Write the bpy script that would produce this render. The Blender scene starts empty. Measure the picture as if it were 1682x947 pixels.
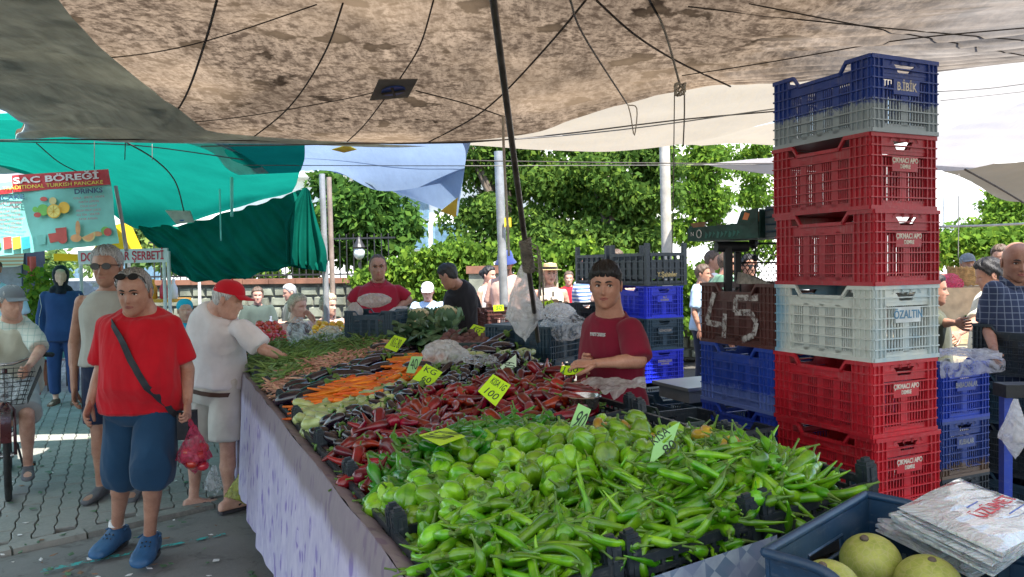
import bpy, math, random
import numpy as np
from mathutils import Vector, Matrix
from math import sin, cos, pi, radians as R
rnd = random.Random(7)
nr = np.random.RandomState(11)
C = bpy.context.scene.collection
sc = bpy.context.scene
# ------------------------------------------------------------ camera, sky, sun, exposure
FP = 1260.0
camd = bpy.data.cameras.new('camera'); cam = bpy.data.objects.new('camera', camd); C.objects.link(cam)
camd.sensor_width = 36; camd.lens = 36*FP/1682; camd.clip_end = 600; camd.clip_start = 0.05
CM = Matrix.Translation((0, 0, 1.6)) @ Matrix.Rotation(R(90-1.68), 4, 'X') @ Matrix.Rotation(R(-0.88), 4, 'Z')
cam.matrix_world = CM
sc.camera = cam
w = bpy.data.worlds.new('World'); sc.world = w; w.use_nodes = True
nt = w.node_tree; sky = nt.nodes.new('ShaderNodeTexSky'); sky.sky_type = 'NISHITA'; sky.sun_disc = False
SUN_EL, SUN_AZ = 62, 152      # azimuth from +Y towards +X
sky.sun_elevation = R(SUN_EL); sky.sun_rotation = R(SUN_AZ)
nt.links.new(sky.outputs[0], nt.nodes['Background'].inputs[0]); nt.nodes['Background'].inputs[1].default_value = 0.15
sl = bpy.data.lights.new('sun', 'SUN'); sl.energy = 5; sl.angle = R(0.5); sl.color = (1, .95, .87)
so = bpy.data.objects.new('sun', sl); C.objects.link(so)
sd = Vector((sin(R(SUN_AZ))*cos(R(SUN_EL)), cos(R(SUN_AZ))*cos(R(SUN_EL)), sin(R(SUN_EL))))
so.rotation_euler = sd.to_track_quat('Z', 'Y').to_euler(); so.location = (0, 0, 30)
sc.view_settings.view_transform = 'Standard'; sc.view_settings.look = 'None'
sc.view_settings.exposure = 1.5; sc.view_settings.gamma = 1
sc.cycles.max_bounces = 8; sc.cycles.diffuse_bounces = 4; sc.cycles.transmission_bounces = 6
sc.cycles.transparent_max_bounces = 12; sc.cycles.use_denoising = True
sc.cycles.caustics_reflective = False; sc.cycles.caustics_refractive = False

# ------------------------------------------------------------ pixel of the 1682x947 photo + distance -> a point of the place
def P(px, py, d): return CM @ Vector(((px-841)/FP*d, -(py-473.5)/FP*d, -d))
def ray(px, py):
    o = CM.translation; return o, (P(px, py, 1)-o)
def GZ(px, py, z=0.0):
    o, r = ray(px, py); return o + r*((z-o.z)/r.z)
TH = R(24.5)
CU, CV = Vector((-sin(TH), cos(TH), 0)), Vector((cos(TH), sin(TH), 0))
SO = Vector((-.30, 1.89, 0)) - CU*.3
def S(a, b, z=0): return SO + CV*a + CU*b + Vector((0, 0, z))

# ------------------------------------------------------------ mesh helpers
def rotm(x=0, y=0, z=0): return Matrix.Rotation(z, 4, 'Z') @ Matrix.Rotation(y, 4, 'Y') @ Matrix.Rotation(x, 4, 'X')
def TR(p, rz=0, rx=0, ry=0): return Matrix.Translation(p) @ rotm(rx, ry, rz)
BOXF = [(0, 3, 2, 1), (4, 5, 6, 7), (0, 1, 5, 4), (1, 2, 6, 5), (2, 3, 7, 6), (3, 0, 4, 7)]
class MB:
    def __init__(s): s.v = []; s.f = []; s.m = []; s.mi = 0
    def add(s, vs, fs):
        o = len(s.v); s.v.extend([Vector(p) for p in vs]); s.f.extend([tuple(i+o for i in f) for f in fs]); s.m.extend([s.mi]*len(fs)); return s
    def box(s, c, size, M=None, top=1.0):
        x, y, z = [q/2 for q in size]; c = Vector(c)
        vs = [(-x, -y, -z), (x, -y, -z), (x, y, -z), (-x, y, -z), (-x*top, -y*top, z), (x*top, -y*top, z), (x*top, y*top, z), (-x*top, y*top, z)]
        vs = [Vector(p)+c for p in vs]
        if M: vs = [M @ p for p in vs]
        return s.add(vs, BOXF)
    def hexa(s, p8): return s.add(p8, BOXF)
    def tube(s, pts, r, n=8, caps=True, sx=1.0):
        pts = [Vector(p) for p in pts]; k = len(pts)
        rs = list(r) if isinstance(r, (list, tuple)) else [r]*k
        t0 = (pts[1]-pts[0]).normalized(); up = Vector((0, 0, 1)) if abs(t0.z) < .9 else Vector((1, 0, 0))
        a = t0.cross(up).normalized(); vs = []; fs = []
        for i in range(k):
            t = (pts[min(i+1, k-1)]-pts[max(i-1, 0)]).normalized()
            a = (a - t*a.dot(t)).normalized(); b = t.cross(a)
            for j in range(n):
                q = 2*pi*j/n; vs.append(pts[i] + a*(cos(q)*rs[i]) + b*(sin(q)*rs[i]*sx))
        for i in range(k-1):
            for j in range(n):
                fs.append((i*n+j, i*n+(j+1) % n, (i+1)*n+(j+1) % n, (i+1)*n+j))
        if caps: fs.append(tuple(range(n-1, -1, -1))); fs.append(tuple((k-1)*n+j for j in range(n)))
        return s.add(vs, fs)
    def loft(s, rings, caps=True):
        n = len(rings[0]); vs = [p for rg in rings for p in rg]; fs = []
        for i in range(len(rings)-1):
            for j in range(n): fs.append((i*n+j, i*n+(j+1) % n, (i+1)*n+(j+1) % n, (i+1)*n+j))
        if caps: fs.append(tuple(range(n-1, -1, -1))); fs.append(tuple((len(rings)-1)*n+j for j in range(n)))
        return s.add(vs, fs)
    def lathe(s, prof, n=16, M=None):
        rings = [[Vector((r*cos(2*pi*j/n), r*sin(2*pi*j/n), z)) for j in range(n)] for r, z in prof]
        if M: rings = [[M @ p for p in rg] for rg in rings]
        return s.loft(rings)
    def ball(s, c, r, nu=12, nv=8, M=None):
        if not isinstance(r, (tuple, list)): r = (r, r, r)
        c = Vector(c); rings = []
        for i in range(nv+1):
            a = pi*(i+.0)/nv; a = min(max(a, .06), pi-.06)
            rings.append([Vector((r[0]*sin(a)*cos(2*pi*j/nu), r[1]*sin(a)*sin(2*pi*j/nu), -r[2]*cos(a)))+c for j in range(nu)])
        if M: rings = [[M @ p for p in rg] for rg in rings]
        return s.loft(rings)
    def cap(s, p0, p1, r0, r1, n=12, sx=1.0):       # rounded limb
        p0, p1 = Vector(p0), Vector(p1); d = (p1-p0); L = d.length; d.normalize(); pts = []; rs = []
        for a in (-80, -55, -25): pts.append(p0+d*r0*sin(R(a))); rs.append(r0*cos(R(a)))
        for k in range(0, 5): pts.append(p0.lerp(p1, k/4)); rs.append(r0+(r1-r0)*k/4)
        for a in (25, 55, 80): pts.append(p1+d*r1*sin(R(a))); rs.append(r1*cos(R(a)))
        return s.tube(pts, rs, n, sx=sx)
    def grid(s, fn, nu, nv):
        vs = [fn(i/nu, j/nv) for j in range(nv+1) for i in range(nu+1)]; k = nu+1
        return s.add(vs, [(j*k+i, j*k+i+1, (j+1)*k+i+1, (j+1)*k+i) for j in range(nv) for i in range(nu)])
    def mesh(s, name, mats, smooth=None):
        me = bpy.data.meshes.new(name); me.from_pydata([tuple(p) for p in s.v], [], s.f)
        for m in (mats if isinstance(mats, (list, tuple)) else [mats]): me.materials.append(m)
        if any(s.m): me.polygons.foreach_set('material_index', s.m)
        if smooth is not None:
            me.polygons.foreach_set('use_smooth', [True]*len(me.polygons))
            if smooth < 180: me.set_sharp_from_angle(angle=R(smooth))
        me.update(); return me
    def build(s, name, mats, parent=None, smooth=None, local=False, kind=None):
        if parent is not None and not local:
            Mi = WM[parent.name].inverted(); s.v = [Mi @ Vector(p) for p in s.v]
        o = bpy.data.objects.new(name, s.mesh(name, mats, smooth)); C.objects.link(o)
        if parent is not None: o.parent = parent; WM[o.name] = WM[parent.name]
        else: WM[o.name] = Matrix.Identity(4)
        if kind: o['kind'] = kind
        return o
WM = {}
def thing(name, label, cat, M=None, group=None, kind=None):
    o = bpy.data.objects.new(name, None); C.objects.link(o); o.empty_display_size = .1
    M = M or Matrix.Identity(4)
    if not isinstance(M, Matrix): M = Matrix.Translation(M)
    o.matrix_world = M; o.location, o.rotation_mode = M.translation, 'XYZ'; o.rotation_euler = M.to_euler(); WM[o.name] = M.copy()
    tag(o, label, cat, group, kind); return o
def tag(o, label=None, cat=None, group=None, kind=None):
    if label: o['label'] = label
    if cat: o['category'] = cat
    if group: o['group'] = group
    if kind: o['kind'] = kind
    return o
def single(mb, name, mats, label, cat, base=None, group=None, smooth=None):   # a thing that is one mesh, origin at its base
    if base is not None:
        b = base if isinstance(base, Matrix) else Matrix.Translation(base); bi = b.inverted(); mb.v = [bi @ Vector(p) for p in mb.v]
    o = mb.build(name, mats, None, smooth)
    if base is not None: o.location = b.translation; o.rotation_euler = b.to_euler()
    WM[o.name] = b.copy() if base is not None else Matrix.Identity(4)
    return tag(o, label, cat, group)
def copy_tree(src, parent=None, M=None):
    o = src.copy(); C.objects.link(o); o.parent = parent
    if M is not None: o.location = M.translation; o.rotation_euler = M.to_euler(); WM[o.name] = M.copy()
    else: WM[o.name] = WM.get(parent.name) if parent else Matrix.Identity(4)
    for ch in list(src.children): copy_tree(ch, o)
    return o
def setmat(o, m, slot=0):          # a copy's own material over shared mesh data
    o.material_slots[slot].link = 'OBJECT'; o.material_slots[slot].material = m
def text(name, s, m, parent, M, h, ext=.0006, align='CENTER', sx=1.0, shear=0, off=0):
    cu = bpy.data.curves.new(name, 'FONT'); cu.body = s; cu.size = h; cu.extrude = ext; cu.align_x = align; cu.align_y = 'CENTER'; cu.shear = shear; cu.offset = off; cu.resolution_u = 3
    t = bpy.data.objects.new(name, cu); C.objects.link(t); dg = bpy.context.evaluated_depsgraph_get()
    me = bpy.data.meshes.new_from_object(t.evaluated_get(dg)); bpy.data.objects.remove(t)
    Mi = (WM[parent.name].inverted() if parent else Matrix.Identity(4)) @ M @ Matrix.Diagonal((sx, 1, 1, 1)); me.transform(Mi)
    me.materials.clear(); me.materials.append(m)
    o = bpy.data.objects.new(name, me); C.objects.link(o); o.parent = parent; return o
def fnoise(p, seed=0, f=1.0, octs=3):    # smooth vector noise, numpy (N,3) -> (N,)
    rs = np.random.RandomState(seed); out = np.zeros(len(p)); amp = 1.0
    for o in range(octs):
        for k in range(4):
            kv = rs.randn(3)*f*(1.9**o); out += amp*np.sin(p @ kv + rs.rand()*6.28 + 1.3*np.sin(p @ (rs.randn(3)*f*(1.9**o)) + rs.rand()*6))
        amp *= .5
    return out/4

# ------------------------------------------------------------ materials
class N:
    def __init__(s, name):
        s.m = bpy.data.materials.new(name); s.m.use_nodes = True; s.nt = s.m.node_tree; s.b = s.nt.nodes['Principled BSDF']
        s.out = s.nt.nodes['Material Output']; s._c = {}
    def n(s, t, **kw):
        x = s.nt.nodes.new('ShaderNode'+t)
        for k, v in kw.items(): setattr(x, k, v)
        return x
    def l(s, a, b): s.nt.links.new(a, b)
    def co(s, kind='Object', scale=(1, 1, 1), rot=(0, 0, 0), loc=(0, 0, 0)):
        if 'tc' not in s._c: s._c['tc'] = s.n('TexCoord')
        mp = s.n('Mapping'); mp.inputs['Scale'].default_value = scale; mp.inputs['Rotation'].default_value = rot; mp.inputs['Location'].default_value = loc
        if kind == 'World': g = s.n('NewGeometry'); s.l(g.outputs['Position'], mp.inputs[0])
        else: s.l(s._c['tc'].outputs[kind], mp.inputs[0])
        return mp.outputs[0]
    def noise(s, vec, scale, detail=3, rough=.55, dist=0):
        x = s.n('TexNoise'); x.inputs['Scale'].default_value = scale; x.inputs['Detail'].default_value = detail; x.inputs['Roughness'].default_value = rough; x.inputs['Distortion'].default_value = dist
        s.l(vec, x.inputs['Vector']); return x.outputs['Fac']
    def ramp(s, fac, stops):
        x = s.n('ValToRGB'); e = x.color_ramp.elements
        while len(e) < len(stops): e.new(.5)
        for i, (p, c) in enumerate(stops):
            e[i].position = p; e[i].color = (c, c, c, 1) if not isinstance(c, tuple) else (*c, 1)
        s.l(fac, x.inputs[0]); return x.outputs[0]
    def mix(s, fac, a, b, mode='MIX'):
        x = s.n('Mix', data_type='RGBA', blend_type=mode)
        for i, q in ((0, fac), (6, a), (7, b)):
            if isinstance(q, (int, float)): x.inputs[i].default_value = q if i == 0 else (q, q, q, 1)
            elif isinstance(q, tuple): x.inputs[i].default_value = (*q, 1)
            else: s.l(q, x.inputs[i])
        return x.outputs[2]
    def math(s, op, a, b=0.0, c=None):
        x = s.n('Math', operation=op)
        for i, q in enumerate((a, b) if c is None else (a, b, c)):
            if isinstance(q, (int, float)): x.inputs[i].default_value = q
            else: s.l(q, x.inputs[i])
        return x.outputs[0]
    def sep(s, v):
        x = s.n('SeparateXYZ'); s.l(v, x.inputs[0]); return x.outputs
    def bump(s, h, strength=.3, dist=.01):
        x = s.n('Bump'); x.inputs['Strength'].default_value = strength; x.inputs['Distance'].default_value = dist; s.l(h, x.inputs['Height']); s.l(x.outputs[0], s.b.inputs['Normal']); return x.outputs[0]
    def col(s, c):
        if isinstance(c, tuple): s.b.inputs['Base Color'].default_value = (*c, 1)
        else: s.l(c, s.b.inputs['Base Color'])
    def rough(s, r):
        if isinstance(r, (int, float)): s.b.inputs['Roughness'].default_value = r
        else: s.l(r, s.b.inputs['Roughness'])
def mat(name, c, rough=.6, var=.25, scale=8, bump=.15, bscale=None, rndv=0, metal=0, spec=.5, coat=0, space='Object', sss=0):
    n = N(name); v = n.co(space); f = n.noise(v, scale, 4)
    lo = tuple(max(0, q*(1-var)) for q in c); hi = tuple(min(1, q*(1+var)) for q in c)
    k = n.ramp(f, [(.3, lo), (.7, hi)])
    if rndv:
        oi = n.n('ObjectInfo'); hs = n.n('HueSaturation'); n.l(k, hs.inputs['Color'])
        n.l(n.math('MULTIPLY_ADD', oi.outputs['Random'], rndv*2, 1-rndv), hs.inputs['Value'])
        n.l(n.math('MULTIPLY_ADD', n.math('FRACT', n.math('MULTIPLY', oi.outputs['Random'], 7.31)), rndv*.10, .5-rndv*.05), hs.inputs['Hue']); k = hs.outputs[0]
    n.col(k); n.rough(n.ramp(n.noise(v, scale*2.3, 2), [(.3, max(.02, rough*.8)), (.7, min(1, rough*1.2))]))
    if bump: n.bump(n.noise(v, bscale or scale*5, 3), bump)
    n.b.inputs['Metallic'].default_value = metal; n.b.inputs['Specular IOR Level'].default_value = spec; n.b.inputs['Coat Weight'].default_value = coat
    if sss: n.b.inputs['Subsurface Weight'].default_value = sss; n.b.inputs['Subsurface Radius'].default_value = (.02, .008, .004); n.b.inputs['Subsurface Scale'].default_value = .5
    return n.m
def sheet(n, color, trans=.5, rough=.8):          # cloth or film that lets light through
    d = n.n('BsdfDiffuse'); t = n.n('BsdfTranslucent'); m = n.n('MixShader'); m.inputs[0].default_value = trans
    for x in (d, t):
        if isinstance(color, tuple): x.inputs[0].default_value = (*color, 1)
        else: n.l(color, x.inputs[0])
    n.l(d.outputs[0], m.inputs[1]); n.l(t.outputs[0], m.inputs[2]); n.l(m.outputs[0], n.out.inputs[0]); return d, t
def tarp_mat(name, c, trans=.5, var=.2, scale=1.5, spots=None, weave=True, stain=None, dirt=1.0, glow=None):
    n = N(name); v = n.co('World'); f = n.noise(v, scale, 6, .65)
    k = n.ramp(f, [(.25, tuple(q*(1-var) for q in c)), (.75, tuple(min(1, q*(1+var)) for q in c))])
    vs = n.co('World', (3.2, .6, 1), (0, 0, R(20)))
    if stain: k = n.mix(n.ramp(n.noise(vs, 7.0, 7, .75), [(.42, 0.0), (.66, .75*dirt)]), k, stain)
    if spots:
        f1 = n.noise(v, 16, 4, .6); k = n.mix(n.ramp(f1, [(.48, 0.0), (.62, .8)]), k, tuple(q*.40 for q in spots))
        f3 = n.noise(v, 45, 3, .6); k = n.mix(n.ramp(f3, [(.50, 0.0), (.64, .65)]), k, tuple(q*.45 for q in spots))
        f2 = n.noise(v, 3.6, 5, .55); k = n.mix(n.ramp(f2, [(.58, 0.0), (.62, .92)]), k, tuple(q*.14 for q in spots))
    if glow:      # greyer right panel with lit folds painted in; sun glow painted in soft patches
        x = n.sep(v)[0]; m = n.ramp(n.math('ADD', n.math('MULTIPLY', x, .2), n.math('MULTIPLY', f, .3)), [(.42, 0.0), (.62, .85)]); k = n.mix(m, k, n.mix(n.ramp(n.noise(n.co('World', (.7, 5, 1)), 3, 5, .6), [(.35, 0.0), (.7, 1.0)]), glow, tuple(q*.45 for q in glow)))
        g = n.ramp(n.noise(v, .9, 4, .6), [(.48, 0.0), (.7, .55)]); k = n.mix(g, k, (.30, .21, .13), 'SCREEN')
    d, t = sheet(n, k, trans)
    b = n.n('Bump'); b.inputs['Strength'].default_value = .6; b.inputs['Distance'].default_value = .01
    n.l(n.noise(n.co('World', (4, 1.2, 1)), 5, 5, .6), b.inputs['Height']); n.l(b.outputs[0], d.inputs['Normal']); n.l(b.outputs[0], t.inputs['Normal'])
    return n.m
def film_mat(name, c, alpha=.5, rough=.15, trans=.62, dirt=None):     # thin plastic bag
    n = N(name); n.col(c); n.rough(rough); n.b.inputs['Alpha'].default_value = alpha; v = n.co('Object')
    f = n.noise(v, 11, 4, .55, 2.0); n.b.inputs['Coat Weight'].default_value = .7; n.b.inputs['Coat Roughness'].default_value = .08
    n.l(n.ramp(f, [(.38, max(0, alpha-.28)), (.62, min(1, alpha+.35))]), n.b.inputs['Alpha']); n.bump(n.noise(v, 16, 3, .5, 2.5), .7, .03)
    t = n.n('BsdfTranslucent'); t.inputs[0].default_value = (*c, 1); m = n.n('MixShader'); m.inputs[0].default_value = trans
    tr = n.n('BsdfTransparent'); m2 = n.n('MixShader')
    n.l(n.b.outputs[0], m.inputs[1]); n.l(t.outputs[0], m.inputs[2])
    n.b.inputs['Alpha'].default_value = 1
    for lk in list(n.b.inputs['Alpha'].links): src = lk.from_socket; n.nt.links.remove(lk)
    n.l(src, m2.inputs[0]); n.l(tr.outputs[0], m2.inputs[1]); n.l(m.outputs[0], m2.inputs[2]); n.l(m2.outputs[0], n.out.inputs[0]); return n.m
def leaf_mat(name, c, var=.45):
    n = N(name); g = n.n('NewGeometry'); f = n.noise(n.co('World'), 1.3, 3)
    a = n.math('ADD', n.math('MULTIPLY', g.outputs['Random Per Island'], .6), n.math('MULTIPLY', f, .5))
    k = n.ramp(a, [(.15, tuple(q*(1-var) for q in c)), (.55, c), (.95, (c[0]*1.9, c[1]*1.45, c[2]*1.0))])
    sheet(n, k, .45); return n.m
def mat2(name, build): n = N(name); build(n); return n.m
# ------------------------------------------------------------ people
def remesh(mb, name, m, parent, voxel, smooth=4, folds=0.0, ff=9, seed=0, hem=None, extra=None):
    """union of overlapping volumes -> one continuous smooth skin, baked"""
    o = bpy.data.objects.new('tmp', mb.mesh('tmp', m)); C.objects.link(o)
    a = o.modifiers.new('r', 'REMESH'); a.mode = 'VOXEL'; a.voxel_size = voxel; a.use_smooth_shade = True
    if smooth: b = o.modifiers.new('s', 'SMOOTH'); b.factor = .5; b.iterations = smooth
    dg = bpy.context.evaluated_depsgraph_get(); me = bpy.data.meshes.new_from_object(o.evaluated_get(dg)); bpy.data.objects.remove(o)
    k = len(me.vertices); co = np.empty(k*3); me.vertices.foreach_get('co', co); co = co.reshape(-1, 3)
    if folds:
        no = np.empty(k*3); me.vertices.foreach_get('normal', no) if False else me.vertex_normals.foreach_get('vector', no); no = no.reshape(-1, 3)
        q = co*np.array([1.0, 1.0, .55]); wz = fnoise(q, seed, ff, 2)
        ridge = 1-np.abs(fnoise(co*np.array([1., 1., .8])+5, seed+3, ff*.55, 2))*1.6
        tw = np.abs(fnoise(co*np.array([1.6, 1.6, .5])+9, seed+5, ff*1.1, 2)); co = co + no*((wz*.5+np.clip(ridge, -1, 1)*.7-np.clip(tw, 0, .8)*.9+.75)*folds*1.35)[:, None]
        me.vertices.foreach_set('co', co.reshape(-1))
    if extra:
        ev, ef = extra
        f0 = [tuple(p.vertices) for p in me.polygons]; vs = [tuple(p) for p in co]; kk = len(vs)
        mats = list(me.materials); me = bpy.data.meshes.new(name); me.from_pydata(vs+[tuple(p) for p in ev], [], f0+[tuple(i+kk for i in f) for f in ef])
    me.materials.clear()
    for x in (m if isinstance(m, (list, tuple)) else [m]): me.materials.append(x)
    me.polygons.foreach_set('use_smooth', [True]*len(me.polygons)); me.update(); me.name = name
    o = bpy.data.objects.new(name, me); C.objects.link(o); o.parent = parent; WM[o.name] = WM[parent.name]; return o

HZ = [-.128, -.122, -.110, -.095, -.082, -.074, -.068, -.063, -.058, -.052, -.046, -.040, -.034, -.027, -.02, -.012, -.004, .004, .011, .018, .026, .036, .05, .066, .082, .097, .109, .118, .124]
def V3(*a): return Vector(a)
def ip(z, tab):
    for (a, b), (c, d) in zip(tab, tab[1:]):
        if z <= c: t = (z-a)/(c-a); return b+(d-b)*max(0, t)
    return tab[-1][1]
WT = [(-.128, .012), (-.12, .030), (-.105, .047), (-.085, .058), (-.055, .067), (-.03, .072), (0, .075), (.03, .077), (.06, .075), (.085, .067), (.105, .052), (.118, .032), (.124, .010)]
FT = [(-.128, .055), (-.12, .072), (-.105, .083), (-.085, .083), (-.055, .087), (-.03, .088), (0, .088), (.02, .092), (.05, .091), (.075, .083), (.1, .064), (.118, .036), (.124, .010)]
BT = [(-.128, .0), (-.12, .012), (-.105, .035), (-.085, .055), (-.055, .07), (-.03, .082), (0, .093), (.03, .099), (.06, .096), (.085, .083), (.105, .063), (.118, .038), (.124, .010)]
NA = 44
FV = [0.0]; AG = [1.0]      # how lined the face is
def head_pt(z, t, fat=0., off=0.):
    # t in 0..1 round the head, denser in front (t = 0 is the nose)
    u = t*2-1; u = (abs(u)**1.0)*(1 if u > 0 else -1); a = u*pi
    a = a - .55*sin(a)       # dense near a=0
    w, f, b = ip(z, WT), ip(z, FT), ip(z, BT)
    w *= 1+fat*(1 if z < .02 else max(0, 1-(z-.02)/.05)); 
    x = w*sin(a); y = -f*cos(a) if cos(a) > 0 else -b*cos(a)
    if cos(a) > 0: x = w*(abs(sin(a))**.9)*(1 if sin(a) > 0 else -1)
    if cos(a) > 0:
        # nose
        if z < .012:
            nz = ip(z, [(-.056, 0), (-.047, .010), (-.040, .022), (-.034, .024), (-.02, .016), (0, .007), (.012, .002)])
            wn = ip(z, [(-.056, .016), (-.038, .013), (-.02, .009), (.0, .008)])
            y -= nz*math.exp(-(x/wn)**2)
        y -= .0075*AG[0]**.5*math.exp(-((z-.02)/.008)**2)*math.exp(-((abs(x)-.025)/.022)**2)      # brow
        y += .0135*math.exp(-((z-.003)/.011)**2)*math.exp(-((abs(x)-.031)/.014)**2)     # socket
        y -= .004*math.exp(-((z+.03)/.016)**2)*math.exp(-((abs(x)-.042)/.016)**2)      # cheek
        y += .0035*AG[0]*math.exp(-((z+.046)/.02)**2)*math.exp(-((abs(x)-.029-.2*max(0, -.04-z))/.005)**2) + AG[0]*(.0025*math.exp(-((z-.045)/.003)**2)*(abs(x) < .04) + .0025*math.exp(-((z-.056)/.003)**2)*(abs(x) < .035))
        m = math.exp(-(x/.024)**4)
        y -= m*.0065*math.exp(-((z+.060)/.006)**2) + m*.007*math.exp(-((z+.074)/.006)**2) - m*.004*math.exp(-((z+.067)/.003)**2)
        y -= .006*math.exp(-((z+.105)/.013)**2)*math.exp(-(x/.022)**2)
    p = Vector((x, y, z))
    if off:
        d = Vector((x, y*.9-.005, max(z, -.02)*.9)).normalized(); p += d*off
    return p
def head_mesh(M, fat=0):
    mb = MB(); rings = [[M @ head_pt(z, j/NA, fat) for j in range(NA)] for z in HZ]; mb.loft(rings)
    for sx in (-1, 1):      # ears
        q = M @ TR((sx*.078*(1+fat*.5), .012, -.008), rz=sx*.35)
        mb.ball((0, 0, 0), (.008, .019, .032), 10, 8, q); mb.ball((sx*.004, .006, .006), (.007, .015, .024), 8, 6, q)
    return mb
def hairline(a, style):
    a = abs(a)*180/pi
    fr = {'short': .068, 'receding': .09, 'bald': .3, 'fringe': .052, 'long': .06, 'up': .066, 'boy': .050}.get(style, .068)
    tm = {'bald': .03}.get(style, fr-.006)
    tab = [(0, fr), (35, fr), (58, tm-.012), (72, .02), (84, -.012), (92, .012), (104, .012), (118, -.045), (150, -.06), (180, -.065)]
    if style == 'bald': tab = [(0, .3), (70, .3), (84, .01), (92, .02), (118, -.045), (150, -.06), (180, -.065)]
    return ip(a, tab)
def hair_mesh(M, style, h, seed=0, cover=None):
    zs = [z for z in np.arange(-.09, .1241, .0075)]; zs += [.124]
    K = 60; V = []; mask = []
    ta = {}
    for z in zs:
        for j in range(K):
            u = j/K*2-1; a = u*pi; a = a-.55*sin(a)
            m = (z-hairline(a, style))/.02
            if style == 'bald': m = min(m, (.07-z)/.02)
            mm = min(1, max(0, m)); hh = h*(1 if not style in ('boy', 'up') else (1.0 if z > .045 else .55))
            hh *= 1+.28*sin(a*9+z*80+seed)+.25*sin(a*23+z*150)+.12*sin(a*47+z*60)
            m += .35*sin(a*19+seed)+.25*sin(a*31)
            if style in ('boy', 'up') and z > .05: hh += .008*(1-min(1, abs(a)/2.6))
            V.append(M @ head_pt(z, j/K, FV[0], -.004+(hh+.004)*mm**.6)); mask.append(m > 0)
    mb = MB(); F = []
    for i in range(len(zs)-1):
        for j in range(K):
            q = (i*K+j, i*K+(j+1) % K, (i+1)*K+(j+1) % K, (i+1)*K+j)
            if sum(mask[k] for k in q) >= 2: F.append(q)
    mb.add(V, F); mb.f.append(tuple((len(zs)-1)*K+j for j in range(K))) if style != 'bald' else None
    if style != 'bald': mb.m.append(0)
    return mb
def hand_mesh(mb, W, d, nrm, side, curl=.5, sc=1.0, spread=1.0):
    """W wrist, d direction of the fingers, nrm back-of-hand normal, side +1/-1 puts the thumb"""
    d = d.normalized(); n = (nrm-d*nrm.dot(d)).normalized(); s = d.cross(n)*side
    pal = lambda a, b, c: W + (d*a + s*b + n*c)*sc
    rings = []
    for a, w_, th in ((-.01, .022, .019), (.015, .030, .017), (.045, .040, .015), (.075, .043, .013), (.09, .040, .011)):
        rings.append([pal(a, cos(q)*w_, sin(q)*th) for q in [2*pi*k/12 for k in range(12)]])
    mb.loft(rings)
    for k, (b, L, r) in enumerate(((.030, .068, .0088), (.010, .077, .0092), (-.011, .071, .0088), (-.031, .055, .0078))):
        p = pal(.082, b, 0); c = curl*(.55+.12*k); pts = [pal(.06, b*.95, 0), p]; ang = c*.5
        for sg in (.42, .32, .26):
            p = p + (d*cos(ang)*1 - n*sin(ang) + s*(b*1.2*spread))*(L*sg*sc); pts.append(p); ang += c*1.15
        mb.tube(pts, [r*sc*q for q in (1.05, 1.05, 1.0, .92, .72)], 8)
    p = pal(.018, .030, -.004); pts = [pal(.0, .014, 0), p]; 
    for sg, (fa, fb, fc) in ((.036, (.7, .62, -.25)), (.030, (.85, .25, -.35)), (.02, (.9, 0, -.4))):
        v = d*fa+s*fb+n*fc; p = p + v.normalized()*(sg*sc); pts.append(p)
    mb.tube(pts, [q*sc for q in (.014, .0135, .0115, .010, .0075)], 8)
def shoe_rings(A, fwd, kind='shoe', sc=1.0):
    """rings from heel to toe, sole at A.z-.08"""
    f = Vector((fwd.x, fwd.y, 0)).normalized(); s = f.cross(Vector((0, 0, 1))); out = []
    tall = {'shoe': .085, 'clog': .105, 'foot': .075}[kind]; wd = {'shoe': .043, 'clog': .056, 'foot': .038}[kind]
    tab = ((-.075, .45, .35), (-.065, .75, .8), (-.03, .85, 1.0), (.02, .86, 1.0), (.07, .95, .72), (.12, 1.05, .58), (.16, .98, .46), (.185, .75, .36), (.195, .4, .2))
    for a, w_, h in tab:
        w2 = wd*w_*sc; hh = tall*h*sc; c = A + f*(a*sc); z0 = A.z-.08*sc
        out.append([Vector((c.x, c.y, z0+hh*.5)) + s*(w2*abs(cos(q))**.7*(1 if cos(q) > 0 else -1)) + Vector((0, 0, hh*.5*abs(sin(q))**.7*(1 if sin(q) > 0 else -1))) for q in [2*pi*k/14 for k in range(14)]])
    return out
def ring(c, rx, ry, sv, fv, n=20, pw=.85):
    out = []
    for k in range(n):
        q = 2*pi*k/n; cx = abs(cos(q))**pw*(1 if cos(q) > 0 else -1); sy = abs(sin(q))**pw*(1 if sin(q) > 0 else -1)
        out.append(c + sv*(rx*cx) + fv*(ry*sy))
    return out
SKIN = {}
def skin(c): 
    k = tuple(c)
    if k not in SKIN:
        n = N('skin'); v = n.co(); f = n.noise(v, 13, 5, .65); g = n.noise(v, 90, 3)
        kk = n.ramp(f, [(.3, (c[0]*.78, c[1]*.66, c[2]*.62)), (.7, (c[0]*1.18, c[1]*1.16, c[2]*1.12))]); kk = n.mix(n.ramp(g, [(.5, 0.0), (.75, .25)]), kk, (c[0]*.9, c[1]*.55, c[2]*.5))
        n.col(kk); n.rough(n.ramp(f, [(.3, .55), (.7, .38)])); n.bump(n.math('ADD', g, n.math('MULTIPLY', f, 1.5)), .35, .004); n.b.inputs['Subsurface Weight'].default_value = .06; n.b.inputs['Subsurface Radius'].default_value = (.03, .012, .006); n.b.inputs['Subsurface Scale'].default_value = .4
        SKIN[k] = n.m
    return SKIN[k]
def hair_mat(name, c, c2=None):
    n = N(name); v = n.co('Object', (60, 60, 9)); f = n.noise(v, 3, 4, .6); n.col(n.ramp(f, [(.35, tuple(q*.5 for q in c)), (.65, c2 or tuple(q*1.5 for q in c))])); n.rough(.5); n.bump(f, .8, .006); return n.m
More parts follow.
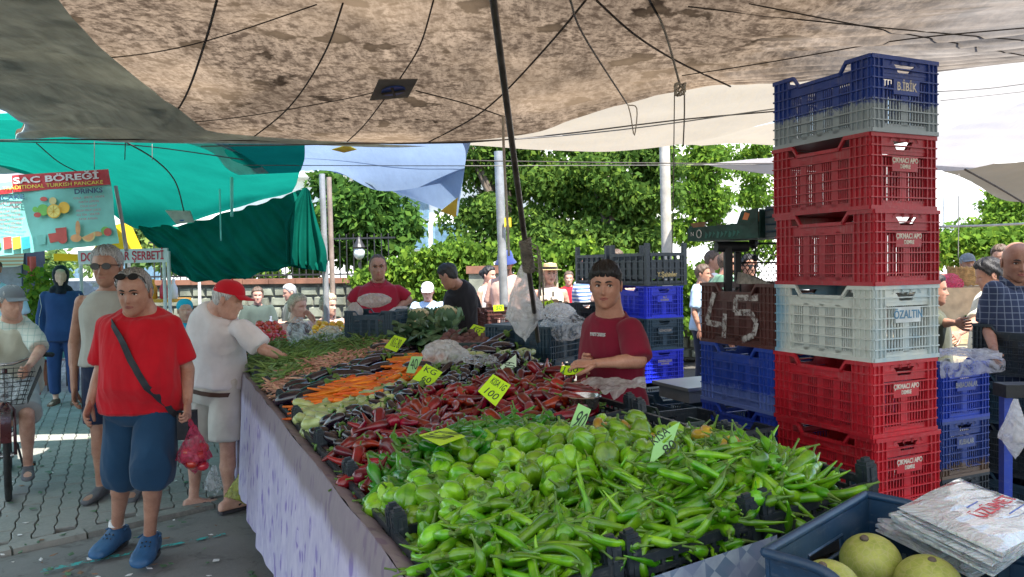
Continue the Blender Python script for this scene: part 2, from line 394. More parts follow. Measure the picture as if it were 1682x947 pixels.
EYEW = mat('eye white', (.75, .73, .70), .25, bump=0, var=.05); EYED = mat('iris brown', (.03, .015, .008), .15, bump=0)
BROW = mat('brow hair', (.03, .022, .018), .7); LASH = mat('dark lashes', (.07, .035, .028), .7); LIP = mat('lips', (.34, .11, .09), .45, bump=.05); BLACKP = mat('black plastic', (.012, .012, .014), .35, bump=.05)

def person(label, M, J={}, H=1.72, girth=1.0, belly=0., skinc=(.52, .30, .21), hair='short', hairm=None, hairh=.012, top=None, tops='tee', bot=None, bots='shorts', hem=.86, botlen=None, sleeve=.62,
           shoes=None, shoek='shoe', yaw=0, pitch=0, roll=0, near=False, fat=0, curl=(.5, .5), fold=.006, seed=1, glasses=None, legs=True, face=True, group=None, browm=None, handd=None, neck=1.0, shirt_name='shirt', bot_name='shorts', gaze=0, cat='person', handn={}, hs=1.0, bwd=None, W={}, Wd={}):
    """faces -Y at rest; 'a' is the -x side (picture left when facing the camera), 'b' the +x side. joints in metres for a 1.72 m figure"""
    t = thing('person', label, cat, M, group); s = H/1.72; sk = skin(skinc)
    j = dict(pelvis=(0, .0, .93), chest=(0, .0, 1.27), neck=(0, .015, 1.44), head=(0, -.02, 1.595),
             sha=(-.182, .01, 1.362), shb=(.182, .01, 1.362), ela=(-.245, .03, 1.10), elb=(.245, .03, 1.10), wra=(-.25, -.05, .855), wrb=(.25, -.05, .855),
             hia=(-.092, 0, .90), hib=(.092, 0, .90), kna=(-.10, -.02, .49), knb=(.10, -.02, .49), ana=(-.105, .01, .08), anb=(.105, .01, .08), foa=(-.15, -1, 0), fob=(.15, -1, 0))
    j.update(J)
    j = {k: Vector(v)*(s if k not in ('foa', 'fob') else 1) for k, v in j.items()}
    Mi_ = M.inverted()
    for k, q in W.items(): j[k] = Mi_ @ P(*q)          # joints read off the place itself
    vx = (.0075 if near else .013)
    # torso
    sh = (j['shb']-j['sha']).normalized(); hp = (j['hib']-j['hia']).normalized()
    spz = [(.78, j['pelvis']+(j['pelvis']-j['chest']).normalized()*.15*s), (.93, j['pelvis']), (1.27, j['chest']), (1.44, j['neck']), (1.56, j['neck'].lerp(j['head'], .75))]
    def sp(z):
        for (a, p), (b, q) in zip(spz, spz[1:]):
            if z <= b or b == 1.56: u = (z-a)/(b-a); return p.lerp(q, u)
    def tor(z, rx, ry, off=0, infl=0.):
        p = sp(z); d = (sp(min(z+.04, 1.55))-sp(z-.04)).normalized(); u = min(1, max(0, (z-.93)/.35)); sv = hp.lerp(sh, u).normalized(); sv = (sv-d*sv.dot(d)).normalized(); fv = d.cross(sv)  # fv points back (+y)
        return ring(p - fv*(off*s), (rx*girth+infl)*s, (ry*(1+(girth-1)*.8)+infl)*s, sv, fv)
    by = belly
    TOR = [(.80, .115, .085, 0), (.86, .16, .115, 0), (.92, .172, .125, by*.2), (1.0, .165, .115+by*.45, by*.55), (1.08, .158, .108+by*.5, by*.6), (1.16, .16, .11+by*.4, by*.45), (1.24, .168, .118+by*.15, by*.2), (1.31, .172, .117, 0), (1.37, .165, .10, 0), (1.405, .14, .085, 0), (1.43, .10, .072, -.005), (1.455, .066*neck, .062*neck, 0), (1.50, .056*neck, .058*neck, 0), (1.56, .056*neck, .060*neck, 0)]
    mb = MB(); mb.loft([tor(*q) for q in TOR])
    for e in 'ab':
        S_, E_, W_ = j['sh'+e], j['el'+e], j['wr'+e]
        mb.cap(S_.lerp(sp(1.36), .22), S_.lerp(E_, .25), .046*s*girth**.4, .046*s, 14); mb.cap(S_, E_, .046*s*girth**.4, .039*s, 14); mb.cap(E_, E_.lerp(W_, .45), .041*s, .036*s, 12); mb.cap(E_.lerp(W_, .35), W_, .038*s, .026*s, 12, sx=.85)
        if legs:
            Hh, K, A = j['hi'+e], j['kn'+e], j['an'+e]
            mb.cap(Hh, Hh.lerp(K, .5), .086*s*girth**.5, .068*s, 14); mb.cap(Hh.lerp(K, .5), K, .069*s, .052*s, 14); mb.cap(K, K.lerp(A, .35), .052*s, .053*s, 14); mb.cap(K.lerp(A, .35)+Vector((0, .008, 0)), K.lerp(A, .75), .052*s, .036*s, 14); mb.cap(K.lerp(A, .7), A, .037*s, .034*s, 12)
            f = j['fo'+e]; mb.loft(shoe_rings(A, f, 'foot', s))
    # head + hands stay in the same mesh, unremeshed for crispness
    up = (j['head']-j['neck']).normalized()
    HM = Matrix.Translation(j['head']) @ rotm(0, 0, yaw) @ rotm(pitch, roll, 0) @ Matrix.Scale(s*hs, 4)
    mb.cap(j['neck'], j['head']+HM.to_3x3() @ Vector((0, .02, -.05)), .058*s*neck, .052*s*neck, 14)
    ex = head_mesh(HM, fat); hands = MB()
    for k, (e, sd_) in enumerate((('a', 1), ('b', -1))):
        d = (j['wr'+e]-j['el'+e]).normalized(); 
        if handd and e in handd: d = Vector(handd[e])
        out = Vector(handn.get(e, ((-1 if e == 'a' else 1), -.15, .0)))
        hand_mesh(ex, j['wr'+e]-d*.005, d, out, sd_, curl[k], s*.98)
    remesh(mb, 'body', sk, t, vx, 3, extra=(ex.v, ex.f))
    # face
    if face:
        fm = MB()
        for sx in (-1, 1):
            e = MB(); e.ball((sx*.031, -.0705, .001), (.0125, .0105, .0056), 12, 8, HM); e.build('eyeball', EYEW, t, 180, local=True)
            e = MB(); e.ball((sx*.031+gaze, -.0785, .002), (.0066, .004, .0056), 10, 6, HM); e.build('iris', EYED, t, 180, local=True)
            fm.tube([HM @ Vector((sx*q, -.0795-bz, z)) for q, z, bz in ((.016, .004, .001), (.024, .0095, .004), (.032, .0105, .004), (.040, .008, .0005), (.046, .003, -.006))], [.0018*s, .0026*s, .003*s, .0026*s, .0015*s], 6)
            b = MB(); b.tube([HM @ Vector((sx*q, -y, z)) for q, z, y in ((.012, .0205, .0955), (.022, .0245, .0955), (.034, .0265, .090), (.046, .0225, .079))], [.0042*s, .0066*s, .0058*s, .0024*s], 8, sx=.7); b.build('eyebrow', browm or BROW, t, 180, local=True)
        fm.build('eyelid', LASH, t, 180, local=True)
        lp = MB()
        for z0, r in ((-.0615, .0036), (-.0720, .0042)):
            lp.tube([HM @ Vector((x, -.0925+abs(x)*abs(x)*14, z0+abs(x)*(-.12 if z0 > -.065 else .14))) for x in (-.023, -.014, -.005, 0, .005, .014, .023)], [r*q*s for q in (.3, .8, 1, .9, 1, .8, .3)], 7)
        lp.build('lips', LIP, t, 180, local=True)
    FV[0] = fat
    if hair and hairm: hair_mesh(HM, hair, hairh, seed).build('hair', hairm, t, 180, local=True)
    # shirt
    if top:
        mb = MB(); inf = .014
        zs = [q for q in TOR if hem < q[0] < 1.44]
        hz = hem; base = min(TOR, key=lambda q: abs(q[0]-hz)); rr = []
        rr.append((hz, max(base[1], .168), max(base[2], .118+by*.1), base[3]))
        rr += zs
        if tops == 'tank': rr = [q if q[0] < 1.35 else (q[0], q[1]*.82, q[2], q[3]) for q in rr]
        mb.loft([tor(a, b, c, o, inf+(.018 if a < .90 else .012 if a < .97 else .004 if a < 1.05 else 0)) for a, b, c, o in rr]+([] if tops == 'tank' else [tor(1.452, .078, .072, 0, .004)]))
        if tops != 'tank':
            for e in 'ab':
                S_, E_, W_ = j['sh'+e], j['el'+e], j['wr'+e]
                q = sleeve; end = S_.lerp(E_, min(q, 1)); wd = .068 if q <= 1 else .058
                S2 = S_.lerp(sp(1.36), .28)
                mb.tube([S2, S_, S_.lerp(E_, min(q, 1)*.5), end], [.052*s*girth**.3, .056*s*girth**.3, wd*.95*s*girth**.3, wd*s], 18)
                mb.ball(S_, .056*s*girth**.3, 12, 8)
                if q > 1: mb.ball(E_, .056*s); mb.tube([E_, E_.lerp(W_, (q-1)*.5), E_.lerp(W_, q-1)], [.056*s, .050*s, .042*s], 16)
        so_ = remesh(mb, shirt_name, top, t, vx*1.15, 5, fold, seed=seed)
        if near and tops != 'tank':
            rg = tor(1.450, .074, .068, 0, .006); m2 = MB(); m2.tube(rg+[rg[0]], .0055*s, 6, caps=False); m2.build('neckband', top, so_, 180, local=True)
            for e in 'ab':
                if sleeve > 1: continue
                S_, E_ = j['sh'+e], j['el'+e]; c_ = S_.lerp(E_, sleeve-.02); d_ = (E_-S_).normalized(); a_ = d_.cross(V3(0, 1, .2)).normalized(); b_ = d_.cross(a_); m2 = MB(); m2.tube([c_+(a_*cos(q)+b_*sin(q))*.0655*s for q in [2*pi*k/18 for k in range(19)]], .004*s, 5, caps=False); m2.build('sleeve_hem', top, so_, 180, local=True)
    if bot and legs:
        mb = MB(); inf = .013
        mb.loft([tor(a, b, c, o, inf) for a, b, c, o in ((.785, .12, .085, 0), (.82, .155, .108, 0), (.86, .165, .12, 0), (.92, .17, .124, by*.2), (.99, .160, .112+by*.35, by*.45))])
        L = botlen if botlen is not None else {'shorts': .92, 'long': 1.85, 'skirt': 1.6}[bots]
        for e in 'ab':
            Hh, K, A = j['hi'+e], j['kn'+e], j['an'+e]; Hh = Hh+Vector((0, 0, .0))
            wd = bwd or (.092 if bots == 'shorts' else .080)
            if L <= 1: mb.tube([Hh+Vector((0, 0, .04*s)), Hh.lerp(K, L*.4), Hh.lerp(K, L)], [.094*s*girth**.4, .094*s*girth**.4, wd*s*girth**.3], 20)
            else: w0 = bwd or .070; mb.tube([Hh+Vector((0, 0, .04*s)), Hh.lerp(K, .5), K, K.lerp(A, (L-1)*.5), K.lerp(A, L-1)], [.098*s*girth**.4, max(.09, w0)*s, w0*s, w0*.97*s, w0*(.93 if bwd else .83)*s], 20)
        remesh(mb, bot_name, bot, t, vx*1.15, 5, fold*.9, seed=seed+7)
    if shoes and legs:
        for e in 'ab':
            mb = MB(); mb.loft(shoe_rings(j['an'+e]-Vector((0, 0, .006)), j['fo'+e], shoek, s*1.03)); 
            if shoek == 'clog': mb.v = [Vector(p) for p in mb.v]
            remesh(mb, 'shoe' if shoek != 'clog' else 'clog', shoes, t, vx*.9, 2)
    return t, HM, j, sp, tor
def sunglasses(t, HM, z=.002, y=-.097, tilt=0):
    g = MB(); T = HM @ TR((0, y, z), rx=tilt)
    for sx in (-1, 1):
        g.loft([[T @ Vector((sx*.033+.027*cos(q), yy, .021*sin(q))) for q in [2*pi*k/14 for k in range(14)]] for yy in (-.003, .003)])
        g.tube([T @ Vector((sx*.058, 0, .008)), T @ Vector((sx*.074, .02, .008)), T @ Vector((sx*.080, .10, .002))], .0028, 6)
    g.tube([T @ Vector((-.012, 0, .006)), T @ Vector((.012, 0, .006))], .003, 6)
    g.build('sunglasses', BLACKP, t, 40, local=True)
def cap_hat(t, HM, m, name='cap', peak=0, brimm=None):
    """baseball cap, peak towards local azimuth"""
    mb = MB(); T = HM @ TR((0, .0, .0), rz=peak)
    rings = []
    for k in range(9):
        a = k/8*pi/2*.97; rings.append([T @ Vector((.089*cos(a)**.8*cos(q), .105*cos(a)**.8*sin(q), .045+.092*sin(a))) for q in [2*pi*i/24 for i in range(24)]])
    mb.loft(rings); mb.ball((0, 0, .138), .007, 8, 5, T)
    o = mb.build(name, m, t, 50, local=True); b = MB()
    n = 14; top_, bot_ = [], []
    for i in range(n+1):
        q = -pi*.5*1.0+(i/n-.5)*2*1.05; top_.append((q)); 
    vs = []; fs = []
    for i, q in enumerate(top_):
        e = math.cos((i/n-.5)*2*1.25)
        for r in (0, .35, .7, 1):
            vs.append(T @ Vector((.088*cos(q)*(1+.0*r), .103*sin(q)-.075*max(0, e)**.6*r, .048-.012*r-.014*r*abs(i/n-.5)*2)))
    for i in range(n):
        for r in range(3): fs.append((i*4+r, i*4+r+1, (i+1)*4+r+1, (i+1)*4+r))
    k = len(vs); up = T.to_3x3() @ Vector((0, 0, .004)); vs += [v+up for v in vs]; fs += [tuple(q+k for q in reversed(f)) for f in fs]
    b.add(vs, fs); b.build('peak', brimm or m, o, 60, local=True); return o
def brim_hat(t, HM, m, crown_h=.09, brim=.05, droop=.01, name='hat', band=None, flat=True):
    mb = MB(); prof = [(.100+brim, .048-droop), (.100+brim, .052-droop), (.098, .056), (.094, .062+crown_h*.4), (.086 if flat else .075, .06+crown_h*.93), (.07 if flat else .05, .062+crown_h), (.002, .064+crown_h)]
    mb.lathe([(.08, .046)]+prof, 28, HM @ Matrix.Diagonal((.93, 1.05, 1, 1))); o = mb.build(name, m, t, 50, local=True)
    if band: b = MB(); b.lathe([(.101, .058), (.1005, .088), (.09, .088), (.09, .058)], 28, HM @ Matrix.Diagonal((.93, 1.05, 1, 1))); b.build('hat_band', band, o, 50, local=True)
    return o
def strap(t, pts, m, w=.035, name='strap', th=.004):
    mb = MB(); pts = [Vector(p) for p in pts]; rings = []
    for i, p in enumerate(pts):
        d = (pts[min(i+1, len(pts)-1)]-pts[max(0, i-1)]).normalized(); out = Vector((p.x, p.y, 0)).normalized(); sd_ = d.cross(out).normalized()
        rings.append([p+sd_*w/2, p+sd_*w/2+out*th, p-sd_*w/2+out*th, p-sd_*w/2])
    mb.loft(rings); return mb.build(name, m, t, 60, local=True)
# ------------------------------------------------------------ ground
def asph(n):
    v = n.co('World'); f = n.noise(v, 1.1, 6, .6); g = n.noise(v, 60, 3)
    k = n.ramp(f, [(.3, (.15, .15, .145)), (.7, (.25, .245, .235))]); k = n.mix(n.ramp(g, [(.5, 0.0), (.8, .5)]), k, (.26, .25, .23)); k = n.mix(n.ramp(n.noise(v, 2.3, 6, .75, 1.5), [(.52, 0.0), (.6, .6)]), k, (.07, .068, .062)); n.col(k); n.rough(.8); n.bump(g, .3, .004)
M_CONC = mat2('worn concrete', asph)
def pav(n):
    oi = n.n('NewGeometry'); v = n.co('World'); f = n.noise(v, .9, 5, .6); g = n.noise(v, 40, 4)
    k = n.ramp(f, [(.3, (.25, .25, .225)), (.7, (.41, .40, .365))]); k = n.mix(n.math('MULTIPLY', oi.outputs['Random Per Island'], .5), k, (.12, .12, .11)); k = n.mix(n.ramp(n.noise(v, .45, 6, .7, .8), [(.48, 0.0), (.62, .55)]), k, (.09, .088, .08)); k = n.mix(n.ramp(n.noise(v, 5, 5, .7), [(.62, 0.0), (.68, .6)]), k, (.06, .058, .05)); k = n.mix(n.ramp(g, [(.45, 0.0), (.7, .5)]), k, (.36, .34, .30)); n.col(k); n.rough(.8); n.bump(g, .4, .004)
M_PAV = mat2('grey concrete paver', pav)
M_JOINT = mat('dark joint sand', (.075, .07, .06), .95, scale=30)
mb = MB(); L = 200
mb.grid(lambda u, v: Vector((-L/2+L*u, -40+L*v, -.062)), 8, 8)
g = mb.build('ground', M_JOINT, kind='structure')
# pavers: rows along the stall direction, zigzag interlocking blocks
pv = thing('pavement', None, None, kind='structure'); pv['label'] = 'grey interlocking paver walkway'
K0 = S(-.55, 3.1)      # the kerb line passes here
KD = Vector((.985, .17, 0)).normalized(); KN = Vector((-KD.y, KD.x, 0))     # kerb direction, normal away from the camera
PAVA = GZ(0, 908); PAVB = GZ(430, 812); KD = (PAVB-PAVA).normalized(); KN = Vector((-KD.y, KD.x, 0)); K0 = PAVA
pw, pl = .115, .225
def paver_mb(w_, l_):
    m = MB(); g = .003; a, b = w_/2-g, l_/2-g; z = .007
    # zigzag outline
    o = [(-a, -b), (a, -b), (a+z, -b*.5), (a-z, b*.5), (a, b), (-a, b), (-a+z, b*.5), (-a-z, -b*.5)]
    lo = [Vector((x, y, -.06)) for x, y in o]; md = [Vector((x, y, -.005)) for x, y in o]; hi = [Vector((x*.93, y*.96, 0)) for x, y in o]
    m.loft([lo, md, hi]); return m
TP = TH+R(3); pu = Vector((-sin(TP), cos(TP), 0)); pvv = Vector((cos(TP), sin(TP), 0))
pav_mesh = paver_mb(pw, pl).mesh('paver', M_PAV)
spots = []
for i in range(-75, 90):
    for k in range(-14, 70):
        q = GZ(120, 800) + pvv*(i*pw) + pu*((k+(.5 if i % 2 else 0))*pl)
        if (q-K0).dot(KN) < .14: continue
        if q.y < 1 or q.y > 13 or q.x > 1.6 or q.x < -9.5: continue
        loc = CM.inverted() @ q; px = 841+loc.x/-loc.z*FP; py = 473.5-loc.y/-loc.z*FP
        if px < -260 or py > 1150: continue
        rel = q-SO; 
        if rel.dot(CV) > .25 and q.y < 7: continue
        spots.append((-loc.z, px, py, q))
vis = [s_ for s_ in spots if 0 < s_[1] < 480 and s_[2] < 947]; vis.sort(key=lambda s_: s_[0])
near_set = set(id(s_) for s_ in vis[:300]); stuffv, stufff = MB(), 0
pm = paver_mb(pw, pl)
for s_ in spots:
    q = s_[3]; jz = nr.uniform(-.003, .003); rz = math.atan2(pu.y, pu.x)-pi/2 + nr.uniform(-.01, .01); tl = nr.uniform(-.008, .008)
    if id(s_) in near_set:
        o = bpy.data.objects.new('paver', pav_mesh); C.objects.link(o); o.parent = pv; o.location = (q.x, q.y, jz); o.rotation_euler = (tl, 0, rz)
    else:
        T = TR((q.x, q.y, jz), rz=rz, rx=tl); stuffv.add([T @ p for p in pm.v], pm.f)
stuffv.build('paver_field', M_PAV, pv, kind='stuff')
# pavement further away (too fine to see single blocks)
def pavfar(n):
    b = n.n('TexBrick'); b.inputs['Scale'].default_value = 1; b.inputs['Brick Width'].default_value = .225; b.inputs['Row Height'].default_value = .115; b.inputs['Mortar Size'].default_value = .008
    n.l(n.co('World', rot=(0, 0, -(TP+pi/2))), b.inputs[0]); b.inputs['Color1'].default_value = (.25, .245, .22, 1); b.inputs['Color2'].default_value = (.19, .187, .17, 1); b.inputs['Mortar'].default_value = (.08, .08, .07, 1)
    n.col(b.outputs[0]); n.rough(.8)
mb = MB(); mb.box((0, 0, 0), (60, 40, .05)); mb.v = [p+Vector((-4, 33, -.032)) for p in mb.v]
mb.build('distant_pavement', mat2('far pavers', pavfar), kind='structure')
# kerb and concrete gutter slab
mb = MB(); q0 = K0+KD*-7; q1 = K0+KD*3.2
k = 26
for i in range(k):
    a = q0.lerp(q1, i/k)+KD*.006; b = q0.lerp(q1, (i+1)/k)-KD*.006
    mb.hexa([a+Vector((0, 0, -.06)), b+Vector((0, 0, -.06)), b+KN*.13+Vector((0, 0, -.06)), a+KN*.13+Vector((0, 0, -.06)), a+KN*.008+Vector((0, 0, .004)), b+KN*.008+Vector((0, 0, .004)), b+KN*.125+Vector((0, 0, .004)), a+KN*.125+Vector((0, 0, .004))])
mb.build('kerb', M_PAV, kind='structure')
mb = MB()
def slab(u, v):
    p = q0.lerp(K0+KD*10, u) - KN*(.02+v*6); return Vector((p.x, p.y, -.02+.008*sin(p.x*3)))
mb.grid(slab, 30, 12); mb.build('concrete_road', M_CONC, kind='structure')
def paintm(n):
    v = n.co('World'); n.col((.04, .42, .40)); n.rough(.6); f = n.noise(v, 22, 4, .7)
    t = n.n('BsdfTransparent'); m = n.n('MixShader'); n.l(n.ramp(f, [(.46, 1.0), (.52, 0.0)]), m.inputs[0]); n.l(n.b.outputs[0], m.inputs[1]); n.l(t.outputs[0], m.inputs[2]); n.l(m.outputs[0], n.out.inputs[0])
mb = MB(); a = GZ(66, 938); b = GZ(372, 876); d = (b-a).normalized(); nn = Vector((-d.y, d.x, 0))
mb.add([Vector((p.x, p.y, -.006)) for p in (a, b, b+nn*.035, a+nn*.05)], [(0, 1, 2, 3)]); mb.build('painted_line', mat2('worn turquoise paint', paintm), kind='structure')
mb = MB(); a = [GZ(-80, 590), GZ(300, 575), GZ(310, 530), GZ(-80, 530)]
mb.add([Vector((p.x, p.y, .004)) for p in a], [(0, 1, 2, 3)]); mb.build('green_floor', mat('green painted floor', (.10, .36, .28), .5, scale=2), kind='structure')

# ------------------------------------------------------------ stone wall with a brown coping and iron fence
M_STONE = mat('pale rough stone', (.19, .20, .155), .9, .4, 3, .6, 22, rndv=.22, space='World'); M_MORT = mat('grey mortar', (.11, .11, .10), .95)
M_COPE = mat('brown coping', (.20, .09, .055), .8, .3, 4); M_IRON = mat('black iron', (.02, .02, .022), .5)
WZ = 1.34
def wallP(px, d): return P(px, 445, d)
WA = Vector((P(235, 445, 14.2).x, 14.2, 0)); WB = Vector((P(1240, 445, 12.6).x, 12.6, 0))
wl = thing('stone_wall', 'low wall of pale rough stone blocks with a brown coping behind the cafe tables', 'wall', Matrix.Translation(WA))
wd = (WB-WA).normalized(); wn = Vector((wd.y, -wd.x, 0)); WL = (WB-WA).length
mb = MB(); rz = math.atan2(wd.y, wd.x); T = TR(WA, rz=rz)
mb.box((WL/2, .2, WZ/2), (WL, .36, WZ), T); mb.build('mortar_core', M_MORT, wl)
cand = []
row = 0; z = 0.02
while z < WZ-.06:
    h = rnd.uniform(.13, .22); h = min(h, WZ-z-.01); x = -rnd.random()*.2
    while x < WL:
        l_ = rnd.uniform(.16, .36); cand.append((x, z, l_, h)); x += l_
    z += h
stones = []
for x, z, l_, h in cand:
    c = WA+wd*(x+l_/2); loc = CM.inverted() @ (c+Vector((0, 0, z))); px = 841+loc.x/-loc.z*FP; py = 473.5-loc.y/-loc.z*FP
    m = MB(); jx = lambda: rnd.uniform(-.018, .018)
    q = [(x+.01+jx()*.4, z+.008+abs(jx())*.5), (x+l_-.01+jx()*.4, z+.008+abs(jx())*.5), (x+l_-.012+jx()*.5, z+h-.008-abs(jx())*.5), (x+.012+jx()*.5, z+h-.008-abs(jx())*.5)]
    dp = rnd.uniform(.02, .05); cx = x+l_/2; cz = z+h/2
    m.hexa([T @ Vector((a, 0.03, b)) for a, b in q]+[T @ Vector((cx+(a-cx)*.8, -dp, cz+(b-cz)*.78)) for a, b in q])
    seen = (300 < px < 560 or 840 < px < 900 or 780 < px < 800 or 630 < px < 700) and py < 535
    stones.append((not seen, -z, m))
stones.sort(key=lambda q: (q[0], q[1])); rest = MB()
for k, (ns, _, m) in enumerate(stones):
    if k < 290: m.build('stone', M_STONE, wl)
    else: rest.add(m.v, m.f)
rest.build('stone_field', M_STONE, wl, kind='stuff')
mb = MB(); 
for i in range(int(WL/.5)): mb.box((i*.5+.25, .17, WZ+.05), (.49, .5, .09), T)
mb.build('coping', M_COPE, wl)
fn = thing('iron_fence', 'black iron railing standing on the coping of the stone wall', 'fence', Matrix.Translation(WA+Vector((0, 0, WZ+.09))))
nb = 0; x = .1; rest = MB()
while x < WL:
    m = MB(); m.tube([T @ Vector((x, .2, WZ+.09)), T @ Vector((x, .2, WZ+.88))], .011, 6)
    fx_ = CM.inverted() @ (T @ Vector((x, .2, WZ+.5)))
    if 841+fx_.x/-fx_.z*FP > 645: break
    if nb < 280: m.build('bar', M_IRON, fn)
    nb += 1; x += .13
mb = MB()
for z in (WZ+.16, WZ+.8): mb.box((x/2, .2, z), (x, .03, .03), T)
mb.build('rail', M_IRON, fn)

# ------------------------------------------------------------ trees, ivy, plants
GREEN1 = leaf_mat('leaf green', (.10, .19, .04)); GREEN2 = leaf_mat('bright leaf green', (.12, .23, .035)); GREEN3 = leaf_mat('deep leaf green', (.07, .16, .035)); GREEN4 = leaf_mat('grey green leaf', (.15, .24, .08))
M_BARK = mat('bark', (.13, .10, .075), .9, .4, 6, .7)
def leaves(mb, blobs, n, size, aspect=.45, droop=.5, hollow=.55):
    """n leaves spread through ellipsoid clumps (centre, radii)"""
    vol = np.array([b[1][0]*b[1][1]*b[1][2] for b in blobs])**.66; vol /= vol.sum(); idx = nr.choice(len(blobs), n, p=vol)
    for i in idx:
        c, r = blobs[i]; v = nr.randn(3); v /= np.linalg.norm(v); k = hollow+(1-hollow)*nr.rand()**.6; k *= 1+.12*nr.randn()
        p = Vector((c[0]+v[0]*r[0]*k, c[1]+v[1]*r[1]*k, c[2]+v[2]*r[2]*k))
        a = Vector(nr.randn(3)); a.z -= droop*1.5; a.normalize(); b = a.cross(Vector(nr.randn(3))).normalized(); s_ = size*nr.uniform(.6, 1.4)
        mb.add([p, p+a*s_*.5+b*s_*aspect*.5, p+a*s_, p+a*s_*.5-b*s_*aspect*.5], [(0, 1, 2, 3)])
def tree(label, base, blobs, n, size, m, trunk_r=.16, group=None, fork=3, name='tree', limbs=5, aspect=.5):
    b = Vector(base); t = thing(name, label, 'tree', Matrix.Translation(b), group)
    mb = MB(); cz = sum(q[0][2] for q in blobs)/len(blobs); cc = Vector((sum(q[0][0] for q in blobs)/len(blobs), sum(q[0][1] for q in blobs)/len(blobs), cz))
    top = b.lerp(cc, .55); mid = b.lerp(top, .5)+Vector((.12, .05, 0))
    mb.tube([b, mid, top], [trunk_r, trunk_r*.75, trunk_r*.6], 10)
    for q in blobs[:9]:
        e = Vector(q[0]); mm = top.lerp(e, .5)+Vector((0, 0, .25)); mb.tube([top, mm, e], [trunk_r*.5, trunk_r*.3, trunk_r*.1], 6)
    mb.build('trunk', M_BARK, t, 60)
    mb = MB(); leaves(mb, blobs, n, size, aspect); mb.build('crown', m, t)
    return t
def blobs_px(lst, rs=1.0, sub=5, jit=.75):
    out = []
    for px, py, d, r in lst:
        c = P(px, py, d); rr = r/FP*d
        for k in range(sub):
            v = nr.randn(3); v /= np.linalg.norm(v); v *= rr*jit*nr.rand()**.4
            q = rr*nr.uniform(.35, .6)
            out.append(((c.x+v[0], c.y+v[1], c.z+v[2]), (q, q, q*.75)))
    return out
tree('leafy tree with large drooping leaves behind the twin steel posts', GZ(585, 520), blobs_px([(560, 330, 14.5, 65), (620, 350, 14.6, 70), (590, 390, 14.4, 55), (645, 385, 14.5, 40), (555, 400, 14.5, 40), (610, 300, 14.6, 40)], sub=8), 8500, .17, GREEN3)
tree('big dense tree filling the gap right of the light blue tarp', (P(800, 445, 15.5).x, 15.5, 0), blobs_px([(800, 270, 15.5, 70), (790, 350, 15.5, 60), (860, 290, 15.6, 75), (930, 290, 15.6, 80), (920, 370, 15.4, 70), (850, 380, 15.4, 60), (780, 410, 15.5, 50), (960, 240, 15.8, 60), (860, 220, 15.8, 70)], sub=9), 30000, .125, GREEN1, .2)
tree('big bushy tree with a curving trunk behind the grey concrete pillar', (P(975, 445, 15).x, 15.0, 0), blobs_px([(1000, 290, 15, 80), (1050, 330, 15, 75), (990, 380, 15, 65), (1070, 270, 15.2, 60), (1060, 390, 15, 50), (1020, 230, 15.2, 70)], sub=9), 22000, .125, GREEN1, .16)
tree('airy pale green tree above the folding black crates', (P(1180, 445, 20).x, 20, 0), blobs_px([(1140, 290, 20, 60), (1170, 350, 20, 55), (1120, 370, 20, 50), (1150, 240, 20, 40), (1215, 260, 22, 35), (1245, 250, 22, 30), (1240, 310, 22, 45), (1225, 400, 20, 60)], sub=8), 12000, .15, GREEN2, .15)
tree('pale leafy tree beyond the right hand fence, seen beside the crate tower', (P(1600, 440, 20).x, 20, 0), blobs_px([(1590, 395, 19, 45), (1650, 370, 19, 45), (1560, 400, 19, 35), (1640, 330, 22, 30), (1690, 400, 19, 50)], sub=8), 11000, .14, GREEN2, .14)
tree('small scruffy tree behind the drooping dark green sheet', (P(225, 445, 16).x, 16, 0), blobs_px([(225, 390, 16, 30), (240, 420, 16, 26), (275, 430, 16, 22), (160, 430, 18, 30), (90, 440, 20, 36), (250, 400, 16, 22)], sub=7), 3200, .17, GREEN4, .09)
tree('shrubby tree seen between the fence bars under the green sheet', (P(420, 445, 17).x, 17, 0), blobs_px([(380, 440, 16.5, 40), (440, 440, 16.5, 40), (500, 440, 16.5, 40), (340, 460, 16.5, 26), (520, 400, 16, 35), (470, 380, 17, 50)], sub=7), 4600, .17, GREEN1, .09)
iv = MB(); bl = []
for k in range(400):
    px = nr.uniform(588, 1165); h = ip(px, [(588, 448), (620, 425), (660, 405), (700, 398), (760, 392), (850, 385), (950, 392), (1000, 400), (1165, 425)]); d = ip(px, [(588, 13.3), (1165, 12.4)])-nr.uniform(-.2, .45)
    lo = ip(px, [(588, 455), (640, 475), (700, 490), (760, 515), (800, 530), (1165, 540)]); py = h+14+(lo-h-14)*nr.rand(); q = nr.uniform(.14, .27); c = P(px, py, d); bl.append(((c.x, c.y, c.z), (q, q*.8, q*.8)))
leaves(iv, bl, 26000, .095, .75, .8, .4)
o = single(iv, 'ivy_hedge', GREEN2, 'thick bright ivy climbing over the stone wall behind the cafe tables', 'hedge', P(850, 520, 12.8))
rb = MB(); leaves(rb, [((P(px, py, 17).x, 17+rnd.uniform(-.4, .4), P(px, py, 17).z), (.6, .4, .4)) for px, py in [(1560+18*i, 400+rnd.uniform(-12, 22)) for i in range(10)]], 4500, .14, .7)
single(rb, 'leafy_hedge', GREEN2, 'sunlit hedge behind the right hand vegetable sellers', 'hedge', P(1620, 440, 17))
# wall under that hedge
mb = MB(); a = P(1530, 440, 16.4); mb.box((a.x+3, a.y, .62), (8, .3, 1.24)); mb.box((a.x+3, a.y, 1.27), (8.1, .38, .06)); single(mb, 'garden_wall', mat('pink plaster', (.5, .22, .17), .85), 'low pinkish garden wall under the hedge on the right', 'wall', (a.x+3, a.y, 0))

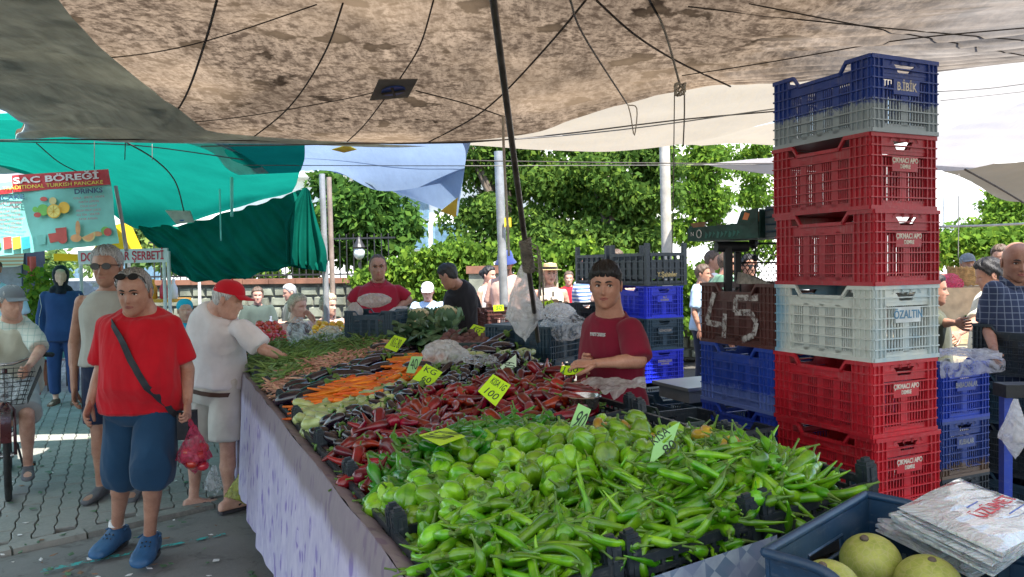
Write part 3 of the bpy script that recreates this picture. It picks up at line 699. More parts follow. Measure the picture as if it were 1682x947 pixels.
# ------------------------------------------------------------ white house and pillars behind
M_WHITE = mat('white render', (.8, .79, .76), .9, .06, 2); M_PANE = mat('blue grey glass', (.10, .18, .25), .1, bump=0); M_GFR = mat('blue window frame', (.16, .27, .36), .4)
h0 = P(690, 400, 27); hs = thing('white_house', 'sunlit white house with blue grey balcony windows seen between the trees', 'house', (h0.x, h0.y, 0))
mb = MB(); mb.box((h0.x+1.5, h0.y+3, 2.4), (16, 6, 4.8)); mb.build('wall', M_WHITE, hs)
mb = MB(); mb.box((h0.x+1.5, h0.y+2.8, 4.86), (16.6, 6.8, .16)); mb.build('roof', M_WHITE, hs)
for px in (657, 668, 679, 690, 700):
    c = P(px, 333, 26.95); mb = MB(); mb.box((c.x, c.y, c.z), (.20, .08, 1.1)); w_ = mb.build('window', M_GFR, hs); mb = MB(); mb.box((c.x, c.y-.043, c.z), (.13, .012, .98)); mb.build('pane', M_PANE, w_)
for px, ww in ((625, .9), (668, 1.1), (690, .6), (740, 1.2)):
    c = P(px, 388, 26.95); mb = MB(); mb.box((c.x, c.y, c.z), (ww, .08, .9)); w_ = mb.build('window', M_GFR, hs); mb = MB(); mb.box((c.x, c.y-.043, c.z), (ww-.14, .012, .78)); mb.build('pane', M_PANE, w_)
c = P(560, 240, 30); 
h1 = P(1240, 400, 34); hs = thing('pale_house', 'blown out pale house far behind the right hand trees', 'house', (h1.x, h1.y, 0))
mb = MB(); mb.box((h1.x+3, h1.y+3, 3.6), (26, 6, 7.2)); mb.build('wall', M_WHITE, hs)
for px in (1175, 1215, 1255, 1570, 1610, 1650):
    M_PN2 = mat('pale grey pane', (.50, .52, .52), .5) if px == 1175 else M_PN2  # one even light grey for the window panes
    c = P(px, 345, 33.9); mb = MB(); mb.box((c.x, c.y, c.z), (1.0, .1, 1.4)); w_ = mb.build('window', M_WHITE, hs); mb = MB(); mb.box((c.x, c.y-.053, c.z), (.84, .012, 1.24)); mb.build('pane', M_PN2, w_)
h2 = P(150, 420, 30); hs = thing('white_building', 'bright white building at the end of the left hand alley', 'building', (h2.x, h2.y, 0))
mb = MB(); mb.box((h2.x-5, h2.y+3, 2.6), (22, 6, 5.2)); mb.build('wall', M_WHITE, hs)
for px in (30, 60, 90, 120, 210, 250):
    c = P(px, 440, 29.9); mb = MB(); mb.box((c.x, c.y, 1.6), (.7, .1, 1.2)); w_ = mb.build('window', M_GFR, hs); mb = MB(); mb.box((c.x, c.y-.053, 1.6), (.56, .012, 1.06)); mb.build('pane', M_PANE, w_)
M_STEEL = mat('grey painted steel', (.28, .29, .30), .45, .25, 9, metal=.3); M_STEELB = mat('brownish steel', (.24, .19, .16), .6, .3, 9); M_PALE = mat('pale concrete pole', (.42, .39, .34), .85, .3, 5)
def post(x, y, z1, r, m, label, z0=0, dx=0, name='post', box=False, cat='post', parts=None):
    mb = MB(); b = Vector((x, y, z0))
    if box: mb.box((0, 0, (z1-z0)/2), (r*2, r*2, z1-z0), TR(b))
    else: mb.tube([b, b+Vector((dx*.5, 0, (z1-z0)/2)), b+Vector((dx, 0, z1-z0))], r, 12)
    return single(mb, name, m, label, cat, b, smooth=40)
for px, d, r, m, lb, z1, dx in ((537, 8.6, .034, M_STEEL, 'grey steel pole of the twin poles behind the green beans', 2.66, -.03), (548, 8.75, .030, M_STEELB, 'brownish steel pole close beside its grey twin behind the green beans', 2.64, -.03), (831, 8.4, .048, M_STEEL, 'pale blue grey steel pole behind the hanging white bag', 2.85, -.06), (1098, 11.0, .075, M_PALE, 'weathered pale pole behind the stacked black crates', 4.2, -.05)):
    b = P(px, 450, d); post(b.x, b.y, z1, r, m, lb, dx=dx)
mb = MB(); c = P(834, 365, 8.3); mb.box((0, 0, 0), (.075, .03, .10), TR(c)); mb.box((0, -.018, 0), (.05, .006, .07), TR(c)); single(mb, 'yellow_tag', mat('yellow plastic', (.75, .55, .03), .4), 'small yellow tag tied to the pale steel pole', 'tag', c)
c = P(590, 415, 13.5); mb = MB(); mb.ball((0, 0, 0), (.10, .10, .12), 14, 10, TR(c)); lm = single(mb, 'garden_lamp', mat('milky lamp globe', (.6, .62, .6), .2), 'round milky garden lamp on the wall fence', 'lamp', c, smooth=180)
mb = MB(); mb.tube([c+Vector((0, 0, -.16)), c+Vector((0, 0, -.8))], .025, 8); mb.lathe([(.02, .28), (.08, .16), (.115, .10), (.10, .08)], 12, TR(c)); mb.build('lamp_bracket', M_IRON, lm)
c = P(1415, 445, 16)
# dim low pillar at the ivy's end
b = P(797, 445, 12.2); mb = MB(); mb.box((0, 0, .75), (.5, .4, 1.5), TR((b.x, b.y, 0))); pil = single(mb, 'gate_pillar', M_STONE, 'stone gate pillar with a brick top at the end of the ivy hedge', 'pillar', (b.x, b.y, 0)); mb = MB(); mb.box((0, 0, 1.55), (.58, .48, .12), TR((b.x, b.y, 0))); mb.build('coping', M_COPE, pil)
# ------------------------------------------------------------ tarps
def cr(p0, p1, p2, p3, t): return 0.5*((2*p1)+(-p0+p2)*t+(2*p0-5*p1+4*p2-p3)*t*t+(-p0+3*p1-3*p2+p3)*t**3)
def spl(pts, t):
    k = len(pts)-1; x = min(max(t, 0), 1)*k; i = min(int(x), k-1); f = x-i
    g = lambda q: pts[min(max(q, 0), k)]
    a = g(i-1) if i > 0 else g(0)*2-g(1); b = g(i+2) if i+2 <= k else g(k)*2-g(k-1)
    return cr(a, g(i), g(i+1), b, f)
def surf(rows):
    return lambda u, v: spl([spl(r, u) for r in rows], v)
def cloth(rows, nu, nv, wr=0.0, f=(1, 1), seed=0, edge=True):
    s_ = surf(rows); pts = [[s_(i/nu, j/nv) for i in range(nu+1)] for j in range(nv+1)]
    flat = np.array([[p.x, p.y, p.z] for r in pts for p in r])
    if wr:
        q = flat.copy(); dz = fnoise(q*np.array([f[0], f[1], 1]), seed, 1.0, 3)*wr; flat[:, 2] += dz
    mb = MB(); k = nu+1; mb.add([Vector(p) for p in flat], [(j*k+i, j*k+i+1, (j+1)*k+i+1, (j+1)*k+i) for j in range(nv) for i in range(nu)])
    return mb, flat.reshape(nv+1, nu+1, 3)
V = Vector
def Pl(lst): return [P(*q) for q in lst]
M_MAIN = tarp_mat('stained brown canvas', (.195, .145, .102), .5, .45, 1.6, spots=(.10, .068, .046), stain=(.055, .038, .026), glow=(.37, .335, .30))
M_GREYT = tarp_mat('grey green canvas', (.48, .62, .62), .65, .2, 1.3, stain=(.26, .34, .34), dirt=.6)
M_BEIGE = tarp_mat('beige canvas', (.43, .385, .315), .40, .1, 1.2, stain=(.48, .40, .28), dirt=.5)
M_TEAL = tarp_mat('teal shade net', (.006, .22, .165), .42, .15, 2.2)
M_DGREEN = tarp_mat('dark green sheet', (.004, .10, .072), .3, .3, 2.5)
M_LBLUE = tarp_mat('light blue tarpaulin', (.26, .36, .52), .42, .1, 2.0, stain=(.20, .27, .40), dirt=.4)
M_WHITET = tarp_mat('off white tarpaulin', (.48, .48, .52), .38, .1, 2.0, stain=(.48, .46, .46), dirt=.5)
M_STRP = mat('pale teal webbing', (.16, .60, .52), .6); M_BRI = tarp_mat('sunlit white awning', (.50, .49, .485), .42, .06, 2.0, stain=(.5, .48, .45), dirt=.5); M_YELL = mat('yellow reinforcement patch', (.75, .55, .05), .6); M_YELT = tarp_mat('yellow awning cloth', (.80, .50, .03), .5)
M_ROPE = mat('dark rope', (.06, .05, .045), .8); M_ROPEW = mat('dirty white rope', (.42, .39, .34), .85); M_WIRE = mat('thin grey cord', (.16, .15, .14), .7); M_SEAM = mat('dark seam', (.05, .04, .035), .85)
mainrows = [
 [V((x, 1.3, 2.62+.1*(abs(x) < 2))) for x in (-5.5, -3.4, -1, .6, 2.6, 4.5, 6.5)],
 [V((-5.4, 2.2, 2.6)), V((-3.3, 2.2, 2.68)), V((-1.2, 2.2, 2.8)), V((.4, 2.1, 2.95)), V((1.9, 2.2, 2.82)), V((3.6, 2.2, 2.72)), V((6, 2.2, 2.6))],
 Pl([(-560, 60, 3.6), (-190, 40, 3.6), (290, 20, 3.6), (850, -28, 3.3), (1340, 30, 3.3), (1700, 20, 3.4), (2300, -10, 3.4)]),
 Pl([(-200, 120, 4.6), (6, 118, 4.7), (330, 140, 4.7), (800, 118, 4.4), (1200, 90, 4.1), (1560, 75, 3.85), (2050, 40, 3.7)]),
 Pl([(-60, 200, 5.5), (27, 185, 5.5), (330, 208, 5.6), (760, 205, 5.5), (1080, 142, 4.75), (1420, 112, 4.3), (1980, 68, 3.95)]),
 Pl([(-120, 222, 6.0), (25, 222, 6.0), (330, 229, 6.15), (770, 233, 6.2), (1110, 150, 4.95), (1290, 136, 4.6), (1960, 72, 4.1)])]
# leave the leftmost column outside: the canvas ends at its left rope
for r_ in mainrows[4:]: r_[0] = r_[1].copy(); r_[1] = r_[1].lerp(r_[2], .45)
mb, FL = cloth(mainrows, 120, 96, .014, (1.6, 5.0), 4)
# stretched creases on the right hand side run left to right
for j in range(FL.shape[0]):
    for i in range(FL.shape[1]):
        u, v = i/120, j/96
        k = max(0, min(1, (u-.55)/.25))*max(0, min(1, (v-.3)/.2)); FL[j, i, 2] += k*.022*sin(v*95+3*sin(u*7)+u*4)
        k2 = max(0, min(1, (.33-u)/.15))*max(0, min(1, (v-.3)/.2)); FL[j, i, 2] += k2*.012*sin(v*60+u*30+2*sin(u*9))
mb.v = [V(p) for p in FL.reshape(-1, 3)]
canopy = thing('canopy', 'large stained brown canvas canopy sagging over the whole stall', 'canopy', V((0, 2.2, 2.9)))
mb.build('canvas', M_MAIN, canopy, 180)
cmi = CM.inverted(); fl = FL.reshape(-1, 3); loc = np.array([cmi @ V(p) for p in fl]); ok = loc[:, 2] < -.5
prj = np.full((len(fl), 2), 1e9); prj[ok, 0] = 841+loc[ok, 0]/-loc[ok, 2]*FP; prj[ok, 1] = 473.5-loc[ok, 1]/-loc[ok, 2]*FP
def on_canvas(px, py, dz=-.012):
    i = int(np.argmin((prj[:, 0]-px)**2+(prj[:, 1]-py)**2)); p = fl[i]
    q = P(px, py, -loc[i, 2]); return V((q.x, q.y, q.z+dz)) if (prj[i, 0]-px)**2+(prj[i, 1]-py)**2 < 3600 else V((p[0], p[1], p[2]+dz))
def line_on(pts, r, m, name, parent, n=22, dz=-.014):
    out = []; P2 = [V((a, b, 0)) for a, b in pts]
    for k in range(n+1):
        q = spl(P2, k/n); out.append(on_canvas(q.x, q.y, dz))
    for _ in range(4): out = [out[0]]+[(out[k-1]+out[k]*2+out[k+1])/4 for k in range(1, len(out)-1)]+[out[-1]]
    mb = MB(); mb.tube(out, r, 5); return mb.build(name, m, parent, 180)
for pts, r in (([(356, -5), (335, 70), (293, 178), (222, 228)], .012), ([(563, 0), (535, 80), (478, 170), (408, 228)], .009), ([(712, -5), (690, 70), (655, 128)], .008), ([(632, 158), (600, 200), (570, 230)], .008),
               ([(962, -5), (900, 70), (800, 175), (700, 232)], .010), ([(980, -5), (1040, 50), (1110, 95), (1200, 138)], .010),
               ([(5, 94), (60, 96), (190, 90), (330, 66), (520, 2)], .006), ([(20, 186), (130, 194), (330, 198), (560, 160), (620, 146)], .006), ([(683, 145), (760, 165), (828, 188)], .008), ([(1120, 120), (1280, 95), (1480, 60), (1690, 40)], .006), ([(1230, 0), (1380, 30), (1540, 60), (1690, 88)], .006), ([(1130, 5), (1300, 25), (1500, 45), (1690, 62)], .006)):
    line_on(pts, r*.55, M_SEAM, 'seam', canopy)
# reinforcement patch with a blue eyelet cross
pc = [on_canvas(*q, -.02) for q in ((622, 124), (686, 123), (670, 153), (607, 158))]; mb = MB(); dn = V((0, 0, -.006))
mb.hexa([p+dn for p in pc]+pc); pt = mb.build('patch', mat('grey patch', (.16, .15, .13), .9), canopy)
c = sum(pc, V())/4+V((0, 0, -.008)); ax = ((pc[1]-pc[0])+(pc[2]-pc[3])).normalized(); ay = (pc[0]-pc[3]).normalized(); M_BLUEP = mat('blue plastic', (.015, .07, .32), .4)
mb = MB(); mb.loft([[c+ax*.075*cos(q)+ay*.085*sin(q)+V((0, 0, z)) for q in [2*pi*k/20 for k in range(20)]] for z in (0, -.008)]); mb.build('eyelet_disc', M_BLUEP, pt)
mb = MB()
for a in (0.3, .3+pi/2): d_ = ax*cos(a)+ay*sin(a)*1.1; mb.tube([c-d_*.07+V((0, 0, -.012)), c+d_*.07+V((0, 0, -.012))], .009, 6)
mb.build('eyelet_cross', M_ROPE, pt)
# second layer on the left: a greyish panel whose curved edge shows against the brown canvas
def left_panel(u, v):
    y = -2.4+v*8.5; xe = -2.27+.10*(y-5.1)**2 if y > 2.2 else -1.45-.0*y
    xl = -5.4
    i = int(round((y+2.5)/8.7*96)); 
    return xl, xe, y
KD2 = {}
pts = []; nu, nv = 26, 60
for j in range(nv+1):
    v = j/nv; row = FL[int(round(v*96))]
    for i in range(nu+1):
        # curve edge in canvas parameters
        yy = row[30][1]
        xe = -2.22+.105*(yy-5.0)**2 if yy > 1.5 else -.95
        if yy > 5.6: xe += (yy-5.6)*2.6
        xs = row[:, 0]; x = xs[0]+(xe-xs[0])*i/nu; k = np.interp(x, xs, np.arange(len(xs))); k0 = int(k); k1 = min(k0+1, len(xs)-1); f = k-k0
        p = row[k0]*(1-f)+row[k1]*f; pts.append(V((p[0], p[1], p[2]-.03-.01*sin(i*.5)*sin(j*.3))))
mb = MB(); k = nu+1; mb.add(pts, [(j*k+i, j*k+i+1, (j+1)*k+i+1, (j+1)*k+i) for j in range(nv) for i in range(nu)])
single(mb, 'canvas_panel', M_GREYT, 'grey green second canvas layer with a curved edge at the upper left', 'tarp', V((-3, 2, 2.6)), smooth=180)
def tarp(name, label, m, rows, nu=40, nv=30, wr=.01, f=(2, 2), seed=1, parts=None):
    mb, fl_ = cloth(rows, nu, nv, wr, f, seed); return single(mb, name, m, label, 'tarp', V(fl_[0, 0]), smooth=180), fl_
tarp('side_shade_tarp', 'unseen grey green tarp added outside the left edge to shade the alley', M_GREYT, [[V((x, 0, 2.60)) for x in (-8, -6, -3.4)], [V((x, 3, 2.60)) for x in (-8, -6, -3.3)], [V((x, 4.85, 2.60)) for x in (-8, -6, -3.38)], [V((x, 6.6, 2.60)) for x in (-8, -6, -4.55)]], 12, 12, .03)  # unseen sheet, added to keep direct sun off the cyclist
tarp('rear_fill_tarp', 'unseen pale off white tarp added behind the viewer to light the stall front', tarp_mat('pale fill tarp', (.50, .48, .45), .55, .06, 1.5), [[V((x, y, 2.85)) for x in (-6, -2, 2, 7)] for y in (-4, -1, 1.25)], 16, 12, .03)  # unseen sheet, added as soft overhead fill for the stall front
# teal shade net, left
T1, tealf = tarp('shade_net', 'bright teal shade net stretched behind the canopy on the left', M_TEAL, [
 Pl([(-420, 202, 6.2), (20, 198, 6.2), (200, 204, 6.25), (330, 208, 6.3), (400, 214, 6.35), (500, 216, 6.4)]),  # row hidden behind the canopy, added to block sun from the paving
 Pl([(-300, 215, 7.2), (20, 190, 7.0), (200, 210, 6.7), (330, 215, 6.6), (400, 240, 6.6), (500, 262, 6.8)]),
 Pl([(-300, 232, 9), (0, 228, 9), (180, 272, 8.6), (320, 285, 8.2), (400, 290, 8.0), (492, 284, 7.9)]),
 Pl([(-300, 248, 11), (0, 262, 11), (160, 310, 10.2), (290, 335, 9.4), (390, 320, 8.9), (487, 300, 8.5)]),
 Pl([(-300, 262, 13), (0, 278, 13), (150, 330, 11.4), (235, 376, 10.2), (380, 345, 9.2), (480, 312, 8.7)])], 50, 40, .02, (1.5, 3), 3)
mb, fl_ = cloth([Pl([(228, 372, 10.1), (300, 368, 9.7), (380, 347, 9.1), (440, 330, 8.8), (503, 309, 8.6)]),
 Pl([(234, 384, 10.1), (300, 386, 9.6), (380, 380, 9.1), (450, 368, 8.8), (512, 345, 8.6)]),
 Pl([(258, 405, 10.1), (310, 412, 9.5), (385, 415, 9.1), (460, 405, 8.7), (523, 385, 8.6)]),
 Pl([(275, 430, 10.0), (318, 440, 9.4), (390, 442, 9.0), (465, 430, 8.6), (536, 414, 8.5)]),
 Pl([(283, 446, 10.0), (328, 462, 9.4), (395, 458, 9.0), (470, 440, 8.6), (533, 444, 8.5)])], 90, 50)
for j in range(51):
    for i in range(91):
        u, v = i/90, j/50; a = .055*sin((u*34+v*-9+2*sin(v*3)))*(.25+v)+.03*sin(u*70-v*20); fl_[j, i, 1] += a; fl_[j, i, 2] += .015*sin(u*40+2)
mb.v = [V(p) for p in fl_.reshape(-1, 3)]; single(mb, 'green_sheet', M_DGREEN, 'dark green sheet hanging in folds below the teal net', 'tarp', V(fl_[0, 0]), smooth=180)
# flag shaped tip of the green sheet by the twin poles
mb, fl_ = cloth([Pl([(497, 309, 8.55), (503, 308, 8.5), (508, 312, 8.45)]), Pl([(470, 360, 8.4), (500, 358, 8.5), (520, 362, 8.4)]), Pl([(470, 400, 8.35), (498, 410, 8.45), (535, 412, 8.4)]), Pl([(470, 430, 8.3), (500, 440, 8.45), (534, 446, 8.4)])], 40, 30)
for j in range(31):
    for i in range(41): fl_[j, i, 1] += .06*sin(i/40*26)*(j/30)
mb.v = [V(p) for p in fl_.reshape(-1, 3)]; single(mb, 'green_flap', M_DGREEN, 'crumpled pointed flap of green sheet next to the twin steel poles', 'tarp', V(fl_[0, 0]), smooth=180)
mb = MB(); pp = Pl([(272, 345, 9.2), (312, 346, 9.2), (319, 364, 9.25), (290, 367, 9.25)]); mb.hexa([p+V((0, -.01, -.006)) for p in pp]+[p+V((0, .01, .006)) for p in pp]); o = single(mb, 'tarp_patch', mat('grey canvas patch', (.42, .40, .36), .9), 'grey patch with blue eyelet at the edge of the teal net', 'patch', pp[0])
mb = MB(); cc = sum(pp, V())/4; mb.lathe([(.05, -.03), (.05, -.015), (.02, -.012)], 12, Matrix.Translation(cc)@rotm(R(70))); mb.build('eyelet', M_BLUEP, o)
tarp('grey_tarp_strip', 'grey strip of canvas between the teal net and the light blue tarp', M_GREYT, [
 Pl([(270, 224, 6.5), (310, 226, 6.5), (345, 226, 6.5)]), Pl([(345, 248, 7), (370, 245, 7.0), (400, 254, 7)]), Pl([(372, 276, 7.4), (400, 268, 7.4), (428, 272, 7.4)]), Pl([(392, 287, 7.7), (415, 286, 7.7), (442, 284, 7.7)])], 20, 20, .004)
lb, lbf = tarp('blue_tarp', 'pale blue tarpaulin with yellow corner patches hanging behind the canopy', M_LBLUE, [
 Pl([(320, 222, 6.4), (450, 224, 6.4), (600, 226, 6.5), (775, 228, 6.6)]),
 Pl([(385, 250, 7.0), (500, 248, 7.0), (640, 246, 7.0), (768, 250, 7.0)]),
 Pl([(410, 270, 7.5), (520, 270, 7.5), (640, 284, 7.5), (764, 270, 7.4)]),
 Pl([(438, 284, 7.9), (545, 281, 7.9), (630, 313, 7.8), (760, 295, 7.7)]),
 ], 40, 30, .006)
tarp('blue_tarp_wing', 'lower grey blue triangle of tarpaulin pulled down to a yellow corner', M_LBLUE, [
 Pl([(545, 281, 7.85), (620, 270, 7.8), (700, 258, 7.6), (767, 243, 7.4)]),
 Pl([(600, 297, 7.88), (650, 295, 7.85), (710, 290, 7.7), (763, 278, 7.5)]),
 Pl([(665, 322, 7.95), (690, 322, 7.93), (725, 322, 7.85), (757, 318, 7.7)]),
 Pl([(735, 348, 8.05), (740, 350, 8.04), (746, 353, 8.03), (752, 356, 8.0)])], 36, 30, .012, (3, 3), 5)
def tri(pts, lab):
    pp = Pl(pts); n = (pp[1]-pp[0]).cross(pp[2]-pp[0]).normalized()*.004; mb = MB(); mb.loft([[p+n for p in pp], [p-n for p in pp]]); single(mb, 'corner_patch', M_YELL, lab, 'patch', pp[0])
tri([(724, 346, 7.92), (752, 324, 7.70), (749, 356, 7.96)], 'largest yellow patch, at the lowest corner of the blue tarp'); tri([(600, 299, 7.75), (613, 290, 7.72), (620, 306, 7.80)], 'small yellow triangle patch on the edge of the blue tarp'); tri([(545, 245, 6.6), (570, 238, 6.55), (586, 245, 6.6), (565, 250, 6.65)], 'flat yellow patch right under the canopy edge')
tarp('beige_tarp', 'plain beige tarp beyond the canopy, left of the crate tower', M_BEIGE, [
 Pl([(740, 200, 6.2), (900, 190, 6.0), (1040, 150, 5.6), (1290, 110, 5.2), (1500, 100, 5.2)]),
 Pl([(765, 228, 6.8), (900, 226, 6.8), (1060, 205, 6.5), (1290, 165, 6.2), (1500, 150, 6.0)]),
 Pl([(770, 238, 7.2), (880, 245, 7.4), (1000, 249, 7.6), (1140, 232, 7.4), (1290, 192, 7.0)])], 50, 24, .012, (1.2, 3))
tarp('cream_tarp', 'sunlit cream awning strip glimpsed left of the blue top crate', M_BEIGE, [Pl([(1110, 236, 9), (1200, 215, 9), (1300, 195, 9)]), Pl([(1150, 240, 10.5), (1220, 236, 10.5), (1300, 240, 10.5)])], 16, 8, .02)
tarp('small_grey_tarp', 'small grey awning tip tied by a rope left of the red crates', M_WHITET, [Pl([(1155, 269, 9), (1200, 264, 9), (1300, 256, 9)]), Pl([(1160, 271, 9.8), (1220, 281, 9.8), (1300, 289, 9.8)])], 16, 8, .01)
tarp('white_tarp', 'greyish white tarpaulin sloping down beside the crate tower on the right', M_WHITET, [
 Pl([(1500, 232, 7.6), (1580, 205, 7.2), (1682, 166, 6.8), (1860, 100, 6.4)]), Pl([(1500, 262, 8.2), (1590, 240, 7.9), (1682, 210, 7.4), (1860, 160, 7)]), Pl([(1500, 278, 8.8), (1590, 276, 8.6), (1682, 260, 8.3), (1860, 235, 8)])], 60, 30, .02, (1, 6), 8)
tarp('brown_far_tarp', 'stained cream tarp far behind under the white tarpaulin', M_MAIN if False else M_BEIGE, [
 Pl([(1540, 272, 10), (1600, 270, 10), (1700, 262, 10), (1900, 250, 10)]), Pl([(1552, 282, 11), (1610, 296, 11), (1700, 300, 11), (1900, 300, 11)]), Pl([(1575, 278, 12), (1640, 325, 12), (1700, 332, 12), (1900, 330, 12)])], 40, 30, .02)
tarp('far_white_awning', 'bright white awning far off above the pale wall on the right', M_BRI, [Pl([(1500, 100, 8), (1700, 84, 8), (1950, 60, 8)]), Pl([(1500, 150, 10), (1700, 140, 10), (1950, 128, 10)]), Pl([(1500, 222, 14), (1700, 212, 14), (1950, 200, 14)])], 20, 10, .02)
# sunlit strip of plaza canvas at the far left
tarp('white_far_awning', 'white awning edge behind the teal net at the far left', M_WHITET, [Pl([(-200, 250, 12), (0, 262, 12), (120, 290, 12), (190, 318, 12)]), Pl([(-200, 290, 13), (0, 286, 13), (110, 300, 13), (180, 322, 13)])], 16, 8, .01)
tarp('yellow_awning', 'bright yellow parasol cloth behind the menu banner', M_YELT, [Pl([(180, 372, 11), (200, 366, 11), (215, 368, 11)]), Pl([(150, 414, 10.6), (190, 414, 10.3), (235, 412, 10.8)])], 14, 10, .01)
tarp('yellow_valance', 'yellow valance strip left of the pomegranate sherbet sign', M_YELT, [Pl([(88, 417, 10.4), (128, 418, 10.4)]), Pl([(88, 429, 10.4), (128, 430, 10.4)])], 6, 4, .01)
tarp('orange_awning', 'striped orange awning under the menu banner at the left edge', mat2('orange stripes', lambda n: (n.col(n.ramp(n.math('FRACT', n.math('MULTIPLY', n.sep(n.co('World'))[2], 18)), [(.45, (.60, .25, .12)), (.55, (.62, .52, .40))])), n.rough(.8))), [Pl([(-60, 412, 12), (20, 410, 12), (40, 408, 12)]), Pl([(-60, 440, 11.5), (20, 438, 11.5), (38, 434, 11.5)])], 8, 6, .0)
# ------------------------------------------------------------ ropes, wires, poles
def rope(pts, r, m, label, name='rope', sag=0, n=16, cat='rope', group=None):
    Q = [P(*q) for q in pts]; out = [spl(Q, k/n) for k in range(n+1)]
    for k, p in enumerate(out): p.z -= sag*4*(k/n)*(1-k/n)
    mb = MB(); mb.tube(out, r, 5); return single(mb, name, m, label, cat, out[0], group, smooth=180)
rope([(-60, 230, 5.9), (330, 229, 6.0), (760, 234, 6.05), (1120, 196, 6.1), (1280, 182, 6.1)], .006, M_ROPE, 'taut dark rope along the back edge of the canopy')
rope([(330, 240, 6.0), (760, 232, 6.0), (1000, 215, 6.0), (1290, 176, 6.0)], .005, M_WIRE, 'thin cord just under the canopy edge')
rope([(400, 252, 7.2), (700, 262, 7.4), (1120, 268, 8.0), (1280, 268, 8.4)], .006, M_ROPE, 'long cord crossing in front of the trees')
rope([(400, 271, 7.2), (800, 272, 7.4), (1280, 270, 8.4)], .004, M_WIRE, 'thin lower cord crossing in front of the trees')
rope([(0, 232, 6.4), (120, 235, 6.4), (240, 240, 6.4), (400, 262, 6.6)], .005, M_ROPE, 'cord under the canopy in front of the teal net')
rope([(60, 235, 6.4), (100, 268, 6.9), (150, 292, 7.2)], .005, M_ROPE, 'slanting cord above the menu banner')
rope([(198, 228, 6.1), (255, 262, 6.8), (288, 298, 7.6), (302, 346, 8.6)], .007, M_ROPE, 'dark cord running down to the eyelet patch on the teal net')
rope([(206, 226, 6.1), (205, 262, 6.2)], .004, M_ROPE, 'short loose rope end hanging from the canopy edge', n=4)
rope([(250, 236, 6.3), (250, 263, 6.3)], .003, M_WIRE, 'short dangling cord before the teal net', n=4)
rope([(155, 232, 6.3), (155, 278, 6.3)], .003, M_ROPE, 'straight thin cord hanging over the menu banner', n=4)
rope([(1068, -10, 3.3), (1095, 60, 3.6), (1117, 140, 3.9)], .006, M_ROPEW, 'dirty white guy rope running down from the top right of the canopy')
rope([(1108, 140, 3.9), (1106, 300, 3.95), (1104, 415, 4.0)], .003, M_WIRE, 'thin line hanging straight below the white rope knot')
rope([(1124, 140, 3.9), (1124, 190, 3.95), (1122, 240, 4.0)], .004, M_WIRE, 'second thin line beside the white rope knot')
rope([(935, -5, 3.0), (960, 60, 3.6), (1030, 170, 4.9)], .005, M_WIRE, 'thin cord slanting under the brown canvas to a knot')
rope([(1030, 172, 4.9), (1046, 178, 4.9), (1042, 222, 4.9), (1036, 190, 4.9), (1032, 174, 4.9)], .004, M_ROPEW, 'small loop of white cord dangling at the canvas edge')
mb = MB(); c = P(1117, 140, 3.88)
for k in range(5): mb.tube([c+V((.025*cos(q+k), .02*sin(q*2+k), -.02+.03*sin(q+k*2))) for q in [2*pi*i/12 for i in range(13)]], .005, 5)
single(mb, 'rope_knot', M_ROPEW, 'tangled knot of white rope hanging right of centre', 'knot', c, smooth=180)
rope([(826, 190, 4.9), (828, 260, 4.9), (832, 330, 4.9), (836, 420, 4.9)], .009, M_ROPEW, 'pair of pale ropes hanging behind the leaning pole')
rope([(190, 305, 6.2), (200, 360, 6.2), (208, 412, 6.2)], .016, M_STEEL, 'thin slanting pale pole at the right end of the menu banner', 'banner_pole', cat='pole')
rope([(381, 284, 8.1), (381, 355, 8.3)], .018, M_STRP, 'teal strap hanging from the grey canvas strip', 'hanging_strap', cat='strap'); rope([(361, 310, 8.2), (363, 395, 8.4)], .009, M_STRP, 'thin teal strap hanging over the dark green sheet', 'hanging_strap', cat='strap')
rope([(1575, 285, 7), (1574, 425, 7)], .004, M_WIRE, 'thin cord hanging right of the crate tower'); rope([(1585, 278, 8.5), (1640, 308, 9), (1690, 338, 9.5)], .012, M_ROPE, 'dark slanting rod under the white tarpaulin', cat='rod')
rope([(1540, 150, 5), (1620, 145, 5), (1700, 135, 5)], .004, M_WIRE, 'thin wire at the upper right beyond the crates'); rope([(1545, 165, 5.4), (1700, 148, 5.4)], .003, M_WIRE, 'second thin wire at the upper right beyond the crates')
rope([(1540, 372, 8.5), (1620, 370, 8.5), (1700, 366, 8.5)], .014, M_STEEL, 'horizontal pale rail in front of the right hand hedge', 'rail', cat='rail')
# the leaning main pole
pb = P(884, 560, 4.45); ptp = P(806, -30, 2.95); mb = MB(); mb.tube([pb, pb.lerp(ptp, .45), ptp], [.013, .014, .0155], 14)
mp = single(mb, 'leaning_pole', mat('scuffed dark pole', (.10, .095, .09), .35, .5, 12, .3, metal=.5), 'tall dark steel pole leaning over the middle of the stall', 'pole', pb, smooth=60)
mb = MB(); c = pb.lerp(ptp, .30)
for k in range(26):
    a = pb.lerp(ptp, .27+.004*k); mb.tube([a+V((.028*cos(q+k*.7), .028*sin(q+k*.7), .012*sin(q*1.0+k))) for q in [2*pi*i/9 for i in range(10)]], .006, 5)
for k in range(7): a = pb.lerp(ptp, .28+.015*k); b = a+V((.05+.03*rnd.random(), 0, -.03)); mb.tube([a, b, b+V((.01, 0, -.10-.1*rnd.random()))], .004, 5)
mb.build('rope_wrapping', mat('frayed grey rope', (.20, .18, .15), .95, .4, 30, .6), mp, 60)
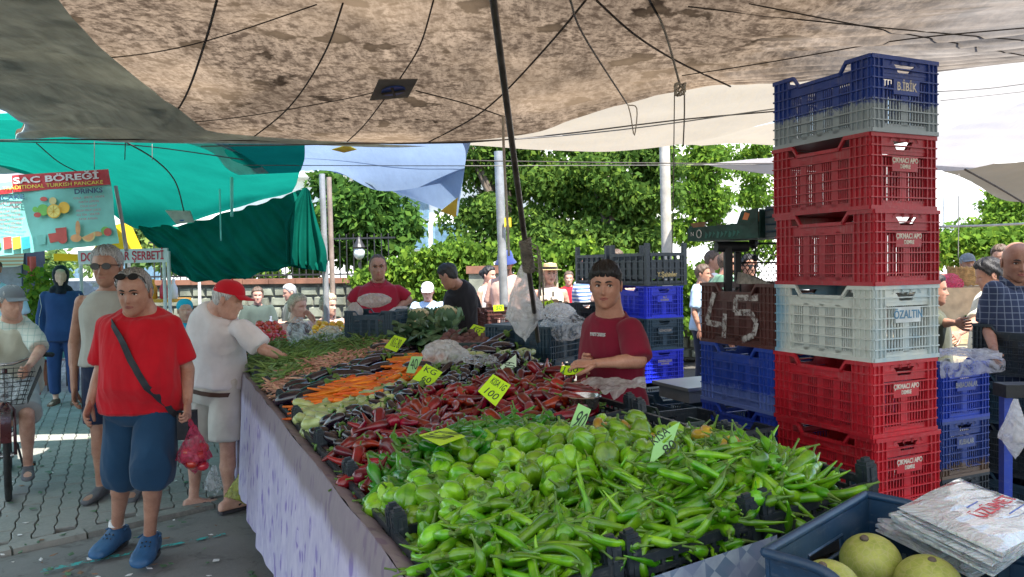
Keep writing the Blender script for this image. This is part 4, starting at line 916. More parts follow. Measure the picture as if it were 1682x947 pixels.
# ------------------------------------------------------------ plastic crates
CL, CW, CH = .52, .375, .30
def plas(name, c, fade=None, dirt=.35, rough=.42):
    n = N(name); v = n.co(); f = n.noise(v, 6, 4, .6); g = n.noise(n.co('Object', (30, 30, 4)), 3, 4)
    k = n.ramp(f, [(.3, tuple(q*.78 for q in c)), (.7, tuple(min(1, q*1.15) for q in c))])
    k = n.mix(n.ramp(g, [(.55, 0.0), (.8, dirt)]), k, (.24, .22, .20))
    k = n.mix(n.ramp(n.noise(n.co('Object', (6, 6, 22), loc=(len(name), 0, 0)), 3.2, 6, .75), [(.56, 0.0), (.66, .32)]), k, tuple(min(1, q*.6+.16) for q in c)); k = n.mix(n.ramp(n.noise(v, 5, 6, .75, 1), [(.55, 0.0), (.68, .5)]), k, tuple(q*.35+.01 for q in c))
    if fade:
        z = n.sep(v)[2 if fade[0] == 'z' else 0]; m = n.math('ADD', z, n.math('MULTIPLY', n.noise(v, 22, 6, .8, 1), fade[3] if len(fade) > 3 else .06)); mk = n.ramp(m, [(fade[1], 1.0), (fade[1]+.02, 0.0)]); k = n.mix(mk, k, fade[2])
    n.col(k); n.rough(rough); n.bump(n.noise(v, 40, 3), .12, .003); return n.m
P_RED = plas('red crate plastic', (.40, .016, .03)); P_RED2 = plas('bright red crate plastic', (.52, .016, .03)); P_BLUE = plas('navy crate plastic', (.018, .055, .30), ('z', .19, (.30, .36, .40), .16)); P_BLU2 = plas('blue crate plastic', (.02, .06, .42), dirt=.25)
P_BLU3 = plas('scraped blue crate plastic', (.022, .07, .42), ('z', .17, (.13, .20, .50), .18)); P_ROY = plas('royal blue crate plastic', (.012, .03, .62), dirt=.12); P_BLK = plas('black crate plastic', (.022, .032, .042), dirt=.2); P_PET = plas('petrol blue crate plastic', (.018, .052, .085), dirt=.2)
P_BRN = plas('brown crate plastic', (.10, .035, .03), dirt=.25); P_WHI = plas('white crate plastic', (.66, .70, .68), ('x', .0, (.25, .45, .62), .0), dirt=.3); P_BRBL = plas('blue crate with brown smears', (.025, .06, .26), ('z', .2, (.16, .11, .08), .3), dirt=.5); P_GRN = plas('dark green crate plastic', (.015, .04, .032), dirt=.2)
def white_m():
    n = N('white crate sprayed blue'); v = n.co(); s3 = n.sep(v); f = n.noise(v, 9, 4, .6)
    ax_ = n.math('ADD', n.math('ABSOLUTE', n.math('SUBTRACT', s3[0], .03)), n.math('MULTIPLY', f, .10)); a = n.ramp(ax_, [(.265, 0.0), (.33, .85)])
    e = n.math('ADD', n.math('ABSOLUTE', n.math('SUBTRACT', s3[1], -.02)), n.math('MULTIPLY', f, .06)); b = n.ramp(n.math('MULTIPLY', n.ramp(s3[0], [(.20, 0.0), (.25, 1.0)]), n.ramp(e, [(.06, .8), (.16, .1)])), [(0, 0.0), (1, 1.0)])
    k = n.mix(a, (.60, .64, .60), (.16, .38, .55)); k = n.mix(n.ramp(n.noise(v, 20, 4), [(.55, 0.0), (.8, .4)]), k, (.30, .27, .22)); n.col(k); n.rough(.45); return n.m
P_WHI = white_m()
def crate_meshes(L=CL, W=CW, H=CH):
    out = {}; t = .006; x, y = L/2, W/2
    fr = MB()
    for sx in (-1, 1):
        for sy in (-1, 1):      # corner posts, with ribs
            fr.box((sx*(x-.045), sy*(y-t/2-.002), H/2+.0), (.09, t, H)); fr.box((sx*(x-t/2-.002), sy*(y-.03), H/2), (t, .06, H))
            for k in range(4): fr.box((sx*(x-.012-k*.026), sy*(y+.001), H/2), (.004, .010, H-.004))
            for k in range(3): fr.box((sx*(x+.001), sy*(y-.010-k*.024), H/2), (.010, .004, H-.004))
    nz = 7
    for k in range(nz+1):
        z = .008+k*(H-.016)/nz; w = .005
        if k < nz-0: 
            top = (k == nz-1)
        for sy in (-1, 1):
            if k == nz:
                for sx in (-1, 1): fr.box((sx*(x-.06), sy*(y+.001), z), (.12, .014, .016))
                fr.hexa([V((sx_, sy*(y+.008) if q else sy*(y-.006), zz)) for sx_, q, zz in ((-x+.12, 0, z-.008), (-x+.15, 0, z-.048), (-x+.15, 1, z-.048), (-x+.12, 1, z-.008), (-x+.12, 0, z+.008), (-x+.15, 0, z-.032), (-x+.15, 1, z-.032), (-x+.12, 1, z+.008))])
                fr.hexa([V((-sx_, sy*(y+.008) if q else sy*(y-.006), zz)) for sx_, q, zz in ((-x+.12, 0, z-.008), (-x+.15, 0, z-.048), (-x+.15, 1, z-.048), (-x+.12, 1, z-.008), (-x+.12, 0, z+.008), (-x+.15, 0, z-.032), (-x+.15, 1, z-.032), (-x+.12, 1, z+.008))])
                fr.box((0, sy*(y+.001), z-.040), (L-.29, .014, .014))
            elif k == nz-1:
                for sx in (-1, 1): fr.box((sx*(x-.065), sy*y, z), (.13, .012, w))
            else: fr.box((0, sy*y, z), (L, .013, w if k else .016))
        for sx in (-1, 1): fr.box((sx*x, 0, z), (.013, W, (w if k < nz else .016) if k else .016))
    for sx in (-1, 1): fr.box((sx*(x-.004), 0, H-.065), (.007, W-.09, .006))
    out['frame'] = fr
    for sy in (-1, 1):
        m = MB(); a0, a1 = -x+.09, x-.09; npn = 4; pw_ = (a1-a0)/npn
        m.box((0, sy*(y-.006), H-.069), (a1-a0, t, .045)); m.box((0, sy*(y-.006), .020), (a1-a0, t, .026))
        for p_ in range(npn):
            c = a0+(p_+.5)*pw_
            for e in (-1, 1): m.box((c+e*(pw_/2-.006), sy*(y-.006), H/2-.03), (.014, t, H-.10))
            for q in range(1, 7): m.box((c-pw_/2+.005+q*(pw_-.010)/7, sy*(y-.006), H/2-.03), (.0042, t, H-.11))
        out['long_side'+('' if sy < 0 else '2')] = m
    for sx in (-1, 1):
        m = MB(); a1 = y-.055; hw = .058
        xx = sx*(x-.006)
        for e in (-1, 1): m.box((xx, e*(hw+(a1-hw)/2), H-.045), (t, a1-hw, .075))
        m.box((xx, 0, H-.017), (t, 2*hw, .024)); m.box((xx, 0, H-.072), (t, 2*hw, .020))
        for e in (-1, 1): m.hexa([V((xx+q*t/2, yy, zz)) for yy, zz, q in ((e*hw, H-.062, -1), (e*(hw+.0), H-.062, 1), (e*(hw-.022), H-.062, 1), (e*(hw-.022), H-.062, -1), (e*hw, H-.034, -1), (e*hw, H-.034, 1), (e*(hw-.004), H-.034, 1), (e*(hw-.004), H-.034, -1))])
        m.box((xx, 0, .022), (t, 2*a1, .028)); m.box((xx, 0, H/2-.03), (t, .02, H-.12))
        for p_ in (-1, 1):
            c = p_*(a1/2+.005)
            for e in (-1, 1): m.box((xx, c+e*(a1/2-.008), H/2-.03), (t, .012, H-.12))
            for q in range(6): m.box((xx, c-a1/2+.024+q*(a1-.048)/5, H/2-.035), (t, .0055, H-.12))
        # arched moulding over the handle
        for k in range(3): m.tube([V((sx*(x+.001), -.05+k*.05+.03*cos(q), H-.034+.022*sin(q))) for q in [pi*i/6 for i in range(7)]], .002, 4)
        out['end_panel'+('' if sx > 0 else '2')] = m
    m = MB(); m.box((x+.002, 0, H-.118), (.010, .145, .062)); out['name_plate'] = m
    m = MB(); m.box((0, 0, .006), (L-.02, W-.02, .006)); out['bottom'] = m
    return out
CRM = {k: v.mesh(k.rstrip('2'), P_RED) for k, v in crate_meshes().items()}
def crate(label, loc, m, rz=TH+pi/2, group=None, plate=None, platec=(.55, .50, .46), scale=1.0, nop=False, textm=None, end=1, tx=1, th=.021, platem=None, name='crate', rx=0, ry=0, sz=1):
    """long side along local x; rz = TH+pi/2 puts the long side along the stall"""
    t = thing(name, label, 'crate', TR(loc, rz=rz, rx=rx, ry=ry), group)
    if scale != 1 or sz != 1: t.scale = (scale, scale, scale*sz)
    for k, me in CRM.items():
        if k == 'name_plate' and nop: continue
        o = bpy.data.objects.new(k.rstrip('2'), me); C.objects.link(o); o.parent = t; setmat(o, m); WM[o.name] = WM[t.name]
        if k == 'name_plate':
            if platem: setmat(o, platem)
            if plate:
                for i, ln in enumerate(plate):
                    Mt = Matrix.Translation((CL/2+.0075, 0, CH-.118+((len(plate)-1)/2-i)*th*1.0)) @ rotm(0, 0, pi/2) @ rotm(pi/2)
                    tt = text('lettering', ln, textm or M_LET, None, Mt, th*(1.15 if i == 0 else .9), sx=tx, off=.0008); tt.parent = o; WM[tt.name] = WM[t.name]
    return t
M_LET = mat('pale worn lettering', (.62, .58, .50), .7, .3, 30)
M_LETD = mat('dull lettering', (.30, .26, .22), .7, .3, 30); M_LETB = mat('blue lettering', (.10, .26, .42), .6)
# main tower: the near corner stands at px ~1432, 3.0 m away; the end panel (short side) faces the camera, the long side runs back along the stall
n0 = P(1434, 640, 3.0); n0.z = 0
def crate_at(corner, L=CL, W=CW):    # centre of a crate whose near left bottom corner is given
    return corner + CU*(L/2) + CV*(W/2)
# local +x must face the camera side: long axis along -CU
RZ = math.atan2(-CU.y, -CU.x)
tower = [(0, P_RED, None, 'red crate at the very bottom of the crate tower, behind the melon crate'), (.30, P_RED, None, 'red crate second from the ground in the crate tower'),
 (.60, P_RED2, ['ÇIKMACI APO', 'DEMRE'], 'lowest clearly visible red crate of the tower, behind the green pepper tray'), (.90, P_RED2, ['ÇIKMACI APO', 'DEMRE'], 'bright red crate directly under the white crate of the tower'),
 (1.20, P_WHI, ['ÖZALTIN'], 'white crate sprayed light blue in the middle of the tower'), (1.50, P_RED, ['ÇIKMACI APO', 'DEMRE'], 'dark red crate resting on the white crate of the tower'),
 (1.80, P_RED, ['ÇIKMACI APO', 'DEMRE'], 'dark red crate directly under the blue top crate of the tower'), (2.10, P_BLUE, ['B.İBİK'], 'navy blue crate with paint worn white below, topmost of the tower')]
for i, (z, m, pl_, lb_) in enumerate(tower):
    j = V((nr.uniform(-.008, .008), nr.uniform(-.006, .006), 0))
    pm_ = None; tm = M_LET
    if i == 4: pm_ = mat('pale plate', (.60, .66, .68), .5); tm = M_LETB
    crate(lb_, crate_at(n0)+V((0, 0, z))+j, m, RZ+nr.uniform(-.012, .012), plate=pl_, textm=tm, th=.04 if i in (4, 7) else .024, tx=.85, platem=pm_)
mb = MB(); c = crate_at(n0)-CV*CW*.52+V((0, 0, 2.095))      # flaking blue tape on the rim
# second stack right behind: brown 45 crate over scraped blue ones
n1 = n0 + CU*(CL+.015) - CV*.0
st2 = [(0, P_BLU2, 'blue crate at the bottom of the stack under the brown crate'), (.30, P_BLU2, 'blue crate second from the ground under the brown crate'), (.60, P_BLU2, 'darker blue crate below the scraped blue one, left of the tower'), (.90, P_BLU3, 'scraped blue crate directly under the brown 45 crate'), (1.20, P_BRN, 'brown crate with 45 sprayed on it in white')]
for z, m, lb_ in st2:
    q = crate(lb_, crate_at(n1)+V((0, 0, z))+V((nr.uniform(-.01, .01), 0, 0)), m, RZ+nr.uniform(-.015, .015))
# sprayed number 45 on the long side facing the aisle (local -y ... the side away from CV)
def spray_m():
    n = N('white spray paint'); v = n.co(); n.col((.55, .53, .52)); n.rough(.7); f = n.noise(v, 30, 4, .6)
    t = n.n('BsdfTransparent'); m = n.n('MixShader'); n.l(n.ramp(f, [(.40, .1), (.60, .9)]), m.inputs[0]); n.l(n.b.outputs[0], m.inputs[1]); n.l(t.outputs[0], m.inputs[2]); n.l(m.outputs[0], n.out.inputs[0]); return n.m
M_SPRAY = spray_m()
def sprayed(T0, strokes, w_=.022):
    mb = MB()
    for st in strokes:
        for (a, b) in zip(st, st[1:]):
            a = V((a[0], 0, a[1])); b = V((b[0], 0, b[1])); d_ = (b-a).normalized(); s_ = V((d_.z, 0, -d_.x))*w_/2; L_ = (b-a).length; nn = max(2, int(L_/.008))
            mb.grid(lambda u, v: T0 @ (a.lerp(b, v)+s_*(u*2-1)), 2, nn)
    return mb
T0 = TR(n1+V((0, 0, 1.20))-CV*.0095, rz=math.atan2(CU.y, CU.x)-pi)   # local x from far to near along the face
# face runs from near corner (u=0) to far (u=CL); picture left is the far end
Tn = Matrix.Translation(n1+CU*CL+V((0, 0, 1.20))-CV*.0085) @ Matrix(((-CU.x, -CV.x, 0, 0), (-CU.y, -CV.y, 0, 0), (0, 0, 1, 0), (0, 0, 0, 1)))
mb = sprayed(Tn, [[(.12, .25), (.06, .10), (.20, .09)], [(.20, .15), (.19, .03)], [(.43, .235), (.28, .23), (.27, .16)], [(.27, .16), (.38, .165), (.42, .12), (.40, .06), (.32, .03)]], .03)
mb.build('sprayed_number', M_SPRAY, q)
# third stack, far: folding black crate, royal blue crates
n2 = P(1064, 520, 6.3); n2.z = 0; n2 -= CV*.02
st3 = [(.02, P_BLK, None, 'black crate at the foot of the stack behind the boy'), (.32, P_BLK, None, 'second black crate from the ground behind the boy'), (.62, P_ROY, ['DEMİRCİLER', 'GÖYNÜK'], 'lower royal blue crate in the stack behind the boy'), (.885, P_PET, ['GÜNCÜLER'], 'petrol dark crate between the two royal blue ones'), (1.15, P_ROY, ['ALİ', 'ÖZDEMİR'], 'upper royal blue crate under the folding black crates')]
for z, m, pl_, lb_ in st3: crate(lb_, crate_at(n2)+V((0, 0, z)), m, RZ+nr.uniform(-.02, .02), plate=pl_, textm=M_LETD, th=.026, tx=.8, sz=.88)
def folding_crate(label, c, rz, txt=None):
    t = thing('folding_crate', label, 'crate', TR(c, rz=rz)); L, W, H = .56, .40, .27
    mb = MB(); mb.box((0, 0, .01), (L, W, .02)); mb.build('bottom', P_BLK, t, local=True)
    for sx in (-1, 1):
        for sy in (-1, 1): mb = MB(); mb.box((sx*(L/2-.015), sy*(W/2-.015), H/2+.04), (.035, .035, H+.08)); mb.build('corner_post', P_BLK, t, local=True)
    for a, ax__ in ((L, 0), (W, 1)):
        for s_ in (-1, 1):
            mb = MB()
            f = (lambda x, z, w_, h, d_=.02: mb.box((x, s_*(W/2-.01), z), (w_, d_, h))) if ax__ == 0 else (lambda x, z, w_, h, d_=.02: mb.box((s_*(L/2-.01), x, z), (d_, w_, h)))
            f(0, .02, a-.06, .03); f(0, H-.012, a-.06, .026, .03); f(0, H/2, a-.06, .16, .008)
            for k in range(6): f(-a/2+.05+k*(a-.1)/5, H/2, .012, H-.03, .026)
            for z in (.08, .14, .2): f(0, z, a-.06, .010, .024)
            mb.build('side_wall', P_BLK, t, local=True)
    if txt:
        tt = text('lettering', txt, M_LET2, None, Matrix.Translation((L/2+.006, 0, .09)) @ rotm(0, 0, pi/2) @ rotm(pi/2), .055, sx=.85, off=.001); tt.parent = t
        tt = text('lettering', 'ÖRNEK'[:0] or '- - -', M_LETG, None, Matrix.Translation((L/2+.006, 0, .215)) @ rotm(0, 0, pi/2) @ rotm(pi/2), .03); tt.parent = t
    return t
M_LET2 = mat('gold lettering', (.50, .38, .16), .6); M_LETG = mat('grey lettering', (.35, .36, .37), .6)
folding_crate('black folding crate with gold lettering on top of the stack behind the boy', crate_at(n2, .56, .40)+V((0, 0, 1.42))-CU*.02, RZ, 'Y.Şahinler')
folding_crate('empty black folding crate at the back of the stack top', crate_at(n2, .56, .40)+V((0, 0, 1.42))+CU*.60, RZ)
# right hand stack
n3 = P(1546, 640, 3.95); n3.z = 0
st4 = [(-.14, P_PET, None, 'dark crate at the foot of the right hand stack'), (.16, P_BLK, None, 'second crate of the right hand stack, mostly hidden'), (.46, P_BRBL, ['KUBALAR'], 'dirty blue brown crate with pale lettering under the blue one at right'), (.76, P_BLU2, ['BABACANLAR'], 'clean blue crate holding plastic bags at right')]
for z, m, pl_, lb_ in st4[1:]: crate(lb_, crate_at(n3, CL, CW)+V((0, 0, z)), m, RZ, plate=pl_, textm=M_LETG if pl_ and pl_[0][0] == 'K' else M_LETBL if False else M_LETG, th=.034, tx=.68)
# small crates on the stall: petrol crate upside down around the pole foot
def PT(px, py, z): return GZ(px, py, z)
crate('upturned petrol blue crate by the foot of the leaning pole', GZ(890, 612, .93)+CU*.12+V((0, 0, .30)), P_PET, RZ+.5, nop=True, rx=pi, name='upturned_crate', sz=1, scale=.95)
crate('petrol blue crate on the stall behind the boy elbow', GZ(945, 600, .93)+CU*.5, P_PET, RZ-.3, nop=True, scale=.9)
crate('crate of greens in front of the polo shirt man', P(618, 512, 5.6)+V((0, 0, -.2)), P_PET, RZ+.9, nop=True, scale=.72)

pq = crate_at(n3); mb = MB(); mb.box((0, 0, .14), (.56, .42, .03), TR(pq, rz=RZ)); [mb.box((x, 0, .062), (.09, .42, .125), TR(pq, rz=RZ)) for x in (-.22, 0, .22)]
single(mb, 'pallet', mat('grey pallet wood', (.24, .19, .13), .9), 'small wooden pallet under the right hand crate stack', 'pallet', pq)
# ------------------------------------------------------------ the stall
KT, Z0 = .10, .93
NT = (V((0, 0, 1))-CV*KT)
def GS(px, py, dz=0):
    o, r = ray(px, py); t = (Z0+dz-NT.dot(o)+(NT-V((0, 0, 1))).dot(SO))/NT.dot(r); return o+r*t
def ab(p): q = p-SO; return q.dot(CV), q.dot(CU)
def SF(a, b, dz=0): p = S(a, b); p.z = Z0+KT*a+dz; return p
AX = (CV+V((0, 0, KT))).normalized(); AZ = AX.cross(CU)
TILT = Matrix(((AX.x, CU.x, AZ.x, 0), (AX.y, CU.y, AZ.y, 0), (AX.z, CU.z, AZ.z, 0), (0, 0, 0, 1)))
def TF(a, b, dz=0): return Matrix.Translation(SF(a, b, dz)) @ TILT
M_WOOD = mat('rough plank wood', (.20, .13, .08), .85, .35, 5, .5)
st = thing('market_table', 'long trestle table covered with a lavender cloth, carrying the vegetable trays', 'table', S(0, -.2))
for i in range(7):
    mb = MB(); mb.box((.10+i*.20, 2.55, -.185), (.19, 5.6, .03), Matrix.Translation(SF(0, 0)) @ TILT); mb.build('plank', M_WOOD, st)
for b in (.3, 1.9, 3.4, 4.9):
    for a in (.12, 1.2): mb = MB(); p = SF(a, b, -.2); mb.tube([V((p.x, p.y, 0)), p], .028, 8); mb.build('leg', P_PET, st)
# cloth
def clothm(n):
    v = n.co('World', (1, 1, .55), (0, 0, -TH)); f = n.noise(v, 3, 4)
    vo = n.n('TexVoronoi'); vo.inputs['Scale'].default_value = 44; n.l(n.co('World', (1, 1, .42), (R(18), 0, -TH)), vo.inputs[0])
    vo2 = n.n('TexVoronoi'); vo2.inputs['Scale'].default_value = 17; n.l(n.co('World', (1, .9, .5), (R(-24), R(10), -TH)), vo2.inputs[0])
    k = n.mix(n.ramp(vo.outputs['Color'], [(.4, 0.0), (.55, 1.0)]), (.48, .44, .62), (.24, .19, .46)); k = n.mix(n.ramp(vo2.outputs['Distance'], [(.28, 0.0), (.40, .8)]), k, (.54, .51, .64))
    k = n.mix(n.ramp(n.noise(v, 30, 4), [(.4, 0.0), (.7, .35)]), k, (.24, .22, .44))
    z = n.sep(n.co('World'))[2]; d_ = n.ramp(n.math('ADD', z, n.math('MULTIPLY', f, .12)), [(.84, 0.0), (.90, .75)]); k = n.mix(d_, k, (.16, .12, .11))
    n.col(k); n.rough(.75); n.bump(n.noise(v, 9, 4), .3, .01)
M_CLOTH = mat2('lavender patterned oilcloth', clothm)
def dr(u, v):
    b = -.35+u*5.75; h = .74*v; w_ = .012*sin(b*9+2*sin(b*2.1))*(.3+v)+.007*sin(b*23)*v
    e = -.045-.05*v**.6*(1 if v > 0 else 0)-w_; p = SF(e, b, 0); p.z = .925-h-(.01*sin(b*7)*v); return p
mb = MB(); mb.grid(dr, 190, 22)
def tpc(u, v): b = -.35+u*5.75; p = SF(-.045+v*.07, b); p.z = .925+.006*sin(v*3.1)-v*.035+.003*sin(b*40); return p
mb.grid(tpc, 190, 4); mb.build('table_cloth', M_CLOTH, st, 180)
def clothf(n):
    ck = n.n('TexChecker'); ck.inputs['Scale'].default_value = 26; n.l(n.co('World', rot=(0, R(45), 0)), ck.inputs[0]); f = n.noise(n.co('World'), 14, 4)
    k = n.mix(ck.outputs[1], (.13, .20, .30), (.34, .42, .50)); k = n.mix(n.ramp(f, [(.4, 0.0), (.6, .8)]), k, (.20, .24, .36)); n.col(k); n.rough(.7)
mb = MB()
def df(u, v): a = -.045+u*.80; p = S(a, -.21-.01*sin(a*30)*v-.02*v); p.z = (.90+KT*a)-v*.75; return p
mb.grid(df, 60, 14); mb.build('table_cloth', mat2('blue grey patterned oilcloth', clothf), st, 180)
mb = MB()
for a0, a1 in ((.76, 1.18),): mb.box(((a0+a1)/2, -.12, .40), (a1-a0, .10, .8), Matrix.Translation(SO)@Matrix(((CV.x, CU.x, 0, 0), (CV.y, CU.y, 0, 0), (0, 0, 1, 0), (0, 0, 0, 1))))
M_NAVYT = mat('dark navy sheet', (.015, .02, .09), .7); mb.build('table_cloth', M_NAVYT, st)
# trays
TRM = {}
def tray_mesh(L, W, H=.14):
    m = MB(); t = .008
    m.box((0, 0, -H), (W, L, .01))
    for sx in (-1, 1):
        for k in range(5): m.box((sx*(W/2-t/2), 0, -H+.012+k*(H-.01)/4.6), (t, L, .014))
        m.box((sx*(W/2-t/2), 0, -.012), (t*1.6, L, .022)); 
        for q in range(int(L/.035)): m.box((sx*(W/2-t/2), -L/2+.02+q*.035, -H/2), (t*.8, .010, H))
    for sy in (-1, 1):
        for k in range(5): m.box((0, sy*(L/2-t/2), -H+.012+k*(H-.01)/4.6), (W, t, .014))
        m.box((0, sy*(L/2-t/2), -.012), (W, t*1.6, .022))
        for q in range(int(W/.035)): m.box((-W/2+.02+q*.035, sy*(L/2-t/2), -H/2), (.010, t*.8, H))
    return m
def post_mesh():
    m = MB(); m.box((0, 0, -.05), (.036, .036, .18)); m.box((0, 0, .042), (.030, .030, .014)); m.box((0, 0, .051), (.020, .012, .012))
    for e in (-1, 1): m.box((e*.019, 0, -.05), (.004, .012, .17)); m.box((0, e*.019, -.05), (.012, .004, .17))
    return m
PM = post_mesh().mesh('corner_post', P_BLK)
ntray = 0
TRAYLAB = ['front left', 'second', 'third', 'fourth', 'fifth', 'sixth', 'seventh', 'eighth', 'ninth', 'tenth']
def tray(a0, a1, b0, b1, label, m=None, dz=0):
    W, L = a1-a0-.012, b1-b0-.012
    t = thing('vegetable_tray', label, 'tray', TF((a0+a1)/2, (b0+b1)/2, dz), 'low black trays heaped with vegetables')
    key = (round(W, 3), round(L, 3))
    if key not in TRM: TRM[key] = tray_mesh(L, W).mesh('lattice', P_BLK)
    o = bpy.data.objects.new('lattice', TRM[key]); C.objects.link(o); o.parent = t; WM[o.name] = WM[t.name]
    if m: setmat(o, m)
    for sx in (-1, 1):
        for sy in (-1, 1):
            o = bpy.data.objects.new('corner_post', PM); C.objects.link(o); o.parent = t; o.location = (sx*(W/2-.018), sy*(L/2-.018), 0)
            if m: setmat(o, m)
KINDL = ['long green peppers', 'bell peppers', 'dark green and red peppers', 'small aubergines and red peppers', 'courgettes, carrots and small aubergines', 'carrots and dark aubergines', 'dark aubergines and pink beans', 'pink and green beans', 'green beans', 'far green beans']
rows_b = [(-.17, .37), (.37, .90), (.90, 1.43), (1.43, 1.96), (1.96, 2.49), (2.49, 3.02), (3.02, 3.55), (3.55, 4.08), (4.08, 4.61), (4.61, 5.14)]
for i, (b0, b1) in enumerate(rows_b):
    tray(0, .375, b0, b1, 'black tray of %s at the outer edge of the table' % KINDL[i]); tray(.375, .75, b0, b1, 'black tray of %s in the middle row of the table' % KINDL[i])
    if i in (0, 1, 4, 5, 6, 7, 8): tray(.75, 1.14, b0, b1, 'black tray of %s in the inner row, away from the shoppers' % KINDL[i])
tray(.75, 1.14, .92, 1.45, 'black tray holding red peppers and a steel bowl beside the boy', dz=.01)

# ------------------------------------------------------------ vegetables
def veg_mat(name, c, c2=None, rough=.3, rv=.25, coat=.45, sc=18):
    n = N(name); v = n.co(); f = n.noise(v, sc, 3, .6); k = n.ramp(f, [(.35, tuple(q*.8 for q in c)), (.7, c2 or tuple(min(1, q*1.2) for q in c))])
    oi = n.n('ObjectInfo'); g = n.n('NewGeometry'); r_ = n.math('FRACT', n.math('ADD', oi.outputs['Random'], n.math('MULTIPLY', g.outputs['Random Per Island'], 1.0)))
    hs = n.n('HueSaturation'); n.l(k, hs.inputs['Color']); n.l(n.math('MULTIPLY_ADD', r_, rv*2, 1-rv), hs.inputs['Value']); n.l(n.math('MULTIPLY_ADD', n.math('FRACT', n.math('MULTIPLY', r_, 5.3)), .03, .485), hs.inputs['Hue'])
    n.col(hs.outputs[0]); n.rough(rough); n.b.inputs['Coat Weight'].default_value = coat; n.b.inputs['Coat Roughness'].default_value = .12; n.bump(n.noise(v, 60, 2), .06, .002)
    n.b.inputs['Subsurface Weight'].default_value = 0; return n.m
V_SIV = veg_mat('bright green chilli skin', (.050, .24, .003), (.20, .46, .010), rv=.38); V_BEL = veg_mat('bell pepper green', (.11, .34, .006), (.24, .50, .015), rv=.35); V_DRK = veg_mat('dark green pepper', (.020, .15, .004), (.05, .26, .008)); V_RED = veg_mat('dark red pepper', (.13, .002, .004), (.30, .004, .006), rv=.5)
V_STEM = veg_mat('green stem', (.10, .20, .03), coat=0, rough=.6); V_EGG = veg_mat('aubergine skin', (.008, .004, .010), (.022, .010, .024), rough=.15, coat=.8); V_ZUC = veg_mat('pale courgette skin', (.36, .44, .15), (.48, .55, .24), rough=.4); V_CAR = veg_mat('carrot orange', (.78, .15, .004), (.88, .24, .008), rough=.45, coat=.1)
V_BOR = veg_mat('pink speckled bean pod', (.52, .22, .15), (.62, .40, .26), rough=.6, coat=0, sc=40, rv=.3); V_BEAN = veg_mat('green bean pod', (.12, .22, .045), (.20, .32, .08), rough=.55, coat=0, rv=.35); V_TOM = veg_mat('tomato red', (.45, .018, .015), (.55, .03, .02), rough=.2, coat=.5, rv=.15); V_LEM = veg_mat('yellow lemon skin', (.72, .42, .015), rough=.4); V_BEET = veg_mat('earthy beetroot', (.12, .045, .045), (.20, .10, .08), rough=.8, coat=0)
V_YEL = veg_mat('orange turning pepper', (.42, .22, .02), (.50, .36, .03)); V_CRM = veg_mat('cream cauliflower', (.62, .55, .30), (.70, .64, .42), rough=.8, coat=0, sc=40); V_LEAF = veg_mat('cabbage leaf', (.07, .16, .07), (.13, .24, .12), rough=.55, coat=0); V_MEL = None
LMK = [('beside the largest card', 1090, 730), ('in the right hand tray', 1310, 790), ('by the post between the two front trays', 1215, 800), ('near the front corner posts', 975, 900), ('at the lower left corner of the heap', 690, 900), ('in the middle of the front heap', 900, 850), ('below the flat neon card', 725, 740), ('near the pale standing card', 945, 700), ('by the outer edge posts', 600, 800), ('near the big 100 card', 812, 650), ('close to the boy', 950, 630), ('next to the courgettes', 590, 670), ('at the outer table edge', 470, 660), ('by the crumpled white bag', 730, 590), ('beneath the reaching hand', 480, 600), ('below the clear bags', 520, 570), ('at the far left corner of the stall', 425, 590)]
def lmk(px, py): return min(LMK, key=lambda q: (q[1]-px)**2+(q[2]-py)**2)[0]
def m_bell(seed):
    r_ = random.Random(seed); L = r_.uniform(.072, .098); Rr = r_.uniform(.034, .042); nl = r_.choice([3, 4]); tp = r_.uniform(.6, .85); ph = r_.random()*6; bend = r_.uniform(-.008, .008)
    m = MB(); rings = []
    for k in range(13):
        t = k/12; a = pi*t; rr = Rr*(sin(a)**.55 if 0 < t < 1 else .12)*(1-(1-tp)*t**1.2); z = -L/2+L*t
        if t < .12: z += .006*(1-t/.12)*-1+.004
        z2 = L/2-L*t
        if k == 0: rr = Rr*.18; z2 = L/2-.010
        if k == 12: rr = Rr*.1; z2 = -L/2+.004
        ring_ = []
        for j in range(24):
            q = 2*pi*j/24; w_ = ((nl*q+ph)/(2*pi)) % 1; w_ = min(w_, 1-w_); lob = 1.08-(.38*math.exp(-(w_/.17)**2)+.05*cos(2*q+seed))*(1 if 0 < k < 12 else 0)
            ring_.append(V((rr*lob*cos(q)+bend*sin(a), rr*lob*sin(q), z2)))
        rings.append(ring_)
    m.loft(rings); m.mi = 1; c = V((0, 0, L/2-.010)); d_ = V((r_.uniform(-.4, .4), r_.uniform(-.4, .4), 1)).normalized()
    m.tube([c, c+d_*.012, c+d_*.028+V((.005, 0, 0))], [.007, .004, .0045], 6); m.lathe([(.001, L/2-.006), (.013, L/2-.008), (.014, L/2-.011), (.002, L/2-.012)], 8)
    return m
